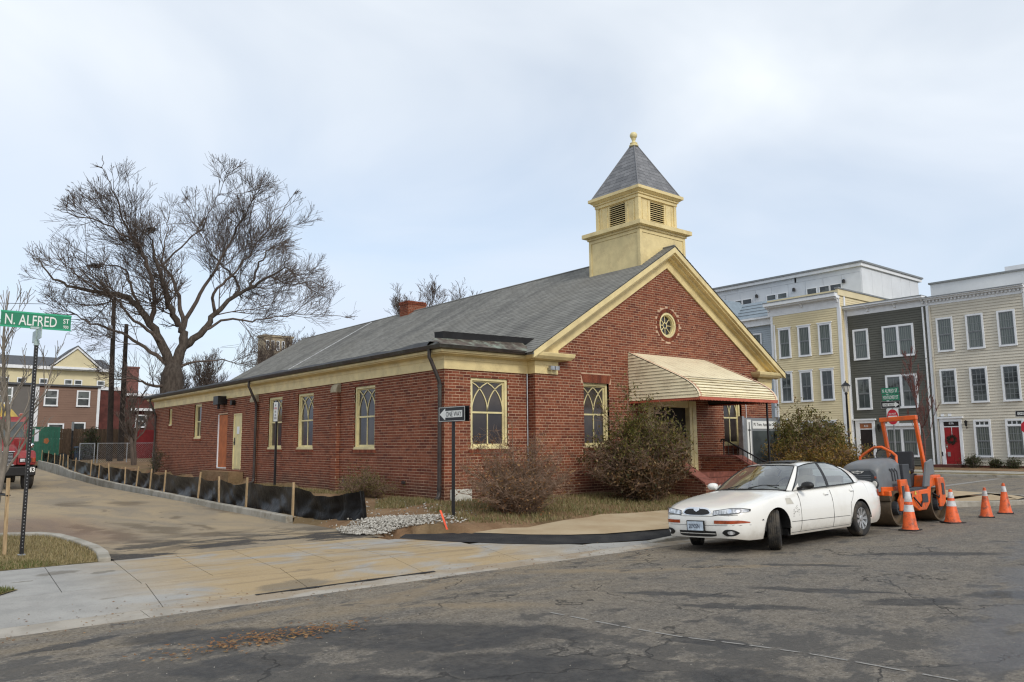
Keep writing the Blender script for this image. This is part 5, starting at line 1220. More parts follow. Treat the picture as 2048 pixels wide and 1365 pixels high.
def build_alley_end():
    yb = 60.0; s = (yb+15.27)/65.27         # measured on the plane y = 50, moved back to y = 60
    fx = lambda x: -10.49+(x+10.49)*s
    fz = lambda z: 1.725+(z-1.725)*s
    h = thing('brown_house', 'tan brown sided house with white framed windows behind the green fence', 'house', (fx(.8), yb, .7))
    b = MB(); b.box(fx(-1.2), fx(2.8), yb+.02, yb+8, .5, fz(6.15)); b.build('wall', M['sid_brown'], h); yboards(h, yb, fx(-1.15), fx(2.72), .7, fz(6.1), 'sid_brown', .2)
    b = MB(); b.box(fx(-1.35), fx(-1.12), yb-.06, yb+.1, .6, fz(6.2)); b.build('corner_board', M['white'], h); b = MB(); b.box(fx(2.7), fx(2.88), yb-.06, yb+.1, .6, fz(6.2)); b.build('corner_board', M['white'], h); b = MB(); b.box(fx(-1.4), fx(2.9), yb-.2, yb+8.1, fz(6.15), fz(6.28)); b.build('roof', M['asphroof'], h)
    for a, c2, z0, z1 in ((-.8, .1, 4.7, 5.9), (1.3, 2.2, 4.7, 5.9), (1.1, 2.0, 2.4, 3.55), (-.45, .6, 2.3, 3.45)): ywin(h, yb-.02, fx(a), fx(c2), fz(z0), fz(z1))
    h = thing('dark_house', 'dark grey house at the far left behind the red truck', 'house', (fx(-3.5), yb+.3, .7))
    b = MB(); b.box(fx(-6.5), fx(-1.4), yb+.3, yb+8, .5, fz(6.2)); b.build('wall', M['sid_grey'], h); b = MB(); b.box(fx(-6.6), fx(-1.35), yb+.1, yb+8.1, fz(6.2), fz(6.35)); b.build('roof', M['asphroof'], h)
    for a in (-3.55, -5.2): ywin(h, yb+.28, fx(a), fx(a+.85), fz(4.8), fz(6.0), 'hcurt')
    h = thing('brick_house', 'dark red brick house with white roof edge behind the bare tree trunk', 'house', (fx(4), yb+.2, .7))
    b = MB(); b.box(fx(2.9), fx(4.45), yb+.2, yb+8, .5, fz(6.0)); b.box(fx(4.46), fx(9), yb+.9, yb+8, .5, fz(5.65)); b.build('wall', M['redbrickfar'], h)
    b = MB(); b.box(fx(2.9), fx(4.5), yb+.1, yb+8, fz(6.0), fz(6.25)); b.box(fx(4.5), fx(9), yb+.7, yb+8, fz(5.65), fz(5.85)); b.box(fx(4.4), fx(4.52), yb+.1, yb+.3, .7, fz(6)); b.box(fx(5.2), fx(7.4), yb+.5, yb+.88, fz(4.5), fz(4.7)); b.build('roof_edge', M['white'], h)
    ywin(h, yb+.88, fx(5.6), fx(6.4), fz(3.2), fz(4.2))
    # long yellow building behind
    y2 = 90.; s2 = (y2+15.27)/90.27; gx = lambda x: -10.49+(x+10.49)*s2; gz = lambda z: 1.725+(z-1.725)*s2
    h = thing('yellow_townhouses', 'long yellow townhouse block with grey roof and a white edged gable', 'building', (gx(3), y2, .9))
    b = MB(); b.box(gx(-9), gx(9), y2, y2+10, .5, gz(9.7)); b.build('wall', M['sid_cream'], h)
    b = MB(); b.prism([(gx(-9), y2-.5, gz(9.8)), (gx(-9), y2+5, gz(11.2)), (gx(-9), y2+10.5, gz(9.8))], (gx(9)-gx(-9), 0, 0)); b.build('roof', M['asphroof'], h)
    b = MB(); b.box(gx(-9), gx(9), y2-.5, y2+.1, gz(9.5), gz(9.82)); b.build('eave_board', M['white'], h)
    b = MB(); b.prism([(gx(3.5), y2-.8, gz(9.82)), (gx(7.5), y2-.8, gz(9.82)), (gx(5.5), y2-.8, gz(11.7))], (0, 5, 0)); b.build('gable', M['sid_cream'], h)
    b = MB()
    for a, c2 in ((3.2, 5.5), (7.8, 5.5)):
        b.prism([(gx(a), y2-1.0, gz(9.7)), (gx(a), y2-1.0, gz(9.9)), (gx(c2), y2-1.0, gz(11.98)), (gx(c2), y2-1.0, gz(11.72))], (0, .35, 0))
    b.box(gx(3.4), gx(7.6), y2-.95, y2-.5, gz(9.6), gz(9.82)); b.build('gable_trim', M['white'], h)
    b = MB()
    for a, c2 in ((3.15, 5.5), (7.85, 5.5)): b.prism([(gx(a), y2-1.1, gz(9.9)), (gx(a), y2-1.1, gz(9.96)), (gx(c2), y2-1.1, gz(12.06)), (gx(c2), y2-1.1, gz(11.98))], (0, 6, 0))
    b.build('gable_roof', M['asphroof'], h)
    for a in (-6.6, -4.2, -.9, .5, 2.4, 4.6, 5.5, 7.6): ywin(h, y2-.02, gx(a), gx(a+.75), gz(7.6), gz(8.6))
    b = MB(); b.box(gx(-9), gx(1.6), y2-.3, y2, .5, gz(8.95)); b.build('brick_bay', M['redbrickfar'], h) if False else None
    h = thing('tower_block', 'distant cream apartment tower glimpsed through the bare branches', 'building', (49, 130, 1))
    b = MB(); b.box(47.2, 53, 130, 133, .5, 22.6); b.build('wall', M['towerstone'], h); b = MB(); b.box(47.0, 53.2, 129.8, 133.2, 22.6, 23.); b.build('roof', M['towerstone'], h)
    for i in range(5):
        for j in range(4): ywin(h, 129.98, 47.6+i*1.05, 48.2+i*1.05, 8+j*4, 9.9+j*4)
    h = thing('brick_tower', 'distant red brick chimney block above the low roofs', 'building', (21.7, 120, 1))
    b = MB(); b.box(20.8, 22.7, 120, 123, .5, 14.2); b.box(20.7, 22.8, 119.9, 123.1, 14.2, 14.5); b.build('wall', M['towerbrick'], h)
build_alley_end()
# ------------------------------------------------------------------ trees and shrubs
def smooth_path(P, sub=4):
    out = []
    for i in range(len(P)-1):
        p0, p1, p2, p3 = P[max(i-1, 0)], P[i], P[i+1], P[min(i+2, len(P)-1)]
        for k in range(sub):
            t = k/sub; out.append(.5*((2*p1)+(p2-p0)*t+(2*p0-5*p1+4*p2-p3)*t*t+(3*p1-p0-3*p2+p3)*t**3))
    out.append(P[-1]); return out
def sprout(mb, rnd, p, d, ln, r, level, spec, up=.15):
    """one branch and its children; spec[level] = (children, length ratio, spread)"""
    n = 5 if level == 0 else (4 if level == 1 else 3)
    pts = [p]; q = p.copy(); dd = d.normalized(); env = spec.get('env')
    for i in range(n):
        dd = (dd+Vector((rnd.gauss(0, .13), rnd.gauss(0, .13), rnd.gauss(0, .11)+up*.45))).normalized(); q = q+dd*(ln/n); pts.append(q.copy())
        if env and ((q.x-env[0])/env[2])**2+((q.z-env[1])/env[3])**2 > 1: break
    n = len(pts)-1
    rr = [max(spec['rmin'], lerp(r, r*.35, i/n)) for i in range(n+1)]
    mb.tube(pts, rr, 5 if level == 0 else (4 if level == 1 else 3), cap=False)
    lv = spec['lv']
    if level >= len(lv): return
    k, ratio, spread = lv[level]
    if 'gap' in spec:
        full = sum((pts[i+1]-pts[i]).length for i in range(n)); k = max(1, int(full/spec['gap'][level]+rnd.random()))
    for j in range(k):
        t = rnd.uniform(.15, 1.0); f = t*n; i = min(int(f), n-1); b = pts[i].lerp(pts[i+1], f-i)
        ax = (pts[i+1]-pts[i]).normalized(); v = Vector((rnd.gauss(0, 1), rnd.gauss(0, 1), rnd.gauss(0, .8))); v = (v-ax*v.dot(ax)).normalized()
        nd = (ax*math.cos(spread)+v*math.sin(spread)); nd.z += up
        sprout(mb, rnd, b, nd, (ln*(1.05-t)*.85+.16)*rnd.uniform(.6, 1.2) if 'gap' in spec else ln*ratio*rnd.uniform(.65, 1.25)*(1.1-.4*t), rr[i]*.6, level+1, spec, up)
def build_big_tree():
    Lm = {'L1': [(3.5, 6.2), (2.9, 7.7), (2.2, 9.0), (1.5, 10.0), (0.7, 10.7), (-0.6, 10.8), (-1.9, 11.0), (-2.9, 11.4), (-3.7, 12.5)],
    'L2': [(2.2, 9.0), (2.3, 10.1), (2.0, 11.6), (1.4, 13.0), (1.0, 13.5), (0.1, 13.9), (-1.0, 14.3), (-2.4, 14.4), (-3.4, 14.5)],
    'L3': [(3.5, 6.2), (4.0, 7.9), (4.0, 8.8), (3.5, 9.7), (3.0, 11.1), (2.5, 12.7), (2.2, 13.8), (2.0, 14.8)],
    'L4': [(4.0, 8.8), (4.0, 10.5), (3.5, 12.3), (3.1, 13.3), (3.5, 14.9), (3.8, 16.5)],
    'L5': [(4.0, 8.8), (4.6, 10.6), (5.5, 12.7), (6.3, 14.8), (7.0, 16.6), (7.4, 18.0)],
    'L6': [(4.1, 7.8), (5.3, 8.9), (6.0, 10.0), (7.2, 11.3), (8.4, 12.1), (9.8, 13.1), (11.2, 13.9), (12.7, 12.9)],
    'L7': [(6.0, 10.0), (5.7, 11.0), (6.3, 12.1), (7.2, 13.3), (7.9, 14.8), (9.0, 16.5), (9.6, 17.9)],
    'L8': [(1.4, 13.0), (0.3, 14.6), (-0.4, 15.8), (-1.0, 16.8), (-1.5, 17.7)],
    'L9': [(8.4, 12.1), (9.1, 13.6), (9.9, 15.0), (11.3, 15.9), (13.1, 16.8)],
    'L10': [(7.2, 11.3), (7.7, 12.3), (7.2, 13.3), (6.3, 14.5), (5.5, 16.6), (5.1, 18.5)],
    'L11': [(2.9, 7.7), (2.2, 8.4), (1.0, 9.0), (0.1, 9.8), (-1.1, 10.5), (-2.5, 11.0), (-3.3, 11.5)],
    'L12': [(3.1, 6.7), (2.0, 7.6), (0.8, 8.5), (-0.7, 9.0), (-1.3, 9.5), (-2.4, 10.0)],
    'L13': [(5.3, 8.9), (6.5, 9.6), (7.8, 9.6), (9.2, 9.9), (11.3, 10.1), (13.3, 10.0)],
    'L14': [(3.8, 6.5), (5.1, 6.9), (6.4, 7.0), (7.4, 6.7)],
    'L15': [(3.4, 5.2), (2.3, 5.3), (1.4, 5.5), (0.2, 5.6), (-0.9, 5.4)],
    'L16': [(9.8, 13.1), (10.9, 12.6), (12.3, 12.9), (13.5, 12.2)],
    'L17': [(2.5, 12.7), (3.6, 13.9), (4.5, 15.2), (4.9, 16.7), (5.1, 18.1)],
    'L18': [(1.5, 10.0), (1.1, 11.5), (1.0, 12.5), (0.0, 12.8), (-1.5, 12.6), (-2.8, 13.0)]}
    R0 = dict(L1=.40, L2=.2, L3=.44, L4=.2, L5=.19, L6=.30, L7=.15, L8=.10, L9=.12, L10=.13, L11=.16, L12=.17, L13=.12, L14=.12, L15=.15, L16=.08, L17=.09, L18=.12)
    DY = dict(L1=2.0, L2=-2.5, L3=1.0, L4=3.5, L5=-3.0, L6=1.5, L7=-3.5, L8=-2.0, L9=3.0, L10=4.0, L11=-3.5, L12=3.5, L13=-3.5, L14=-1.5, L15=-2, L16=-1.5, L17=-4, L18=4)
    t = thing('bare_tree', 'large bare spreading tree with forked trunk rising behind the church', 'tree', (3.55, 34, .6))
    rnd = random.Random(21)
    tk = MB(); tk.tube([(3.65, 34, .4), (3.62, 34, 1.2), (3.58, 34, 2.6), (3.5, 34, 4.6), (3.48, 34, 5.4), (3.48, 34, 6.1), (3.5, 34, 6.7)], [1.1, .86, .74, .68, .66, .60, .36], 14)
    paths = {}; crown = MB()
    spec = dict(rmin=.0085, lv=[(6, .60, .62), (5, .62, .62)], gap=(.30, .24), env=(4.7, 11.4, 9.1, 7.4))
    order = list(Lm)
    for k in order:
        pts2 = Lm[k]; n = len(pts2); base = 0.
        # start depth from the limb it springs from
        best = None
        for kk, pp in paths.items():
            for q in pp:
                d = (q.x-pts2[0][0])**2+(q.z-pts2[0][1])**2
                if best is None or d < best[0]: best = (d, q.y)
        if best and best[0] < .3: base = best[1]-34
        P = [Vector((x, 34+base+DY[k]*(i/(n-1))**1.2, z)) for i, (x, z) in enumerate(pts2)]
        S = smooth_path(P, 4); S = [s+Vector((rnd.gauss(0, .05), rnd.gauss(0, .05), rnd.gauss(0, .05))) if 0 < i < len(S)-1 else s for i, s in enumerate(S)]
        paths[k] = S; r0 = R0[k]; m = len(S); rr = [max(.018, .86*r0*(1-(i/(m-1))**.7*.92)) for i in range(m)]
        (tk if k in ('L1', 'L3', 'L6') else crown).tube(S, rr, 9 if r0 > .15 else 7)
        length = sum((S[i+1]-S[i]).length for i in range(m-1)); nb = int(length*(1.2 if k in ('L11', 'L18') else 1.6 if k == 'L1' else 2.2))
        for j in range(nb):
            f = rnd.uniform(.12, 1)**.70*(m-1.001); i = int(f); b = S[i].lerp(S[i+1], f-i); ax = (S[i+1]-S[i]).normalized()
            v = Vector((rnd.gauss(0, 1)+.25*(b.x-4.), rnd.gauss(0, 1)+.2*(b.y-34), rnd.gauss(0, 1)+.3)); v = (v-ax*v.dot(ax)).normalized(); sp = rnd.uniform(.5, 1.05)
            d = ax*math.cos(sp)+v*math.sin(sp); frac = i/m
            sprout(crown, rnd, b, d, min(4.2, .36*length*(1.02-frac)+1.6)*rnd.uniform(.45, 1.2), max(.020, rr[i]*.26), 0, spec, .13)
        sprout(crown, rnd, S[-1], S[-1]-S[-3], 1.0, .025, 0, spec, .1)
    tk.build('trunk', M['bark'], t, smooth=True); crown.build('crown', M['twig'], t)
    for cx, cz in ((2.0, 14.9), (-.9, 12.2)):
        nest = MB()
        for k in range(90):
            a = Vector((cx+rnd.gauss(0, .16), 34+.6+rnd.gauss(0, .16), cz+rnd.gauss(0, .1))); d = Vector((rnd.gauss(0, 1), rnd.gauss(0, 1), rnd.gauss(0, .5))).normalized()*.2; nest.tube([a-d, a+d], .012, 3, cap=False)
        nest.build('nest', M['bark'], t)
build_big_tree()
def simple_tree(name, label, base, h, spread, r, m, seed, trunk_h=.3, group=None, stems=1, lv=((6, .5, .6), (4, .5, .7)), nb=14, up=.3, rmin=.012, lean=(0, 0)):
    t = thing(name, label, 'tree', base, group=group); rnd = random.Random(seed); tk = MB(); cr = MB(); B = Vector(base)
    for s in range(stems):
        a = rnd.uniform(0, 6.28); k = 0 if stems == 1 else .16*spread
        P = [B+Vector((math.cos(a)*.05*s, math.sin(a)*.05*s, 0))]
        for i in range(1, 7): P.append(P[-1]+Vector((rnd.gauss(0, .03)*h*.3+math.cos(a)*k*.2+lean[0]*h/6, rnd.gauss(0, .03)*h*.3+math.sin(a)*k*.2+lean[1]*h/6, h*.86/6)))
        S = smooth_path(P, 3); m_ = len(S); rr = [max(rmin, r*(1-i/(m_-1)*.88)) for i in range(m_)]; tk.tube(S, rr, 8)
        for j in range(nb):
            f = rnd.uniform(trunk_h, .98)*(m_-1.001); i = int(f); b = S[i]; a2 = rnd.uniform(0, 6.28); sp = rnd.uniform(.45, .9)
            d = Vector((math.cos(a2)*math.sin(sp), math.sin(a2)*math.sin(sp), math.cos(sp))); frac = i/m_
            sprout(cr, rnd, b, d, spread*rnd.uniform(.7, 1.15)*(1.3-frac*.75), max(rmin, rr[i]*.5), 0, dict(rmin=rmin, lv=list(lv)), up)
    tk.build('trunk', M[m], t, smooth=True); cr.build('crown', M[m], t); return t
def build_small_trees():
    simple_tree('young_street_tree', 'young bare street tree with pale bark beside the street name post', (-8.80, -.05, .08), 4.9, 1.25, .062, 'smallbark', 5, .30, nb=13, lv=((5, .5, .55), (3, .5, .6)), rmin=.0045, up=.35)
    simple_tree('ornamental_tree', 'slender reddish bare tree on the verge before the dark house', (31.0, 2.3, .1), 6.6, 1.5, .06, 'redtwig', 8, .25, nb=22, lv=((6, .5, .5), (4, .5, .6)), rmin=.008, up=.5)
    simple_tree('scrub_tree', 'small bare scrub tree inside the chain link fence', (1.35, 33, .5), 4.6, 1.6, .13, 'twig', 12, .25, stems=2, nb=12, lv=((6, .5, .7), (4, .5, .8)), lean=(-.03, 0))
    simple_tree('roadside_tree', 'thin pale bare tree growing between the church corner and the yellow house', (24.0, 8.0, .2), 6.5, 1.4, .06, 'smallbark', 15, .3, nb=16, rmin=.008, up=.5)
    for i, (x, y, h, s, lab) in enumerate([(27.3, 45, 16.6, 3.6, 'bare tree behind the chimney, leftmost of three over the ridge'), (29.8, 46, 17.4, 3.6, 'bare tree beside the chimney, middle of three over the ridge'), (33.0, 45, 16.6, 3.6, 'bare tree right of the chimney, rightmost of three over the ridge')]):
        simple_tree('background_tree', lab, (x, y, .6), h, s, .2, 'twig', 30+i, .6, 'bare trees beyond the church ridge', nb=44, up=.16, rmin=.011, lv=((7, .5, .6), (5, .5, .65)))
    for i, (x, y, h, s, lab) in enumerate([(14.5, 46, 9.5, 2.6, 'low bare thicket tree seen between big trunk and church roof'), (18.5, 50, 11., 2.8, 'bare thicket tree just left of the church roof end'), (11, 52, 8.8, 2.6, 'short bare thicket tree behind the big trunk'), (22.5, 56, 12, 2.8, 'bare thicket tree half hidden by the church roof'), (7.5, 47, 7.2, 2.2, 'small bare thicket tree close beside the big trunk')]):
        simple_tree('thicket_tree', lab, (x, y, .7), h, s, .16, 'twig', 50+i, .15, 'bare thicket behind the church', stems=3, nb=34, rmin=.011, lv=((8, .55, .7), (5, .5, .75)))
build_small_trees()

def bush(name, label, c, rx, ry, h, stems, leaves, lsize, twig, leafmats, seed, cat='bush', top_leaf=None, group=None, up=.55, twig_r=.006, lv=((4, .45, .6), (3, .5, .6)), ragged=.25, split=.55, sprays=0):
    """many arching stems from one crown of roots with leaves scattered on the twigs"""
    t = thing(name, label, cat, c, group=group); rnd = random.Random(seed); tw = MB(); low, top = MB(), MB(); B = Vector(c); tips = []
    for s in range(stems):
        a = rnd.uniform(0, 6.283); rad = math.sqrt(rnd.random()); out = Vector((math.cos(a)*rx*rad, math.sin(a)*ry*rad, 0))
        hh = h*math.sqrt(max(.12, 1-rad*rad*.8))*rnd.uniform(1-ragged, 1+ragged*.5)
        lump = 1+.26*math.sin(2*a+seed)+.16*math.sin(5*a+seed*2.3); out = out*(1+.22*math.sin(3*a+seed*1.7)); hh *= lump
        P = [B+out*.22]+[B+out*lerp(.22, 1, k/5)+Vector((rnd.gauss(0, .04), rnd.gauss(0, .04), hh*math.sin(k/5*1.45)/math.sin(1.45))) for k in range(1, 6)]
        fat = 2.2 if s % 5 == 0 else 1.; tw.tube(P, [max(.003, fat*twig_r*(1.6-1.2*k/5)) for k in range(6)], 4, cap=False)
        for k in range(1, 6):
            for j in range(lv[0][0]):
                d = Vector((rnd.gauss(0, 1), rnd.gauss(0, 1), rnd.gauss(0, .6)+up)).normalized(); l = rnd.uniform(.12, .34)*h*.45; q = P[k]+d*l; e = q+(d+Vector((rnd.gauss(0, .4), rnd.gauss(0, .4), rnd.gauss(0, .3)+.2)))*l*.5
                tw.tube([P[k], q, e], [twig_r*.6, twig_r*.45, twig_r*.3], 3, cap=False); tips += [P[k].lerp(q, .5), q, q.lerp(e, .5), e]
    for s in range(sprays):
        a = rnd.uniform(0, 6.283); rad = rnd.uniform(.1, .8); o_ = Vector((math.cos(a)*rx*rad, math.sin(a)*ry*rad, 0)); hh = h*rnd.uniform(1.0, 1.42)*(1.1-.35*rad)
        P = [B+o_*.5+Vector((rnd.gauss(0, .02)*k, rnd.gauss(0, .02)*k, hh*k/5))+o_*(.5*k/5) for k in range(6)]; tw.tube(P, [.007, .006, .005, .005, .004, .003], 3, cap=False)
        for k in range(60):
            t_ = rnd.uniform(.45, 1)*5; i_ = min(int(t_), 4); tips.append(P[i_].lerp(P[i_+1], t_-i_)+Vector((rnd.gauss(0, .05), rnd.gauss(0, .05), 0)))
        for k in range(110 if top_leaf else 0):
            p = tips[-1-rnd.randrange(60)]; v = Vector((rnd.gauss(0, .6), rnd.gauss(0, .6), 1)).normalized()*lsize*rnd.uniform(.6, 1.2); u = v.orthogonal().normalized(); u.rotate(Matrix.Rotation(rnd.uniform(0, 6.28), 3, v.normalized())); u *= v.length*.4; p = p+Vector((rnd.gauss(0, .04), rnd.gauss(0, .04), rnd.gauss(0, .03)))
            top.poly([tuple(p-v*.5), tuple(p+u*.5), tuple(p+v*.5), tuple(p-u*.5)])
    clumps = [rnd.choice(tips) for _ in range(max(8, len(tips)//130))]
    for i in range(leaves):
        p = rnd.choice(tips)
        if rnd.random() < .62: c_ = rnd.choice(clumps); p = c_+Vector((rnd.gauss(0, .13), rnd.gauss(0, .13), rnd.gauss(0, .10)))
        p = p+Vector((rnd.gauss(0, .035), rnd.gauss(0, .035), rnd.gauss(0, .035)))
        v = Vector((rnd.gauss(0, 1), rnd.gauss(0, 1), rnd.gauss(0, 1))).normalized()*lsize*rnd.uniform(.6, 1.3); u = v.orthogonal().normalized(); u.rotate(Matrix.Rotation(rnd.uniform(0, 6.28), 3, v.normalized())); u *= v.length*.5
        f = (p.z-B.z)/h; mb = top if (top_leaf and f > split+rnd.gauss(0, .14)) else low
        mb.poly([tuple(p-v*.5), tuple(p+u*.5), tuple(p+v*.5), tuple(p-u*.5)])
    tw.build('twigs', M[twig], t)
    if low.f: low.build('leaves', M[leafmats], t)
    if top.f: top.build('leaves', M[top_leaf], t)
    return t
def build_bushes():
    bush('bare_shrub', 'thin brown leafless shrub below the church window nearest the corner', (.30, -2.35, .22), 1.15, .95, 1.28, 230, 4200, .058, 'bushtwig', 'leaf_brown', 3, twig_r=.0062, lv=((6, .5, .6),), ragged=.5, sprays=8)
    bush('tall_shrub', 'tall brown and green shrub left of the church steps', (4.75, -1.95, .24), 1.45, 1.15, 1.85, 190, 22000, .078, 'bushtwig', 'leaf_dark', 4, top_leaf='leaf_green', twig_r=.007, lv=((6, .5, .6),), ragged=.45, split=.70, sprays=26)
    bush('olive_shrub', 'broad olive green shrub right of the church steps hiding the notice board', (13.0, -1.75, .25), 2.35, 1.5, 1.72, 240, 38000, .088, 'bushtwig', 'leaf_olive', 5, top_leaf='leaf_green', twig_r=.007, lv=((6, .5, .6),), ragged=.4, split=.85, sprays=30)
    bush('wispy_grass_clump', 'low wispy green clump against the church side wall', (-.62, 2.7, .36), .42, 1.35, .62, 150, 2400, .055, 'bushtwig', 'leaf_ornamental', 6, cat='plant', twig_r=.003, up=1.4, lv=((4, .5, .6),))
    g = 'clipped shrubs before the beige house'
    for i, (y, r, h, lab) in enumerate([(2.72, .62, .55, 'largest clipped shrub, next to the red door'), (1.55, .36, .42, 'middle clipped shrub under the beige house windows'), (.75, .40, .42, 'clipped shrub furthest from the red door')]):
        bush('clipped_shrub', lab, (38.2, y, .11), .45, r, h, 50, 1500, .075, 'twig', 'leaf_hedge', 20+i, group=g, lv=((4, .5, .6),), ragged=.1)
    bush('doorstep_shrub', 'low clipped shrub beside the dark brown door', (38.0, 8.6, .11), .4, .6, .5, 40, 1000, .075, 'twig', 'leaf_hedge', 27, lv=((4, .5, .6),), ragged=.1)
    bush('evergreen_sapling', 'small dark evergreen sapling at the far end of the church wall', (-.55, 21.6, .6), .22, .25, .95, 26, 700, .06, 'twig', 'leaf_hedge', 28, cat='plant', up=1.2, lv=((4, .5, .6),))
    bush('cedar_bush', 'dark evergreen bush before the wooden fence', (2.3, 50, .7), .8, .8, 2.0, 60, 2600, .14, 'twig', 'leaf_hedge', 29, up=.9, lv=((5, .5, .6),))
build_bushes()

def grass(name, label, poly, zf, n, h, m, seed, cat='grass', clump=None):
    rnd = random.Random(seed); xs = [p[0] for p in poly]; ys = [p[1] for p in poly]; mb = MB()
    def inside(x, y):
        c = False; j = len(poly)-1
        for i in range(len(poly)):
            (xi, yi), (xj, yj) = poly[i], poly[j]
            if (yi > y) != (yj > y) and x < (xj-xi)*(y-yi)/(yj-yi)+xi: c = not c
            j = i
        return c
    k = 0
    while k < n:
        x, y = rnd.uniform(min(xs), max(xs)), rnd.uniform(min(ys), max(ys))
        if not inside(x, y): continue
        if clump and (math.sin(x*2.1+1)*math.sin(y*2.7)+math.sin(x*5.3)*math.sin(y*4.1+2)*.6) < clump+rnd.gauss(0, .35): k += 1; continue
        z = zf(x, y); a = rnd.uniform(0, 6.283); l = h*rnd.uniform(.5, 1.4); w = .006+.004*rnd.random(); ln = rnd.uniform(.1, 1.1)*l
        dx, dy = math.cos(a), math.sin(a); mb.add([(x-dy*w, y+dx*w, z-.01), (x+dy*w, y-dx*w, z-.01), (x+dx*ln+dy*w*.3, y+dy*ln, z+l)], [(0,1,2)]); k += 1
    o = mb.build(name, M[m]); tag(o, label, cat); stuff(o); return o
def build_grass():
    P = [(-10.2, -2.36), (-7.72, -2.36), (-7.58, -1.6), (-7.52, -.7), (-7.56, .6), (-7.66, 1.6), (-7.9, 2.1), (-8.4, 2.45), (-9.5, 2.6), (-10.2, 2.6)]
    grass('lawn_grass', 'dry straw coloured grass on the corner lawn under the street name sign', P, lambda x, y: .064, 16000, .045, 'grass_dry', 1)
    grass('lawn_green_grass', 'green grass tufts along the pavement edge of the corner lawn', [(-10.2, -2.36), (-8.2, -2.36), (-8.4, -1.7), (-10.2, -1.2)], lambda x, y: .064, 2200, .045, 'grass_green', 2)
    grass('verge_grass', 'green grass on the narrow verge at the bottom left', [(-11, -3.92), (-9.2, -3.90), (-8.98, -4.08), (-9.25, -4.42), (-11, -4.6)], lambda x, y: .048, 4200, .045, 'grass_green', 3)
    F = [(-1.55, -2.75), (-.6, -3.5), (1.7, -3.3), (4.2, -3.55), (7, -3.6), (13, -3.6), (13, -1.0), (6.0, -1.0), (2.6, -.4), (.1, -.1), (-.9, -.6), (-1.4, -1.6)]
    zf = lambda x, y: lot_z(x, y)
    grass('front_grass', 'dry tufted grass along the front of the church', F, zf, 17000, .075, 'straw', 4)
    grass('front_green_grass', 'green weeds among the dry grass in front of the church', F, zf, 6000, .05, 'grass_green', 5, clump=.25)
    grass('corner_straw', 'straw spilling round the church corner by the downspout', [(-1.3, -.2), (-.1, -.15), (-.05, .8), (-.3, 1.6), (-1.0, 1.4), (-1.6, .4)], zf, 2600, .07, 'straw', 6)
    grass('side_weeds', 'sparse weeds along the foot of the church side wall', [(-.9, 4), (-.05, 4), (-.05, 11), (-.9, 11)], zf, 1800, .07, 'straw', 7)
    # loose white stone
    rnd = random.Random(9); mb = MB(); poly = [(-3.75, -.85), (-3.35, -2.2), (-2.35, -2.55), (-1.75, -2.75), (-1.15, -1.4), (-2.3, -.2)]
    def stone(x, y, z, s):
        pts = []
        for (a, b, c) in ((1,0,0), (-1,0,0), (0,1,0), (0,-1,0), (0,0,.8), (0,0,-.6)): k = s*rnd.uniform(.7, 1.25); pts.append((x+a*k+rnd.gauss(0, s*.15), y+b*k+rnd.gauss(0, s*.15), z+c*k))
        mb.add(pts, [(0,2,4), (2,1,4), (1,3,4), (3,0,4), (2,0,5), (1,2,5), (3,1,5), (0,3,5)])
    cx, cy = -2.45, -1.7; n = 0
    while n < 2600:
        x, y = rnd.gauss(cx, .62), rnd.gauss(cy, .55); u = (x-cx)*.6-(y-cy)*.8; v = (x-cx)*.8+(y-cy)*.6
        d = (u/1.35)**2+(v/.78)**2
        if d > 1.0+.35*math.sin(3*math.atan2(v, u)+1): continue
        n += 1; stone(x, y, max(lot_z(x, y), conc_z(y))+.02+max(0, .045*(1-d))*rnd.random(), rnd.uniform(.012, .036))
    for k in range(420):
        x, y = rnd.uniform(-3.2, -.5), rnd.uniform(-2.6, 1.8); stone(x, y, lot_z(x, y)+.008, rnd.uniform(.008, .03))
    o = mb.build('gravel', M['gravel']); tag(o, 'spilled white gravel at the end of the silt fence', 'gravel'); stuff(o)
    # leaf litter and grit lying in the street
    mb = MB()
    for k in range(420):
        x, y = rnd.gauss(-7.55, .45), rnd.gauss(-8.25, .13)+.12*rnd.random(); a = rnd.uniform(0, 6.28); s = rnd.uniform(.012, .035)
        mb.poly([(x+s*math.cos(a), y+s*math.sin(a), .006+rnd.random()*.012), (x-s*.5*math.sin(a), y+s*.5*math.cos(a), .008), (x-s*math.cos(a), y-s*math.sin(a), .006+rnd.random()*.01), (x+s*.5*math.sin(a), y-s*.5*math.cos(a), .004)])
    for k in range(500):
        x, y = rnd.uniform(-9.5, 1), rnd.gauss(-6.0, .35); a = rnd.uniform(0, 6.28); s = rnd.uniform(.006, .02); z = (conc_z(y) if y > -6.1 else road_z(x, y))+.006
        mb.poly([(x+s*math.cos(a), y+s*math.sin(a), z), (x-s*.5*math.sin(a), y+s*.5*math.cos(a), z+.005), (x-s*math.cos(a), y-s*math.sin(a), z), (x+s*.5*math.sin(a), y-s*.5*math.cos(a), z)])
    o = mb.build('leaf_litter', M['leaf_brown']); tag(o, 'scattered brown leaf litter on the street and gutter', 'leaves'); stuff(o)
    mb = MB()
    for k in range(700):
        x, y = rnd.uniform(-9.5, 6), rnd.uniform(-13, -6.2); s = rnd.uniform(.003, .007); z = road_z(x, y)
        mb.add([(x+s, y, z), (x-s*.6, y+s, z), (x-s*.6, y-s, z), (x, y, z+s)], [(0,1,3), (1,2,3), (2,0,3)])
    o = mb.build('grit', M['kerb']); tag(o, 'loose grit and pebbles scattered over the street', 'grit'); stuff(o)
build_grass()
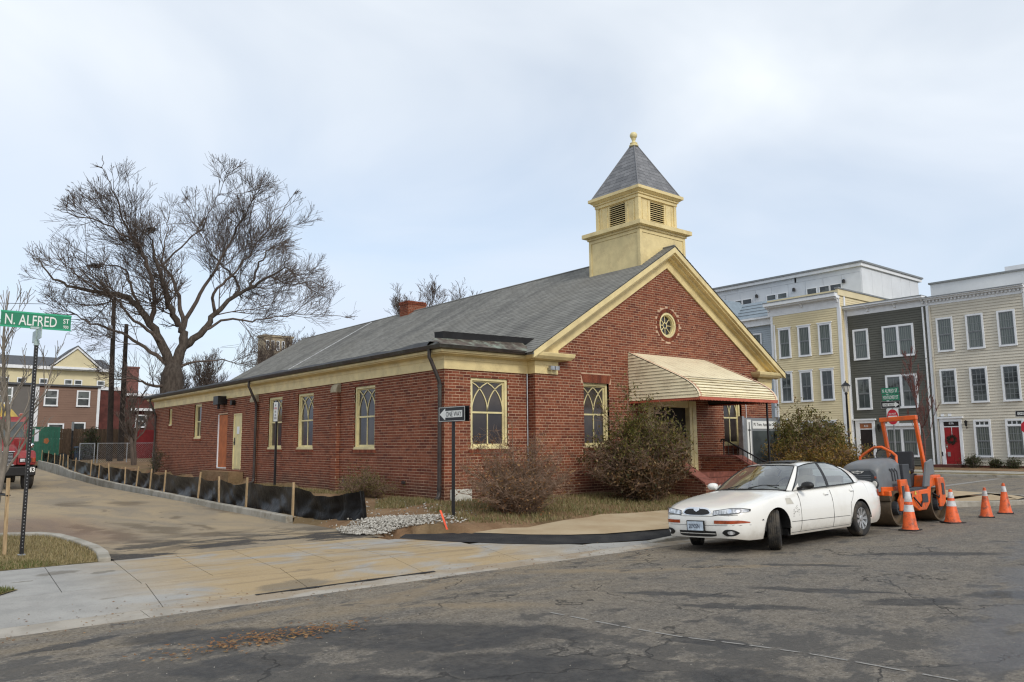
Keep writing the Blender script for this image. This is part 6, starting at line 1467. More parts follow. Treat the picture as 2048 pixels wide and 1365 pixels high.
# ------------------------------------------------------------------ street furniture
def furniture_materials():
    M['signgreen'] = mat('sign_green', C(.015, .20, .105), .45, var=.06)
    M['signgreen2'] = mat('sign_green_edge', C(.03, .36, .19), .45, var=.06)
    M['signwhite'] = mat('sign_white', C(.72, .73, .70), .5, var=.05)
    M['signblack'] = mat('sign_black', C(.010, .010, .011), .4, var=.1)
    M['signred'] = mat('sign_red', C(.52, .02, .035), .45, var=.08)
    M['lettergrey'] = mat('sign_letter', C(.75, .76, .73), .5, var=.03)
    M['clear'] = mat('weathered_bracket', C(.38, .47, .45), .35, metal=.3, var=.2, scale=12)
    M['orange'] = mat('safety_orange', C(.68, .105, .018), .5, var=.15, scale=9, dirt=(.09, .045, .03), dirt_amt=.85, dirt_scale=7)
    M['reflect'] = mat('cone_reflective_band', C(.62, .63, .63), .4, var=.12, scale=9, dirt=(.25, .2, .17), dirt_amt=.6, dirt_scale=8)
    M['conebase'] = mat('cone_rubber_base', C(.022, .018, .017), .8, var=.3, scale=9)
    M['pink'] = mat('marker_flag_orange', C(.85, .12, .05), .5)
    M['binblue'] = mat('blue_grey_bin', C(.06, .085, .12), .5)
    m = NT('lamp_glass'); m.color((.62, .60, .55)); m.set(rough=.3, spec=.5); M['lampglass'] = m.mat
furniture_materials()
MX = Matrix
def pole_holes(mb, x, y, z0, z1, s, step=.05): 
    z = z0
    while z < z1: mb.box(x-.006, x+.006, y-s-.002, y-s-.0005, z-.006, z+.006); z += step
def build_signs():
    # street name post on the corner lawn
    bx_, by = -8.51, -.91
    t = thing('street_name_sign', 'green N. ALFRED ST street name sign on a black perforated post', 'street sign', (bx_, by, .08))
    p = MB(); p.box(bx_-.027, bx_+.027, by-.027, by+.027, .05, 3.38); p.build('post', M['black'], t)
    h = MB(); pole_holes(h, bx_, by, .2, 3.36, .027); h.build('post_holes', M['metal'], t)
    f = MB(); f.lathe([(.05, .06), (.06, .075), (.06, .09), (.03, .10)], (bx_, by, 0), n=10); f.build('base_collar', M['metal'], t)
    b = MB(); b.box(bx_-.035, bx_+.035, by-.035, by+.035, 3.34, 3.42); b.box(bx_-.02, bx_+.02, by-.02, by+.02, 3.42, 3.64); b.box(bx_-.10, bx_+.02, by-.03, by+.03, 3.60, 3.635); b.build('bracket', M['clear'], t)
    y = by
    s = MB(); s.box(-9.015, -8.045, y-.006, y+.006, 3.614, 3.862); bl = s.build('name_blade', M['signgreen'], t)
    s = MB(); s.box(-9.02, -8.04, y-.010, y+.010, 3.838, 3.866); s.box(-9.02, -8.04, y-.010, y+.010, 3.608, 3.632); s.build('blade_edge', M['signgreen2'], bl)
    o = Vector((bx_, by, .08))
    letters('lettering', 'N. ALFRED', M['lettergrey'], bl, Vector((-8.603, y-.009, 3.733))-o, width=.71, height=.165, bold=.006)
    letters('lettering', 'ST', M['lettergrey'], bl, Vector((-8.115, y-.009, 3.762))-o, width=.085, height=.078, bold=.012)
    letters('lettering', '900', M['lettergrey'], bl, Vector((-8.115, y-.009, 3.668))-o, width=.075, height=.05, bold=.008)
    s = MB(); s.box(bx_-.006, bx_+.006, by-.42, by+.42, 3.42, 3.60); s.build('cross_blade', M['clear'], t)
    # ONE WAY sign at the church corner: faces -X, a second plate behind it
    def oneway(parent, x, yc, zc, w, h, arrow_to_plus_y, org):
        k = 1 if arrow_to_plus_y else -1
        s = MB(); s.box(x-.004, x+.004, yc-w/2, yc+w/2, zc-h/2, zc+h/2); pl = s.build('sign_plate', M['signblack'], parent)
        b_ = MB(); e = .012
        for (a, c, d, f_) in ((-w/2+e, w/2-e, h/2-e-.008, h/2-e), (-w/2+e, w/2-e, -h/2+e, -h/2+e+.008)): b_.box(x-.0062, x-.004, yc+a, yc+c, zc+d, zc+f_)
        for q in (-w/2+e, w/2-e-.008): b_.box(x-.0062, x-.004, yc+q, yc+q+.008, zc-h/2+e+.008, zc+h/2-e-.008)
        b_.build('sign_border', M['signwhite'], pl)
        A = lambda u, v: (x-.0065, yc+u*k*w, zc+v*h)
        ar = MB(); ar.poly([A(.455, 0), A(.24, .40), A(.24, .22), A(-.40, .22), A(-.40, -.22), A(.24, -.22), A(.24, -.40)]); ar.build('arrow', M['signwhite'], pl)
        letters('lettering', 'ONE WAY', M['signblack'], pl, Vector((x-.0085, yc-k*w*.08, zc))-org, rot=(0, 0, -math.pi/2), width=w*.58, height=h*.33, bold=.004)
    o = (-1.33, -2.24, .14); t = thing('one_way_sign', 'black and white ONE WAY arrow sign on a black post at the church corner', 'traffic sign', o)
    p = MB(); p.box(-1.345, -1.295, -2.265, -2.215, .05, 2.45); p.build('post', M['black'], t)
    oneway(t, -1.355, -2.23, 2.325, .93, .31, True, Vector(o))
    s = MB(); s.box(-1.29, -1.282, -2.74, -1.80, 2.17, 2.48); s.build('rear_plate', M['signblack'], t)
    # far corner assembly
    o = (30.05, 3.3, .1); t = thing('street_sign_assembly', 'far corner post with N ALFRED and MONTGOMERY blades, ONE WAY and DO NOT ENTER signs', 'street sign', o); O = Vector(o)
    p = MB(); p.box(30.03, 30.08, 3.28, 3.33, .05, 4.35); p.build('post', M['metal'], t)
    for zc, tx, dy in ((4.24, 'N ALFRED ST', 0), (3.90, 'MONTGOMERY ST', -.02)):
        s = MB(); s.box(29.99, 30.01, 2.92+dy, 3.79+dy, zc-.155, zc+.155); bl = s.build('name_blade', M['signgreen'], t); letters('lettering', tx, M['lettergrey'], bl, Vector((29.985, 3.355+dy, zc))-O, rot=(0, 0, -math.pi/2), width=.78, height=.19, bold=.01)
    oneway(t, 30.0, 3.38, 3.53, .98, .36, False, O)
    s = MB(); s.box(29.995, 30.005, 3.0, 3.6, 2.48, 3.31); bl = s.build('no_entry_plate', M['signwhite'], t)
    d = MB(); d.poly([(29.991, 3.30+.285*math.cos(a), 2.90+.39*math.sin(a)) for a in [2*math.pi*k/40 for k in range(40)]]); d.build('no_entry_disc', M['signred'], bl)
    d = MB(); d.box(29.986, 29.989, 3.07, 3.53, 2.84, 2.96); d.build('no_entry_bar', M['signwhite'], bl)
    letters('lettering', 'DO NOT', M['signwhite'], bl, Vector((29.987, 3.30, 3.06))-O, rot=(0, 0, -math.pi/2), width=.36, height=.09, bold=.01); letters('lettering', 'ENTER', M['signwhite'], bl, Vector((29.987, 3.30, 2.72))-O, rot=(0, 0, -math.pi/2), width=.30, height=.09, bold=.01)
    o = (30.05, -2.72, .1); t = thing('one_way_sign', 'ONE WAY and red sign cut by the picture edge before the beige house', 'traffic sign', o); O = Vector(o)
    p = MB(); p.box(30.03, 30.08, -2.75, -2.70, .05, 3.05); p.build('post', M['metal'], t); oneway(t, 30.0, -2.72, 2.87, .94, .28, False, O)
    s = MB(); s.poly([(30.0, -2.79+.38*math.cos(math.pi/8+a*math.pi/4), 2.25+.38*math.sin(math.pi/8+a*math.pi/4)) for a in range(8)]); s.build('red_plate', M['signred'], t)
    # narrow no-parking sign along the church side
    o = (-.24, 9.26, .5); t = thing('no_parking_sign', 'narrow white no parking sign on a black post along the church side wall', 'traffic sign', o); O = Vector(o)
    p = MB(); p.box(-.27, -.21, 9.23, 9.29, .3, 3.18); p.build('post', M['black'], t)
    s = MB(); s.box(-.285, -.275, 9.11, 9.41, 2.50, 3.12); pl = s.build('sign_plate', M['signwhite'], t)
    for tx, z, m, w in (('NO', 3.02, 'signblack', .10), ('PARKING', 2.92, 'signred', .2), ('FIRE', 2.81, 'signblack', .13), ('LANE', 2.70, 'signblack', .13), ('TOW ZONE', 2.60, 'signblack', .2)): letters('lettering', tx, M[m], pl, Vector((-.287, 9.26, z))-O, rot=(0, 0, -math.pi/2), width=w, height=.065, bold=.015)
    # lamp post
    x, y = 34.0, 7.76; t = thing('street_lamp', 'black lantern style street lamp before the yellow and dark houses', 'street lamp', (x, y, .1))
    p = MB(); p.lathe([(.16, .05), (.16, .35), (.11, .45), (.09, .9), (.065, 1.0), (.055, 4.4), (.09, 4.45), (.09, 4.5), (.05, 4.55)], (x, y, 0), n=12); p.build('post', M['iron'], t, smooth=True, sharp=40)
    g = MB(); g.lathe([(.10, 4.56), (.22, 4.92), (.0, 4.92)], (x, y, 0), n=6); g.build('lamp_glass', M['lampglass'], t)
    c = MB(); c.lathe([(.26, 4.92), (.25, 4.95), (.13, 5.08), (.05, 5.13), (.03, 5.2), (.0, 5.24)], (x, y, 0), n=6)
    for k in range(6): a = 2*math.pi*k/6; c.tube([(x+.105*math.cos(a), y+.105*math.sin(a), 4.55), (x+.228*math.cos(a), y+.228*math.sin(a), 4.93)], .012, 4)
    c.build('lamp_cap', M['iron'], t)
    # notice board right of the steps
    o = (11.3, -1.0, .35); t = thing('notice_board', 'grey framed church notice board with a cross, half hidden by the olive shrub', 'notice board', o); O = Vector(o)
    b = MB(); b.box(10.46, 12.45, -1.02, -.92, .9, 2.46); b.build('board', M['sash'], t)
    b = MB(); b.box(10.42, 10.52, -1.06, -.9, .3, 2.5); b.build('frame_post', M['metal'], t); b = MB(); b.box(12.42, 12.52, -1.06, -.9, .3, 2.5); b.build('frame_post', M['metal'], t)
    b = MB(); b.box(10.70, 10.92, -1.035, -1.02, 1.0, 2.40); b.build('cross_panel', M['signwhite'], t)
    b = MB(); b.box(10.795, 10.825, -1.045, -1.036, 1.2, 2.32); b.box(10.73, 10.89, -1.045, -1.036, 2.06, 2.09); b.build('cross', M['signblack'], t)
    b = MB(); b.box(11.0, 12.35, -1.035, -1.02, 2.12, 2.36); hd = b.build('header_panel', M['signwhite'], t); letters('lettering', 'Pl. Tem. Apostle Ch.', M['signblack'], hd, Vector((11.66, -1.038, 2.24))-O, width=1.2, height=.12, bold=.015)
    g = MB(); g.box(11.0, 12.35, -1.03, -1.02, .95, 2.05); g.build('pane', M['hglass'], t)
build_signs()

def build_silt_fence():
    st = [(-3.10, 1.62), (-2.76, 4.75), (-2.61, 7.0), (-2.49, 9.24), (-2.28, 13.7), (-2.12, 16.0), (-1.95, 18.5), (-1.82, 20.9), (-1.62, 24.0), (-1.50, 26.4), (-1.42, 28.5), (-1.0, 34.), (-.75, 37.5), (-.45, 40.7), (-.3, 42.5), (-.28, 44.4), (-.25, 47.2), (-.2, 50.)]
    t = thing('silt_fence', 'sagging black silt fence on wooden stakes along the alley kerb', 'fence', (-3.1, 1.6, .12))
    rnd = random.Random(6); st = [(kerb_x(y)+.10, y) for x, y in st]
    gz_ = lambda x, y: alley_z(y)+.12
    for i, (x, y) in enumerate(st):
        z = gz_(x, y); lx, ly = rnd.uniform(-.07, .07), rnd.uniform(-.13, .13); w = .022
        b = MB(); top = .74+rnd.uniform(-.07, .08)
        q = [(x-w-.05, y-w), (x+w-.05, y-w), (x+w-.05, y+w), (x-w-.05, y+w)]
        b.add([(a, c, z-.1) for a, c in q]+[(a+lx, c+ly, z+top) for a, c in q], [(3,2,1,0), (4,5,6,7), (0,1,5,4), (1,2,6,5), (2,3,7,6), (3,0,4,7)]); b.build('stake', M['wood'], t)
    # fabric: hangs between stakes, sagging and creased
    pts = [(-2.42, -.62, .62), (-2.60, -.1, .56), (-2.80, .7, .56)]+[(x, y, .66) for x, y in st]
    fb = MB(); nu, nv = 0, 8; rows = []
    for i in range(len(pts)-1):
        (xa, ya, ha), (xb, yb, hb) = pts[i], pts[i+1]; L_ = math.hypot(xb-xa, yb-ya); n = max(6, min(16, int(L_*6)))
        for k in range(n+(i == len(pts)-2)):
            f = k/n; x, y = lerp(xa, xb, f), lerp(ya, yb, f); sag = (.03+.09*((i*37) % 10)/10)*math.sin(math.pi*f)*(1 if i > 2 else .3); h = lerp(ha, hb, f)-sag+rnd.uniform(-.012, .012); z = gz_(x, y)-.02 if y > .9 else lot_z(x, y)-.02
            row = []
            for j in range(nv+1):
                v = j/nv; ph = i*2.3; bel = (.07*math.sin(f*9+v*5+ph)+.04*math.sin(f*23-v*9+ph*2)+.02*math.sin(f*41+v*17))*math.sin(math.pi*min(1, f*1.0+.02))*(1-.3*v)+(.09*math.sin(v*3.1)*math.sin(math.pi*f))
                row.append((x+bel+(.05*(1-v)), y+(.03*math.sin(v*7+f*6) if i > 1 else .06*(v-.5)), z+h*v))
            rows.append(row)
    b0 = len(fb.v)
    for r in rows: fb.v.extend(r)
    for i in range(len(rows)-1):
        for j in range(nv): a = b0+i*(nv+1)+j; fb.f.append((a, a+nv+1, a+nv+2, a+1)); fb.m.append(0)
    o = fb.build('fabric', M['silt'], t, smooth=True)
    sd = o.modifiers.new('sub', 'SUBSURF'); sd.levels = 1; sd.render_levels = 1
    # end lath holding the last edge of cloth
    b = MB(); b.tube([(-2.42, -.63, .1), (-2.52, -.60, .78)], .012, 5); b.build('end_lath', M['black'], t)
    # marker laths
    t = thing('marker_lath', 'bright orange survey lath leaning by the gravel', 'marker', (-2.05, -3.0, .1))
    b = MB(); b.add([(-2.02, -3.05, .08), (-1.98, -3.05, .08), (-2.10, -2.96, .50), (-2.14, -2.96, .50), (-2.02, -3.04, .08), (-1.98, -3.04, .08), (-2.10, -2.95, .50), (-2.14, -2.95, .50)], [(0,1,2,3), (7,6,5,4), (0,4,5,1), (1,5,6,2), (2,6,7,3), (3,7,4,0)]); b.build('lath', M['pink'], t); b = MB(); b.tube([(-1.93, -3.02, .07), (-2.08, -2.97, .40)], .008, 5); b.build('wire', M['metal'], t)
    # stake beside the young tree
    t = thing('tree_stake', 'rough wooden stake tied beside the young street tree', 'stake', (-8.70, -.62, .08))
    b = MB(); b.add([(-8.725, -.645, .02), (-8.675, -.645, .02), (-8.675, -.595, .02), (-8.725, -.595, .02), (-8.745, -.645, 1.25), (-8.695, -.645, 1.25), (-8.695, -.595, 1.25), (-8.745, -.595, 1.25)], [(0,1,5,4), (1,2,6,5), (2,3,7,6), (3,0,4,7), (4,5,6,7)]); b.build('post', M['wood'], t); b = MB(); b.tube([(-8.72, -.66, .98), (-8.85, -.3, 1.0), (-8.85, .0, 1.0)], .012, 5); b.tube([(-8.68, -.6, .98), (-8.75, -.2, 1.0), (-8.80, .0, 1.0)], .012, 5); b.build('strap', M['black'], t)
build_silt_fence()

def build_alley_fences():
    rnd = random.Random(8)
    t = thing('green_fence', 'tall green board fence at the end of the alley', 'fence', (-.8, 52, .75)); x = -6.0
    while x < .72: b = MB(); b.box(x, x+.18, 52, 52.03, .7, 3.24+rnd.uniform(-.02, .03)); b.build('board', M['green_paint'], t); x += .187
    b = MB(); b.box(-6, .72, 52.03, 52.09, 1.1, 1.2); b.box(-6, .72, 52.03, 52.09, 2.8, 2.9); b.build('rail', M['green_paint'], t)
    b = MB(); b.poly([(-.15+.2*math.cos(a), 51.99, 2.2+.2*math.sin(a)*1.2) for a in [2*math.pi*k/5 for k in range(5)]]); b.build('yellow_mark', M['amberlit'], t)
    t = thing('board_fence', 'weathered brown board fence beside the green fence', 'fence', (3.4, 52.2, .75)); x = .78
    while x < 6.0: b = MB(); b.box(x, x+.14, 52.2, 52.23, .7, 3.10+rnd.uniform(-.02, .03)); b.build('board', M['fencewood'], t); x += .147
    b = MB(); b.box(.78, 6, 52.23, 52.3, 1.1, 1.2); b.box(.78, 6, 52.23, 52.3, 2.7, 2.8); b.build('rail', M['fencewood'], t)
    t = thing('red_wall', 'bright red painted wall beyond the chain link fence', 'wall', (7.5, 52.4, .75)); b = MB(); b.box(6.05, 10.5, 52.4, 52.6, .6, 3.05); b.build('panel', M['redpaint'], t)
    b = MB()
    for k in range(6): b.box(6.05+k*.9, 6.10+k*.9, 52.37, 52.4, .6, 3.05)
    b.build('batten', M['redpaint'], t)
    # chain link
    t = thing('chain_link_fence', 'low chain link fence with a gate beside the alley', 'fence', (2.2, 40, .45)); P = [(.15, 41.5), (.70, 40), (.88, 40), (2.6, 40), (4.2, 40), (6, 40)]
    for x, y in P: b = MB(); b.tube([(x, y, .4), (x, y, 1.98)], .03, 6); b.build('post', M['metal'], t)
    b = MB()
    for a, c in zip(P, P[1:]):
        if a == P[1]: continue
        b.tube([(a[0], a[1], 1.95), (c[0], c[1], 1.95)], .02, 5)
    b.build('top_rail', M['metal'], t)
    w = MB()
    for a, c in zip(P, P[1:]):
        if a == P[1]: continue
        L_ = math.hypot(c[0]-a[0], c[1]-a[1]); n = int(L_/.12)
        for i in range(-11, n):
            for d in (1, -1):
                u0, u1 = i*.12, i*.12+1.35; s0, s1 = max(0, u0)/L_, min(L_, u1)/L_
                if s1 <= s0: continue
                z = lambda u: (lerp(.55, 1.93, (u-i*.12)/1.35) if d == 1 else lerp(1.93, .55, (u-i*.12)/1.35))
                w.tube([(lerp(a[0], c[0], s0), lerp(a[1], c[1], s0), z(s0*L_)), (lerp(a[0], c[0], s1), lerp(a[1], c[1], s1), z(s1*L_))], .003, 3, cap=False)
    w.build('wire_mesh', M['metal'], t)
    t = thing('waste_bin', 'blue grey waste bin by the wooden fence', 'bin', (1.87, 51, .72)); b = MB(); b.lathe([(.26, .72), (.34, 1.6), (.36, 1.62), (.36, 1.68)], (1.87, 51, 0), n=16); b.build('tub', M['binblue'], t); b = MB(); b.lathe([(.38, 1.682), (.36, 1.76), (.0, 1.82)], (1.87, 51, 0), n=16); b.build('lid', M['binblue'], t)
    t = thing('tarp_heap', 'black tarpaulin heap at the foot of the green fence', 'tarpaulin', (.8, 51, .72)); b = MB()
    b.grid(14, 10, lambda u, v: (lerp(-.1, 1.6, u), lerp(50.5, 51.7, v), .70+.62*max(0, math.sin(math.pi*u))*math.sin(math.pi*v)*(.7+.4*u)+.05*math.sin(u*17+v*9))); b.build('sheet', M['silt'], t, smooth=True)
    t = thing('alley_post', 'thin black post with a white top standing before the board fence', 'post', (1.35, 51, .72)); b = MB(); b.box(1.32, 1.42, 50.95, 51.05, .6, 2.95); b.build('shaft', M['black'], t); b = MB(); b.box(1.30, 1.44, 50.93, 51.0, 2.95, 3.6); b.build('plate', M['sash'], t)
    for (x, x2, h, lab) in ((2.47, 2.17, 12., 'dark wooden utility pole carrying a grey box, left of the pair'), (3.16, 3.06, 10.3, 'shorter dark wooden utility pole, right of the pair')):
        t = thing('utility_pole', lab, 'utility pole', (x, 44, .5), group='utility poles behind the alley'); b = MB(); b.tube([(x, 44, .3), (lerp(x, x2, .5), 44, h*.5), (x2, 44, h)], [.20, .17, .13], 10); b.build('shaft', M['pole'], t, smooth=True, sharp=50)
        if h > 11: b = MB(); b.lathe([(.18, 9.2), (.18, 10.0), (.1, 10.1)], (x2-.22, 43.7, 0), n=10); b.build('transformer', M['metal'], t)
    # cables
    for i, (a, c) in enumerate((((2.2, 44, 11.6), (-30, 40, 11.)), ((2.2, 44, 10.6), (-30, 39, 9.6)), ((3.1, 44, 10.0), (2.2, 44, 10.4)))):
        t = MB(); n = 12; t.tube([(lerp(a[0], c[0], k/n), lerp(a[1], c[1], k/n), lerp(a[2], c[2], k/n)-1.0*math.sin(math.pi*k/n)*(0 if i == 2 else 1)) for k in range(n+1)], .018, 4); o = t.build('overhead_cable', M['black']); tag(o, ['upper overhead cable running left from the tall pole', 'lower overhead cable running left from the tall pole', 'short cable linking the two utility poles'][i], 'cable')
build_alley_fences()

def build_cones():
    g = 'traffic cones beside the roller'
    def cone(h, r):
        t = bpy.data.objects.new('traffic_cone', None); COL.objects.link(t)
        k = h/.86; b = MB(); s = .20*r
        b.add([(-s,-s*.8,0), (s*.8,-s,0), (s,s*.8,0), (-s*.8,s,0), (-s,-s*.8,.028), (s*.8,-s,.028), (s,s*.8,.028), (-s*.8,s,.028)], [(3,2,1,0), (4,5,6,7), (0,1,5,4), (1,2,6,5), (2,3,7,6), (3,0,4,7)]); b.build('base', M['conebase'], t, local=True, bevel=.008)
        R_ = lambda z: lerp(.150*r, .030*r, (z-.028)/(h-.028)); b = MB(); b.lathe([(.165*r, .028), (.155*r, .05), (R_(.06), .06), (R_(h-.02), h-.02), (.026*r, h), (.018*r, h)], n=24); b.build('body', M['orange'], t, local=True, smooth=True, sharp=40)
        bands = ((.42, .57), (.64, .86)) if h > .8 else ((.50, .66), (.74, .92))
        if h < .8 and r < .95: bands = ((.72, .90),)
        for a, c in bands: b = MB(); b.lathe([(R_(a*h)+.0015, a*h), (R_(c*h)+.0015, c*h)], n=24); b.f = b.f[:-2]; b.m = b.m[:-2]; b.build('reflective_band', M['reflect'], t, local=True, smooth=True)
        return t
    spots = [((5.27, -8.22, -.015), .86, .93, .2, 'tallest orange cone, standing before the roller front drum'), ((7.30, -8.20, -.015), .70, 1.0, 1.1, 'orange cone with two white bands by the roller rear drum'), ((9.08, -8.22, -.015), .66, .86, .5, 'orange cone with one white band, nearest the roller of the two beyond it'), ((10.43, -8.15, -.02), .71, .92, 2., 'orange cone at the end of the row beyond the roller')]
    for loc, h, r, rz, lab in spots:
        t = cone(h, r); t.location = loc; t.rotation_euler = (0, 0, rz); tag(t, lab, 'traffic cone', g)
build_cones()
# ------------------------------------------------------------------ vehicles
def vehicle_materials():
    m = NT('car_paint_white'); g = m.noise(2.2, 5, .6, m.obj()); sz = m.n('ShaderNodeSeparateXYZ'); m.l(m.obj(), sz.inputs[0]); gr = m.math('MULTIPLY', m.ramp(m.math('ADD', sz.outputs[2], m.math('MULTIPLY', m.noise(5, 5, .7, m.obj()), -.25)), .30, .02), .55); m.color(m.mix(gr, m.mix(m.ramp(g, .5, .8, 0, .5), (.80, .79, .74), (.70, .675, .60)), (.30, .25, .18))); m.set(rough=.22, spec=.5, coat=.6); m.bsdf.inputs['Coat Roughness'].default_value = .08; M['carpaint'] = m.mat
    m = NT('car_glass'); tr = m.n('ShaderNodeBsdfTransparent'); tr.inputs[0].default_value = (.80, .86, .84, 1); gl = m.n('ShaderNodeBsdfGlossy'); gl.inputs['Roughness'].default_value = .02; gl.inputs[0].default_value = (1, 1, 1, 1)
    fr = m.n('ShaderNodeFresnel'); fr.inputs[0].default_value = 1.52; ad = m.math('ADD', m.math('MULTIPLY', fr.outputs[0], 1.5), .12); mx = m.n('ShaderNodeMixShader'); m.l(ad, mx.inputs[0]); m.l(tr.outputs[0], mx.inputs[1]); m.l(gl.outputs[0], mx.inputs[2]); m.l(mx.outputs[0], m.out.inputs[0]); M['carglass'] = m.mat
    M['tyre'] = mat('tyre_rubber', C(.020, .019, .018), .75, var=.3, scale=10, dirt=(.11, .09, .065), dirt_amt=.6, dirt_scale=4)
    M['alloy'] = mat('alloy_wheel', C(.50, .50, .49), .35, metal=.7, var=.15)
    M['interior'] = mat('beige_interior', C(.34, .30, .24), .85)
    M['rubber'] = mat('black_trim', C(.012, .012, .012), .5)
    m = NT('headlamp_lens'); g = m.noise(22, 2, .5, m.scaled(m.obj(), .3, 1, .5)); m.color(m.mix(m.ramp(g, .35, .65), (.30, .31, .32), (.75, .77, .78))); m.set(rough=.08, spec=.6, metal=.35, coat=1.); M['lens'] = m.mat
    M['amber'] = mat('amber_lens', C(.34, .055, .012), .15, var=.35, scale=14, coat=1.)
    M['redlens'] = mat('red_lens', C(.30, .01, .012), .15, coat=1.)
    M['plate'] = mat('licence_plate', C(.52, .60, .68), .5, var=.25, scale=14)
    M['platetext'] = mat('plate_text', C(.05, .06, .09), .5)
    M['scuff'] = mat('scuff_mark', C(.16, .155, .14), .7, var=.5, scale=30)
    M['rollorange'] = mat('roller_orange', C(.72, .115, .012), .38, var=.12, scale=4, dirt=(.18, .09, .05), dirt_amt=.7, dirt_scale=3)
    M['rollgrey'] = mat('roller_grey', C(.135, .145, .155), .42, var=.15, dirt=(.2, .18, .15), dirt_amt=.3)
    M['rolldark'] = mat('roller_dark_grey', C(.042, .046, .052), .55, var=.2)
    M['drum'] = mat('dirty_steel_drum', C(.13, .095, .058), .55, metal=.35, var=.35, scale=3, dirt=(.07, .05, .035), dirt_amt=.6, dirt_scale=2)
    M['seatblack'] = mat('black_vinyl', C(.012, .012, .014), .45)
    M['yellowtag'] = mat('yellow_tag', C(.55, .42, .06), .6)
    M['truckred'] = mat('truck_red', C(.24, .022, .024), .45, var=.15, dirt=(.22, .12, .1), dirt_amt=.55, dirt_scale=1.5)
    M['drumyellow'] = mat('mixer_yellow', C(.62, .43, .08), .5, var=.15)
vehicle_materials()

def make_wheel(parent, loc, rz, rad=.315, w=.2, flip=1, spokes=9):
    t = thing_part('wheel', parent); t.location = loc; t.rotation_euler = (0, 0, rz)
    h = w/2; prof = [(rad*.63, -h*.88), (rad*.78, -h*1.02), (rad*.93, -h*.98), (rad*.985, -h*.82)]
    for k in range(5):
        c = lerp(-h*.62, h*.62, k/4); prof += [(rad*.998, c-h*.115), (rad*.998, c+h*.115)]
        if k < 4: n = lerp(-h*.62, h*.62, (k+1)/4); prof += [(rad*.965, c+h*.125), (rad*.965, n-h*.125)]
    prof += [(rad*.985, h*.82), (rad*.93, h*.98), (rad*.78, h*1.02), (rad*.63, h*.88)]
    b = MB(); b.lathe(prof, axis='y', n=40); b.f = b.f[:-2]; b.m = b.m[:-2]; b.build('tyre', M['tyre'], t, local=True, smooth=True, sharp=35)
    o = -flip     # outer face direction (-1 = -y)
    b = MB(); b.lathe([(rad*.655, -h*.75), (rad*.645, h*.80), (rad*.60, h*.84), (rad*.575, h*.6), (rad*.56, -h*.3), (.0, -h*.35)] if o > 0 else [(rad*.655, h*.75), (rad*.645, -h*.80), (rad*.60, -h*.84), (rad*.575, -h*.6), (rad*.56, h*.3), (.0, h*.35)], axis='y', n=36); b.build('rim', M['alloy'], t, local=True, smooth=True, sharp=35)
    b = MB()
    for k in range(spokes):
        a = 2*math.pi*k/spokes; c, s = math.cos(a), math.sin(a); P = lambda r, tt, y: (r*c-tt*s, o*y, r*s+tt*c)
        for tt in (-.014, .014):
            b.add([P(.04, tt*.7-.010, h*.62), P(.04, tt*.7+.010, h*.62), P(rad*.59, tt-.013, h*.78), P(rad*.59, tt+.013, h*.78), P(.04, tt*.7-.012, h*.3), P(.04, tt*.7+.012, h*.3), P(rad*.59, tt-.015, h*.4), P(rad*.59, tt+.015, h*.4)], [(0,1,3,2), (4,6,7,5), (0,2,6,4), (1,5,7,3)])
    b.lathe([(.055, 0), (.055, o*h*.70), (.04, o*h*.76), (.0, o*h*.77)], axis='y', n=16); b.build('spokes', M['alloy'], t, local=True)
    b = MB(); b.lathe([(rad*.60, o*-h*.28), (.0, o*-h*.30)], axis='y', n=24); b.build('brake_disc', M['rubber'], t, local=True)
    return t

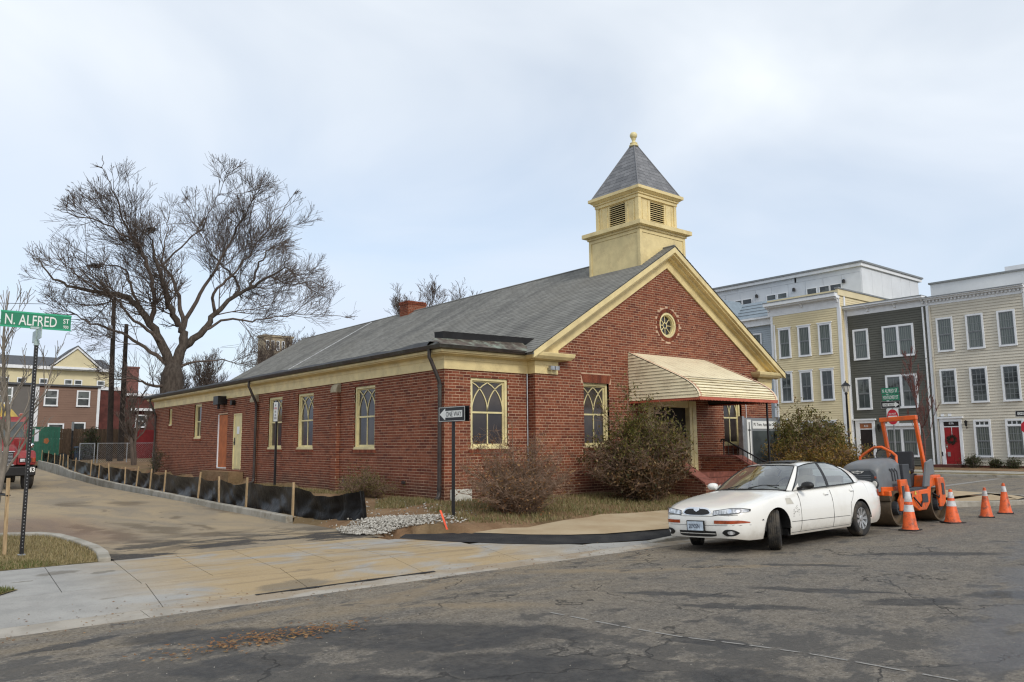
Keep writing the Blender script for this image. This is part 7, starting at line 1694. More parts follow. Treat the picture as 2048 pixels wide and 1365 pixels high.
def build_car():
    L = 4.82; XF, XR, RW, RA = .93, 3.68, .315, .355
    car = thing('parked_car', 'white four door saloon parked at the kerb with its front wheels turned out', 'car', (.12, -7.17, -.052), (-.045, 0, 0))
    Wt = [(0, .60), (.04, .665), (.10, .72), (.20, .775), (.35, .82), (.6, .86), (.93, .882), (1.3, .885), (2.4, .885), (3.3, .885), (3.8, .88), (4.2, .86), (4.5, .81), (4.66, .76), (4.76, .70), (4.82, .62)]
    Bt = [(0, .565), (.08, .635), (.2, .69), (.4, .745), (.7, .80), (1.1, .855), (1.5, .89), (2.0, .91), (2.8, .935), (3.5, .955), (4.0, .965), (4.4, .95), (4.65, .915), (4.76, .87), (4.82, .80)]
    Tt = [(0, .60), (.06, .675), (.15, .715), (.35, .77), (.7, .835), (1.0, .885), (1.3, .935), (1.45, .95)]
    Dt = [(3.9, 1.0), (4.2, 1.025), (4.45, 1.02), (4.65, .995), (4.76, .945), (4.82, .85)]
    w = lambda x: sinterp(Wt, x); zb = lambda x: sinterp(Bt, x)
    def ztop(x):
        if x < 1.45: return max(sinterp(Tt, x), zb(x)+.02)
        if x > 3.9: return max(sinterp(Dt, x), zb(x)+.02)
        return zb(x)+.02
    def sec(z):
        if z < .48: return 1-.075*((.48-z)/.28)**2
        return 1-.10*max(0, (z-.60)/.36)**2
    def zlow(x):
        z = .195 if x > .25 else lerp(.235, .195, x/.25)
        if x > L-.35: z = lerp(.30, .21, (L-x)/.35)
        for c in (XF, XR):
            d = abs(x-c)
            if d < RA: z = max(z, RW+math.sqrt(RA*RA-d*d))
        return z
    def warp(x, y, z):
        f = max(0, 1-x/.55)**2; t = max(0, 1-(L-x)/.45)**2
        x2 = x+f*(.42*max(0, z-.50)**1.4+.25*max(0, .34-z))-f*.07*(1-min(1, (abs(y)/.75))**2)
        x2 = x2-t*(.35*max(0, z-.62)**1.3+.3*max(0, .36-z))+t*.05*(1-min(1, (abs(y)/.75))**2)
        return (x2, y, z)
    xs = sorted(set([round(v, 3) for v in [0, .02, .05, .09, .14, .2, .27, .35, .43, .5, .55]+[XF-RA*math.cos(math.pi*k/18) for k in range(19)]+[1.34+.08*k for k in range(25)]+[XR-RA*math.cos(math.pi*k/18) for k in range(19)]+[4.08, 4.16, 4.25, 4.35, 4.45, 4.55, 4.63, 4.7, 4.75, 4.79, 4.82, 1.62, 2.66, 2.70, 3.30]]))
    F = [0, .10, .24, .42, .60, .78, .92, 1.0]
    def column(x):
        zl, zz, ww, zt_ = zlow(x), zb(x), w(x), ztop(x); col = []
        for f in F: z = zl+f*(zz-zl); col.append((ww*sec(z)*(1-(.035 if f == 1 else (.008 if f > .9 else 0))), z))
        e = col[-1][0]
        for a, b in ((.86, .42), (.62, .74), (.32, .94), (0, 1.0)): col.append((e*a, zz+(zt_-zz)*b))
        return col
    cols = [column(x) for x in xs]; nrow = len(cols[0])
    parts = {k: MB() for k in ('body', 'fl', 'rl', 'fr', 'rr')}
    for i in range(len(xs)-1):
        xm = (xs[i]+xs[i+1])/2
        for j in range(nrow-1):
            key = 'body'
            if 1 <= j < len(F)-1:
                if 1.62 <= xm <= 2.66: key = 'f'
                elif 2.70 <= xm <= (3.30 if j < 4 else 3.50): key = 'r'
            for s in (-1, 1):
                q = [warp(xs[a], s*cols[a][b][0], cols[a][b][1]) for a, b in ((i, j), (i+1, j), (i+1, j+1), (i, j+1))]
                if s == 1: q = q[::-1]
                parts[key if key == 'body' else key+('l' if s == -1 else 'r')].quad(*q)
    for i, fl in ((0, 1), (len(xs)-1, -1)):
        for j in range(nrow-1):
            n = 8
            for k in range(n):
                y0, y1 = -1+2*k/n, -1+2*(k+1)/n
                q = [warp(xs[i], y*cols[i][b][0], cols[i][b][1]) for y, b in ((y0, j), (y1, j), (y1, j+1), (y0, j+1))]
                parts['body'].quad(*(q[::-1] if fl == 1 else q))
    body = parts['body']
    # weld for smooth shading
    def weld(mb):
        idx = {}; nv = []; mp = []
        for v in mb.v:
            k = tuple(round(c, 4) for c in v)
            if k not in idx: idx[k] = len(nv); nv.append(v)
            mp.append(idx[k])
        fs, ms = [], []
        for f, m_ in zip(mb.f, mb.m):
            g = []
            for a in f:
                if mp[a] not in g: g.append(mp[a])
            if len(g) > 2: fs.append(tuple(g)); ms.append(m_)
        mb.v, mb.f, mb.m = nv, fs, ms; return mb
    bo = weld(body).build('body', M['carpaint'], car, local=True, smooth=True, sharp=50)
    for k, nm in (('fl', 'front_door'), ('fr', 'front_door'), ('rl', 'rear_door'), ('rr', 'rear_door')): parts[k] = weld(parts[k]).build(nm, M['carpaint'], car, local=True, smooth=True, sharp=50)
    # underbody, wheel wells
    u = MB(); u.box(.25, 4.6, -.70, .70, .20, .55); u.box(1.3, 3.3, -.80, .80, .19, .3); u.build('underbody', M['rubber'], car, local=True)
    a = MB()
    for c in (XF, XR):
        for s in (-1, 1):
            n = 18
            for k in range(n):
                t0, t1 = math.pi*k/n, math.pi*(k+1)/n; r = RA+.004
                p = lambda t, y: (c-r*math.cos(t), y, RW+r*math.sin(t))
                a.quad(p(t0, s*.875), p(t1, s*.875), p(t1, s*.60), p(t0, s*.60))
            a.box(c-.36, c+.36, s*.56, s*.60, .2, .75)
    a.build('wheel_well', M['rubber'], car, local=True)
    make_wheel(car, (XF, -.775, RW-.003), R(31), flip=1); make_wheel(car, (XF, .775, RW-.003), R(29), flip=-1); make_wheel(car, (XR, -.785, RW-.003), 0, flip=1); make_wheel(car, (XR, .785, RW-.003), 0, flip=-1)
    # surface lookup on the nose / tail / flank
    def nose(y, z, d=.004):
        lo, hi = 0., 1.2; yy = abs(y)
        if w(0)*sec(z) >= yy: x = 0.
        else:
            for _ in range(30):
                m_ = (lo+hi)/2
                if w(m_)*sec(z) < yy: lo = m_
                else: hi = m_
            x = hi
        p = warp(x, y, z); k = min(1, x/.35); n = Vector((-(1-k*.75), math.copysign(k, y), 0)).normalized()
        return (p[0]+n.x*d, p[1]+n.y*d, p[2])
    def flank(x, z, s, d=.003): p = warp(x, s*w(x)*sec(z), z); return (p[0], p[1]+s*d, p[2])
    def npatch(name, m, y0, y1, zlo, zhi, d=.005, nu=10, nv=4, parent=car):
        b = MB(); b.grid(nu, nv, lambda u_, v: nose(lerp(y0, y1, u_), lerp(zlo(u_), zhi(u_), v), d)); return b.build(name, M[m], parent, local=True, smooth=True)
    rnd_ = lambda u_, p=3: (1-abs(2*u_-1)**p)
    for s in (-1, 1):
        hp = thing_part('headlight', car)
        npatch('lamp_bezel', 'rubber', s*.315, s*.80, lambda q: lerp(.588, .632, q)+.012*(q > .9), lambda q: lerp(.664, .705, min(1, q*1.6))-.05*max(0, q-.8)**1.5*6, .004, 12, 4, hp)
        npatch('lamp_lens', 'lens', s*.325, s*.79, lambda q: lerp(.596, .638, q), lambda q: lerp(.656, .697, min(1, q*1.6))-.05*max(0, q-.8)**1.5*6, .009, 12, 4, hp)
        b = MB()
        for yc, r in ((.60, .033), (.70, .022)):
            p = nose(s*yc, .655, .012); b.poly([nose(s*yc+r*math.cos(t), .655+r*math.sin(t), .012) for t in [2*math.pi*k/14 for k in range(14)]])
        b.build('lamp_bulb', M['chrome'], hp, local=True)
        npatch('indicator', 'amber', s*.34, s*.795, lambda q: .462+.02*max(0, q-.7), lambda q: .462+.052*(1-max(0, q-.85)*4), .006)
        npatch('fog_lamp_recess', 'rubber', s*.47, s*.70, lambda q: .315-.045*rnd_(q), lambda q: .325+.05*rnd_(q), .004)
        npatch('fog_lamp', 'lens', s*.56, s*.66, lambda q: .322-.028*rnd_(q), lambda q: .322+.028*rnd_(q), .009)
        npatch('side_marker', 'redlens', s*.876, s*.880, lambda q: .515, lambda q: .545, .005) if False else None
    gr = thing_part('grille', car)
    npatch('grille_surround', 'chrome', -.275, .275, lambda q: .618-.03*rnd_(q, 4), lambda q: .648+.066*rnd_(q, 6), .004, 24, 6, gr); npatch('grille_mesh', 'rubber', -.25, .25, lambda q: .622-.026*rnd_(q, 4), lambda q: .640+.052*rnd_(q, 6), .009, 24, 6, gr)
    b = MB()
    for k in range(1, 24): y = lerp(-.24, .24, k/24); b.tube([nose(y, .605, .011), nose(y, .682, .011)], .0018, 4)
    b.build('grille_bars', M['rolldark'], gr, local=True)
    npatch('grille_badge', 'chrome', -.055, .055, lambda q: .672-.028*rnd_(q, 1), lambda q: .706, .012, 8, 3, gr)
    npatch('lower_intake', 'rubber', -.36, .36, lambda q: .255+.02*(1-rnd_(q, 6)), lambda q: .345-.0*(1-rnd_(q, 6)), .004, 16, 4); npatch('intake_bar', 'carpaint', -.35, .35, lambda q: .298, lambda q: .310, .008, 16, 2)
    px = nose(0, .43, .03)[0]
    b = MB(); b.box(px-.005, px+.02, -.175, .175, .335, .51); b.build('plate_frame', M['rubber'], car, local=True, bevel=.006)
    b = MB(); b.box(px-.009, px-.005, -.155, .155, .352, .494); pl = b.build('licence_plate', M['plate'], car, local=True)
    letters('lettering', '2090SN', M['platetext'], pl, (px-.011, .02, .42), rot=(0, 0, -math.pi/2), width=.215, height=.072, bold=.012)
    # seams
    sm = MB()
    def seam(pts, wd=.004):
        for p, q in zip(pts, pts[1:]): sm.tube([p, q], wd, 4, cap=False)
    for s in (-1, 1):
        for x in (1.62, 2.68): seam([flank(x, z, s, .0005) for z in [.24+.07*k for k in range(10)] if z < zb(x)])
        seam([flank(3.30, z, s, .0005) for z in (.24, .30, .36, .44, .52, .6)]+[flank(3.40, .7, s, .0005), flank(3.50, .82, s, .0005), flank(3.50, .93, s, .0005)])
        seam([flank(1.34+.08*k, .235, s, .001) for k in range(25)], .003); seam([flank(1.32+.08*k, .415-.02*(k/25), s, .001) for k in range(25)], .0035)
        seam([nose(s*y, .575+.02*(y > .3), .0005) for y in (0, .1, .2, .3, .4, .5, .6, .7)], .003)
    seam([nose(lerp(-.8, .8, k/20), .435, .0005) for k in range(21)], .003)
    sm.build('panel_seam', M['rubber'], car, local=True)
    for s in (-1, 1):
        for x, z in ((2.44, .80), (3.36, .825)):
            b = MB(); b.grid(6, 2, lambda u_, v: flank(x+.16*u_, z+.035*v, s, .012*math.sin(math.pi*u_)+.006)); b.build('door_handle', M['carpaint'], parts['fl' if (s == -1 and x < 3) else 'rl' if s == -1 else 'fr' if x < 3 else 'rr'], local=True, smooth=True)
            b = MB(); b.grid(4, 1, lambda u_, v: flank(x+.02+.12*u_, z-.012+.012*v, s, .004)); b.build('handle_recess', M['rubber'], parts['fl' if (s == -1 and x < 3) else 'rl' if s == -1 else 'fr' if x < 3 else 'rr'], local=True)
    b = MB(); rr = random.Random(3)
    for k in range(26):
        x, z = 1.42+rr.gauss(0, .06), .575+rr.gauss(0, .04); l = rr.uniform(.01, .05); a_ = rr.uniform(-.5, .9); b.tube([flank(x, z, -1, .0005), flank(x+l*math.cos(a_), z+l*math.sin(a_), -1, .0005)], rr.uniform(.001, .004), 3, cap=False)
    b.build('scuff', M['scuff'], car, local=True)
    b = MB(); b.grid(8, 5, lambda u_, v: flank(1.20+.22*u_*(1-.3*v), .70+.10*v, -1, .0012)); b.build('primer_patch', mat('primer_patch', C(.50, .48, .42), .55, var=.2, scale=9), car, local=True, smooth=True)
    b = MB(); b.grid(6, 2, lambda u_, v: flank(.50+.06*u_, .488+.02*v*math.sin(math.pi*u_), -1, .004)); b.build('side_marker', M['rubber'], car, local=True)
    # greenhouse: ring at belt, ring at roof, tagged segments
    ring = [((1.26, 0, .948), (2.06, 0, 1.338), 'w'), ((1.33, .36, .943), (2.10, .28, 1.334), 'w'), ((1.50, .70, .915), (2.17, .50, 1.315), 'a'), ((1.58, .775, .905), (2.20, .545, 1.30), 'g'), ((1.85, .80, .915), (2.36, .57, 1.335), 'g'), ((2.25, .808, .925), (2.52, .58, 1.352), 'g'), ((2.63, .81, .935), (2.70, .585, 1.360), 'b'), ((2.73, .81, .937), (2.79, .585, 1.361), 'h'), ((3.1, .805, .945), (3.06, .58, 1.352), 'h'), ((3.40, .80, .953), (3.30, .585, 1.315), 'h'), ((3.66, .79, .962), (3.54, .62, 1.225), 'c'), ((3.86, .76, .975), (3.68, .61, 1.19), 'c'), ((4.12, .64, 1.005), (3.72, .52, 1.255), 'r'), ((4.24, .34, 1.022), (3.74, .28, 1.300), 'r'), ((4.28, 0, 1.028), (3.75, 0, 1.310), 'r')]
    def gpt(i, v, s):
        b_, r_, _ = ring[i]; x, y, z = [lerp(b_[k], r_[k], v) for k in range(3)]; bulge = .022*math.sin(math.pi*v); return (x+(-.02 if i < 3 else .02 if i > 11 else 0)*math.sin(math.pi*v), s*(y+(bulge if y > .05 else 0)), z+(.012*math.sin(math.pi*v)))
    segs = {}
    for s in (-1, 1):
        for i in range(len(ring)-1):
            tg = ring[i][2]; key = tg if tg in 'wr' else tg+('l' if s == -1 else 'r'); mb = segs.setdefault(key, MB()); n = 5
            for k in range(n):
                q = [gpt(i, k/n, s), gpt(i+1, k/n, s), gpt(i+1, (k+1)/n, s), gpt(i, (k+1)/n, s)]; mb.quad(*(q if s == -1 else q[::-1]))
    nmz = dict(w='windscreen', r='rear_window', gl='front_door_glass', gr='front_door_glass', hl='rear_door_glass', hr='rear_door_glass', al='windscreen_pillar', ar='windscreen_pillar', bl='centre_pillar', br='centre_pillar', cl='rear_pillar', cr='rear_pillar')
    for k, mb in segs.items():
        gl = k[0] in 'wrgh'; weld(mb).build(nmz[k], M['carglass'] if gl else M['rubber'] if k[0] == 'b' else M['carpaint'], car, local=True, smooth=True)
    # window surrounds
    fr = MB()
    for s in (-1, 1):
        top = [gpt(i, 1, s) for i in range(3, 11)]; fr.tube([(x, y+s*.004, z-.004) for x, y, z in top], .011, 5); fr.tube([(ring[i][0][0], s*(ring[i][0][1]+.012), ring[i][0][2]+.004) for i in range(3, 11)], .011, 5)
        fr.tube([gpt(10, v/6, s) for v in range(7)], .014, 5); fr.tube([gpt(3, v/6, s) for v in range(7)], .012, 5); fr.tube([gpt(2, v/6, s) for v in range(7)], .010, 5)
    fr.tube([gpt(2, 1, -1), gpt(1, 1, -1), gpt(0, 1, 1), gpt(1, 1, 1), gpt(2, 1, 1)], .010, 5); fr.tube([gpt(2, 0, -1), gpt(1, 0, -1), gpt(0, 0, 1), gpt(1, 0, 1), gpt(2, 0, 1)], .014, 5); fr.build('window_seal', M['rubber'], car, local=True)
    rf = MB(); idx = list(range(0, len(ring))); n = 12
    for i in range(len(ring)-1):
        for k in range(n):
            def rp(ii, t):
                x, y, z = gpt(ii, 1, 1); yy = -y+2*y*t; return (x, yy, z+.035*(y/.585)*(1-(2*t-1)**2)*(1 if y > .01 else 0)*min(1, min(ii, 14-ii)/3.))
            rf.quad(rp(i, k/n), rp(i, (k+1)/n), rp(i+1, (k+1)/n), rp(i+1, k/n))
    weld(rf).build('roof', M['carpaint'], car, local=True, smooth=True)
    b = MB(); b.grid(6, 8, lambda u_, v: (2.32+.42*u_, -.36+.72*v, 1.352+.028*math.sin(math.pi*u_*.5+.3)+.034*(1-(2*v-1)**2*.55)*1.0+.004)); b.build('sunroof', M['rubber'], car, local=True, smooth=True)
    # cabin
    c = MB()
    for y in (-.36, .36):
        c.box(2.15, 2.6, y-.24, y+.24, .55, .75)
        c.prism([(2.52, y-.22, .6), (2.66, y-.22, .6), (2.80, y-.20, 1.12), (2.70, y-.20, 1.14)], (0, .44, 0)); c.box(2.72, 2.82, y-.12, y+.12, 1.13, 1.26)
    c.prism([(3.45, -.6, .7), (3.6, -.6, .7), (3.78, -.55, 1.08), (3.68, -.55, 1.10)], (0, 1.2, 0)); c.box(1.6, 1.95, -.7, .7, .8, .93); cb = c.build('seats', M['interior'], car, local=True, bevel=.02)
    c = MB(); c.tube([(2.05+.0*math.cos(t)+.06*math.sin(t), -.36+.19*math.cos(t), .93+.17*math.sin(t)) for t in [2*math.pi*k/20 for k in range(21)]], .014, 6); c.build('steering_wheel', M['rubber'], car, local=True)
    for s in (-1, 1):
        m_ = MB(); cx, cy, cz = 1.72, s*.965, .985
        prof = [(.0, .0), (.05, .012), (.078, .05), (.082, .10), (.07, .115), (.0, .118)]
        b0 = len(m_.v)
        m_.lathe([(r, h-.05) for r, h in prof], axis='x', n=14); m_.v = [(x+cx, y*1.35+cy, z*.82+cz) for x, y, z in m_.v]; m_.tube([(1.70, s*.80, .93), (1.72, s*.90, .965)], .028, 6); m_.build('door_mirror', M['rubber'] if s == -1 else M['carpaint'], car, local=True, smooth=True, sharp=50)
        m_ = MB(); m_.poly([(1.56, s*.795, .905), (1.74, s*.812, .91), (1.75, s*.79, 1.03)]); m_.build('mirror_sail', M['carpaint'], car, local=True)
    wp = MB(); wp.tube([(1.30, -.10, .965), (1.43, -.30, 1.01), (1.50, -.58, 1.00)], .008, 5); wp.tube([(1.28, .30, .962), (1.42, .10, 1.015), (1.42, -.12, 1.02)], .008, 5); wp.build('wiper', M['rubber'], car, local=True)
    tl = MB()
    for s in (-1, 1): tl.grid(8, 3, lambda u_, v: (lambda p: (p[0]+.004, p[1]+s*.003, p[2]))(warp(4.5+.30*u_, s*w(4.5+.30*u_)*sec(.72), .68+.12*v)))
    tl.build('tail_light', M['redlens'], car, local=True, smooth=True)
build_car()

def build_roller():
    # faces -X; local x runs back along the machine, y across (near side negative)
    r = thing('road_roller', 'orange and grey tandem road roller parked behind the white car', 'road roller', (5.38, -7.16, -.045), (-.05, 0, R(-2)))
    D1, D2, RD, HW = .62, 2.38, .355, .55
    for x, nm in ((D1, 'front_drum'), (D2, 'rear_drum')):
        b = MB(); b.lathe([(.0, -HW+.10), (RD-.05, -HW+.10), (RD-.04, -HW), (RD-.005, -HW), (RD, -HW+.015), (RD, HW-.015), (RD-.005, HW), (RD-.04, HW), (RD-.05, HW-.10), (.0, HW-.10)], (x, 0, RD), 'y', 40); d = b.build(nm, M['drum'], r, local=True, smooth=True, sharp=35)
        h = MB(); h.lathe([(.15, -HW+.09), (.14, -HW-.02), (.07, -HW-.04), (.0, -HW-.04)], (x, 0, RD), 'y', 16)
        for k in range(6): a = math.pi*k/3; h.lathe([(.018, -HW-.02), (.018, -HW-.045), (.0, -HW-.046)], (x+.10*math.cos(a), 0, RD+.10*math.sin(a)), 'y', 6)
        h.build('drum_hub', M['rolldark'], r, local=True)
        for s in (-1, 1):   # yoke legs
            y = s*(HW+.035); o = .15 if x == D1 else -.0
            f = MB(); P = [(x+.02, .93), (x+.34, .93), (x+.36, .78), (x+.28, .40), (x+.10, .30), (x-.08, .30), (x-.06, .52), (x+.05, .62)] if x == D1 else [(x-.10, .92), (x+.22, .92), (x+.26, .78), (x+.20, .40), (x+.06, .30), (x-.10, .30), (x-.10, .5), (x-.08, .62)]
            f.prism([(px, y-.035, pz) for px, pz in P], (0, .07, 0)); f.build('drum_yoke', M['rollorange'], r, local=True, bevel=.015)
            f = MB(); f.box(x+.06, x+.16, y-.045, y+.045, .55, .80); f.build('yoke_cutout', M['rolldark'], r, local=True)
    # scraper and front beam
    b = MB(); b.box(.30, .40, -.55, .55, .60, .72); b.box(.24, 1.10, -.44, .44, .62, .80); b.build('front_frame', M['rollorange'], r, local=True, bevel=.02)
    b = MB(); b.box(.26, .30, -.56, .56, .52, .62); b.build('scraper', M['drum'], r, local=True)
    # bonnet: lofted, domed and sloping to the nose
    S = [(.02, .45, .62, 1.10), (.05, .47, .62, 1.15), (.15, .49, .64, 1.20), (.35, .505, .66, 1.25), (.65, .51, .70, 1.285), (.95, .51, .72, 1.30), (1.06, .505, .72, 1.29)]
    b = MB(); rows = []
    for x, hw, zl, zt in S:
        row = []; n = 14
        for k in range(n+1):
            t = k/n
            if t < .25: q = t/.25; row.append((x, -hw, lerp(zl, zt-.20, q)))
            elif t > .75: q = (t-.75)/.25; row.append((x, hw, lerp(zt-.20, zl, q)))
            else: a = math.pi*(1-(t-.25)/.5); row.append((x, hw*math.copysign(abs(math.cos(a))**.55, math.cos(a)), zt-.20+.20*math.sin(a)**.6))
        rows.append(row)
    b0 = 0
    for row in rows: b.v.extend(row)
    n = len(rows[0])
    for i in range(len(rows)-1):
        for j in range(n-1): b.f.append((i*n+j, i*n+j+1, (i+1)*n+j+1, (i+1)*n+j)); b.m.append(0)
    b.f.append(tuple(range(n))); b.m.append(0); b.f.append(tuple((len(rows)-1)*n+j for j in reversed(range(n)))); b.m.append(0)
    bn = b.build('bonnet', M['rollgrey'], r, local=True, smooth=True, sharp=45); bn.location = (.17, 0, .085); bn.scale = (.84, .86, 1)
    g = MB(); g.prism([(.0, -.37, .64), (.0, .37, .64), (.0, .38, .96), (.0, .30, 1.055), (.0, -.30, 1.055), (.0, -.38, .96)], (.03, 0, 0)); g.v = [(x-.005, y, z) for x, y, z in g.v]; g.build('grille_panel', M['rolldark'], bn, local=True)
    for k in range(7): s = MB(); z = .68+.044*k; s.box(-.018, -.004, -.31, .31, z, z+.018); s.build('slat', M['rollgrey'], bn, local=True)
    w = MB(); w.poly([(-.020, .17, 1.045), (-.020, .10, 1.005), (-.020, .03, 1.0), (-.020, .0, .985), (-.020, -.03, 1.0), (-.020, -.10, 1.005), (-.020, -.17, 1.045), (-.020, -.05, 1.045), (-.020, .0, 1.06), (-.020, .05, 1.045)]); w.build('winged_badge', M['lampglass'], bn, local=True)
    letters('lettering', 'HAMM', M['rolldark'], bn, (-.022, 0, 1.022), rot=(0, 0, -math.pi/2), width=.17, height=.03, bold=.02)
    for s in (-1, 1):
        l = MB(); l.lathe([(.0, -.045), (.055, -.04), (.065, -.02), (.065, .03)], (.01, s*.39, .78), 'x', 16); l.build('headlamp', M['lampglass'], bn, local=True, smooth=True, sharp=50); l = MB(); l.lathe([(.09, .0), (.08, -.03), (.066, -.034)], (.02, s*.39, .78), 'x', 16); l.build('lamp_rim', M['rolldark'], bn, local=True)
        l = MB(); l.lathe([(.0, -.03), (.028, -.025), (.03, .02)], (.03, s*.41, .91), 'x', 10); l.build('indicator', M['amber'], bn, local=True)
        for k in range(3): v = MB(); x = .62+.13*k; v.prism([(x, s*.512, .82), (x+.05, s*.512, .82), (x+.02, s*.512, 1.05-.02*k), (x-.10, s*.512, 1.08), (x-.10, s*.512, 1.05), (x-.02, s*.512, 1.01)], (0, s*.012, 0)); v.build('side_vent', M['rolldark'], bn, local=True)
    # operator platform
    b = MB(); b.prism([(1.10, -.56, .42), (1.10, -.56, .66), (1.95, -.56, .70), (2.05, -.56, .98), (2.60, -.56, .98), (2.66, -.56, .80), (2.10, -.56, .72), (1.98, -.56, .40), (1.78, -.56, .26), (1.45, -.56, .26)], (0, 1.12, 0)); b.build('rear_frame', M['rollorange'], r, local=True, bevel=.02)
    b = MB(); b.box(1.62, 1.86, -.575, -.56, .42, .60); b.build('step_recess', M['rolldark'], r, local=True)
    b = MB(); b.poly([(1.30, -.567, .60), (1.40, -.567, .60), (1.35, -.567, .69)]); b.build('warning_triangle', M['yellowtag'], r, local=True)
    b = MB(); b.box(1.07, 2.0, -.54, .54, .66, .74); b.box(1.065, 1.36, -.50, .50, .74, 1.24); b.build('platform', M['rolldark'], r, local=True, bevel=.015)
    for s in (-1, 1):
        b = MB(); y = s*.54; b.prism([(1.78, y-.03, .74), (2.02, y-.03, .74), (2.10, y-.03, .98), (2.32, y-.03, 1.0), (2.30, y-.03, 1.33), (2.02, y-.03, 1.26), (1.90, y-.03, 1.0)], (0, .06, 0)); b.build('side_panel', M['rollgrey'], r, local=True, bevel=.012)
    b = MB(); b.box(1.70, 2.16, -.25, .25, .76, 1.02); b.build('seat_pedestal', M['rolldark'], r, local=True)
    b = MB(); b.box(1.62, 2.10, -.25, .25, 1.02, 1.14); b.prism([(2.02, -.25, 1.08), (2.14, -.25, 1.08), (2.26, -.22, 1.50), (2.16, -.22, 1.53)], (0, .50, 0)); b.build('seat', M['seatblack'], r, local=True, bevel=.045)
    b = MB(); b.box(1.70, 1.84, -.27, -.255, 1.03, 1.09); b.build('seat_tag', M['yellowtag'], r, local=True)
    b = MB(); b.lathe([(.28, 1.28), (.27, 1.34), (.20, 1.39), (.0, 1.40)], (1.12, .0, 0), n=18); b.build('console', M['rolldark'], r, local=True, smooth=True, sharp=40)
    b = MB(); b.tube([(1.32+.05*math.sin(t), .0+.17*math.cos(t), 1.47+.13*math.sin(t)) for t in [2*math.pi*k/18 for k in range(19)]], .014, 6); b.tube([(1.15, 0, 1.36), (1.32, 0, 1.47)], .02, 6); b.build('steering_wheel', M['seatblack'], r, local=True)
    b = MB(); b.tube([(1.02, -.40, 1.22), (1.05, -.40, 1.42), (1.08, -.30, 1.50), (1.10, -.08, 1.62), (1.10, .08, 1.62), (1.08, .30, 1.50), (1.05, .40, 1.42), (1.02, .40, 1.22)], .030, 8); b.build('grab_bar', M['rollorange'], r, local=True, smooth=True, sharp=50)
    for k, (x0, z0, x1, z1) in enumerate(((1.15, .62, .95, .80), (1.25, .55, 1.6, .45), (2.1, .60, 2.45, .72))): b = MB(); b.tube([(x0, -.57, z0), (lerp(x0, x1, .5), -.62, min(z0, z1)-.10), (x1, -.57, z1)], .016, 6); b.build('hose', M['seatblack'], r, local=True, smooth=True)
    # roll-over frame
    b = MB()
    for s in (-1, 1):
        y = s*.37; b.add([(2.28, y-.035, .95), (2.38, y-.035, .95), (2.38, y+.035, .95), (2.28, y+.035, .95), (2.10, y-.032, 2.28), (2.19, y-.032, 2.28), (2.19, y+.032, 2.28), (2.10, y+.032, 2.28)], [(0,1,5,4), (1,2,6,5), (2,3,7,6), (3,0,4,7), (4,5,6,7)])
    b.box(2.085, 2.205, -.415, .415, 2.20, 2.30); b.build('roll_bar', M['rollorange'], r, local=True, bevel=.012)
build_roller()

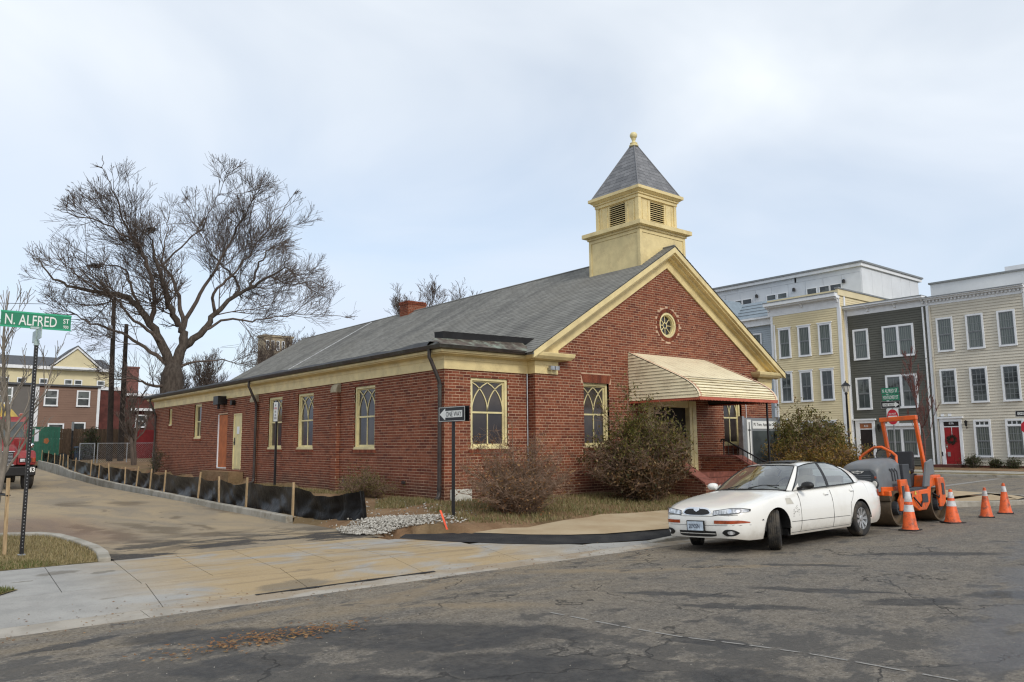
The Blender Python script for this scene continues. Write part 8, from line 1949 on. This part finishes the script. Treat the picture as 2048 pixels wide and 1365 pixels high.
def build_truck():
    # conventional cement truck seen from the front, half outside the picture
    t = thing('cement_truck', 'red cement mixer truck at the left edge, standing in the alley', 'truck', (-6.25, 22.2, .03))
    O = t.location; B = lambda mb, n, m, **k: mb.build(n, M[m], t, local=True, **k)
    b = MB(); b.box(-1.2, 1.2, -.12, .16, .56, .93); B(b, 'bumper', 'black', bevel=.03)
    letters('lettering', '343', M['signwhite'], t, (1.0, -.135, .80), width=.34, height=.2, bold=.03)
    b = MB(); b.box(-.62, -.02, -.135, -.12, .60, .90); B(b, 'licence_plate', 'signwhite'); b = MB(); b.box(-.60, -.04, -.145, -.136, .78, .89); B(b, 'plate_band', 'signred')
    # bonnet sloping up to the windscreen, round fenders
    b = MB(); n = 10; rows = []
    for y, hw, zl, zt in ((.0, .52, 1.0, 1.62), (.15, .56, .98, 1.72), (.7, .60, 1.0, 1.86), (1.4, .68, 1.1, 2.02)):
        rows.append([(-hw, y, zl), (-hw, y, zt-.18), (-hw*.8, y, zt-.04), (0, y, zt), (hw*.8, y, zt-.04), (hw, y, zt-.18), (hw, y, zl)])
    for row in rows: b.v.extend(row)
    k = 7
    for i in range(3):
        for j in range(k-1): b.f.append((i*k+j, i*k+j+1, (i+1)*k+j+1, (i+1)*k+j)); b.m.append(0)
    b.f.append(tuple(range(k))); b.m.append(0); B(b, 'bonnet', 'truckred', smooth=True, sharp=30)
    b = MB(); b.box(-.40, .40, -.03, .02, 1.02, 1.52); B(b, 'grille', 'rubber'); b = MB()
    for q in range(8): b.box(-.38, .38, -.045, -.03, 1.06+.055*q, 1.075+.055*q)
    b.box(-.44, .44, -.04, .0, 1.52, 1.56); b.box(-.44, .44, -.04, 0, .98, 1.02); B(b, 'grille_bars', 'chrome')
    for s in (-1, 1):
        f = MB(); prof = [(-.05, .98), (-.05, 1.28), (.05, 1.45), (.25, 1.56), (.6, 1.58), (.95, 1.45), (1.15, 1.15), (1.15, 1.0), (1.02, 1.0), (.85, 1.22), (.55, 1.32), (.25, 1.25), (.10, 1.0)]
        f.prism([(s*.54, y, z) for y, z in prof], (s*.66, 0, 0)); B(f, 'fender', 'truckred', bevel=.06)
        h = MB(); h.box(s*.60, s*1.02, -.075, -.04, 1.10, 1.26); B(h, 'headlight_panel', 'rubber'); h = MB(); h.box(s*.63, s*.80, -.09, -.075, 1.12, 1.24); h.box(s*.83, s*.99, -.09, -.075, 1.12, 1.24); B(h, 'headlight', 'lens'); h = MB(); h.box(s*1.04, s*1.17, -.085, -.045, 1.10, 1.28); B(h, 'indicator', 'amber', bevel=.01)
        w = MB(); w.lathe([(.30, -.17), (.46, -.18), (.52, -.15), (.54, -.08), (.54, .08), (.52, .15), (.46, .18), (.30, .17)], (s*1.0, .5, .54), 'x', 32); B(w, 'tyre', 'tyre', smooth=True, sharp=40)
        m = MB(); m.box(s*1.28, s*1.44, 1.35, 1.43, 1.95, 2.45); m.tube([(s*1.05, 1.5, 2.5), (s*1.32, 1.42, 2.5), (s*1.32, 1.42, 1.9)], .015, 6); B(m, 'mirror', 'chrome', bevel=.02); m = MB(); m.lathe([(.0, -.05), (.08, -.03), (.10, .02)], (s*1.06, .35, 1.78), 'y', 12); m.tube([(s*.95, .45, 1.56), (s*1.05, .37, 1.75)], .012, 5); B(m, 'fender_mirror', 'chrome', smooth=True)
        e = MB(); e.lathe([(.0, .20), (.09, .20), (.09, .26), (.05, .30), (0, .31)], (s*.85, 2.2, 2.86), n=10); B(e, 'cab_beacon', 'amber')
    b = MB(); b.prism([(-1.0, 1.35, 1.2), (-1.0, 1.30, 2.05), (-1.0, 1.55, 2.85), (-1.0, 1.75, 3.0), (-1.0, 2.9, 3.02), (-1.0, 2.95, 1.2)], (2.0, 0, 0)); B(b, 'cab', 'truckred', bevel=.05)
    for s in (-1, 1): b = MB(); b.add([(s*.04, 1.33, 2.12), (s*.92, 1.33, 2.12), (s*.86, 1.53, 2.78), (s*.04, 1.53, 2.78)], [(0,1,2,3)]); b.v = [(x, y-.022, z) for x, y, z in b.v]; B(b, 'windscreen', 'hglass')
    b = MB(); b.box(-.5, .5, .8, 8.5, .55, .95); b.box(-1.1, 1.1, 1.2, 1.34, .5, 1.2); B(b, 'chassis', 'rolldark')
    b = MB(); b.lathe([(.35, 3.1), (.75, 3.6), (1.18, 4.6), (1.22, 6.0), (.85, 7.4), (.5, 8.2)], (0, 0, 0), 'y', 24); b.v = [(x, y, z+2.35+(y-3.1)*.12) for x, y, z in b.v]; B(b, 'mixer_drum', 'drumyellow', smooth=True, sharp=50)
    b = MB(); b.box(-.5, .1, 1.9, 2.5, 3.02, 3.35); B(b, 'roof_fairing', 'drumyellow', bevel=.06)
    b = MB(); b.box(-.45, .45, 2.95, 3.1, 1.0, 2.6); b.box(-.5, .5, 8.0, 8.2, 1.0, 2.9); B(b, 'drum_stand', 'truckred')
    for s in (-1, 1):
        for y in (5.8, 7.1): w = MB(); w.lathe([(.30, -.28), (.50, -.28), (.54, -.2), (.54, .2), (.50, .28), (.30, .28)], (s*.92, y, .54), 'x', 28); B(w, 'tyre', 'tyre', smooth=True, sharp=40)
build_truck()
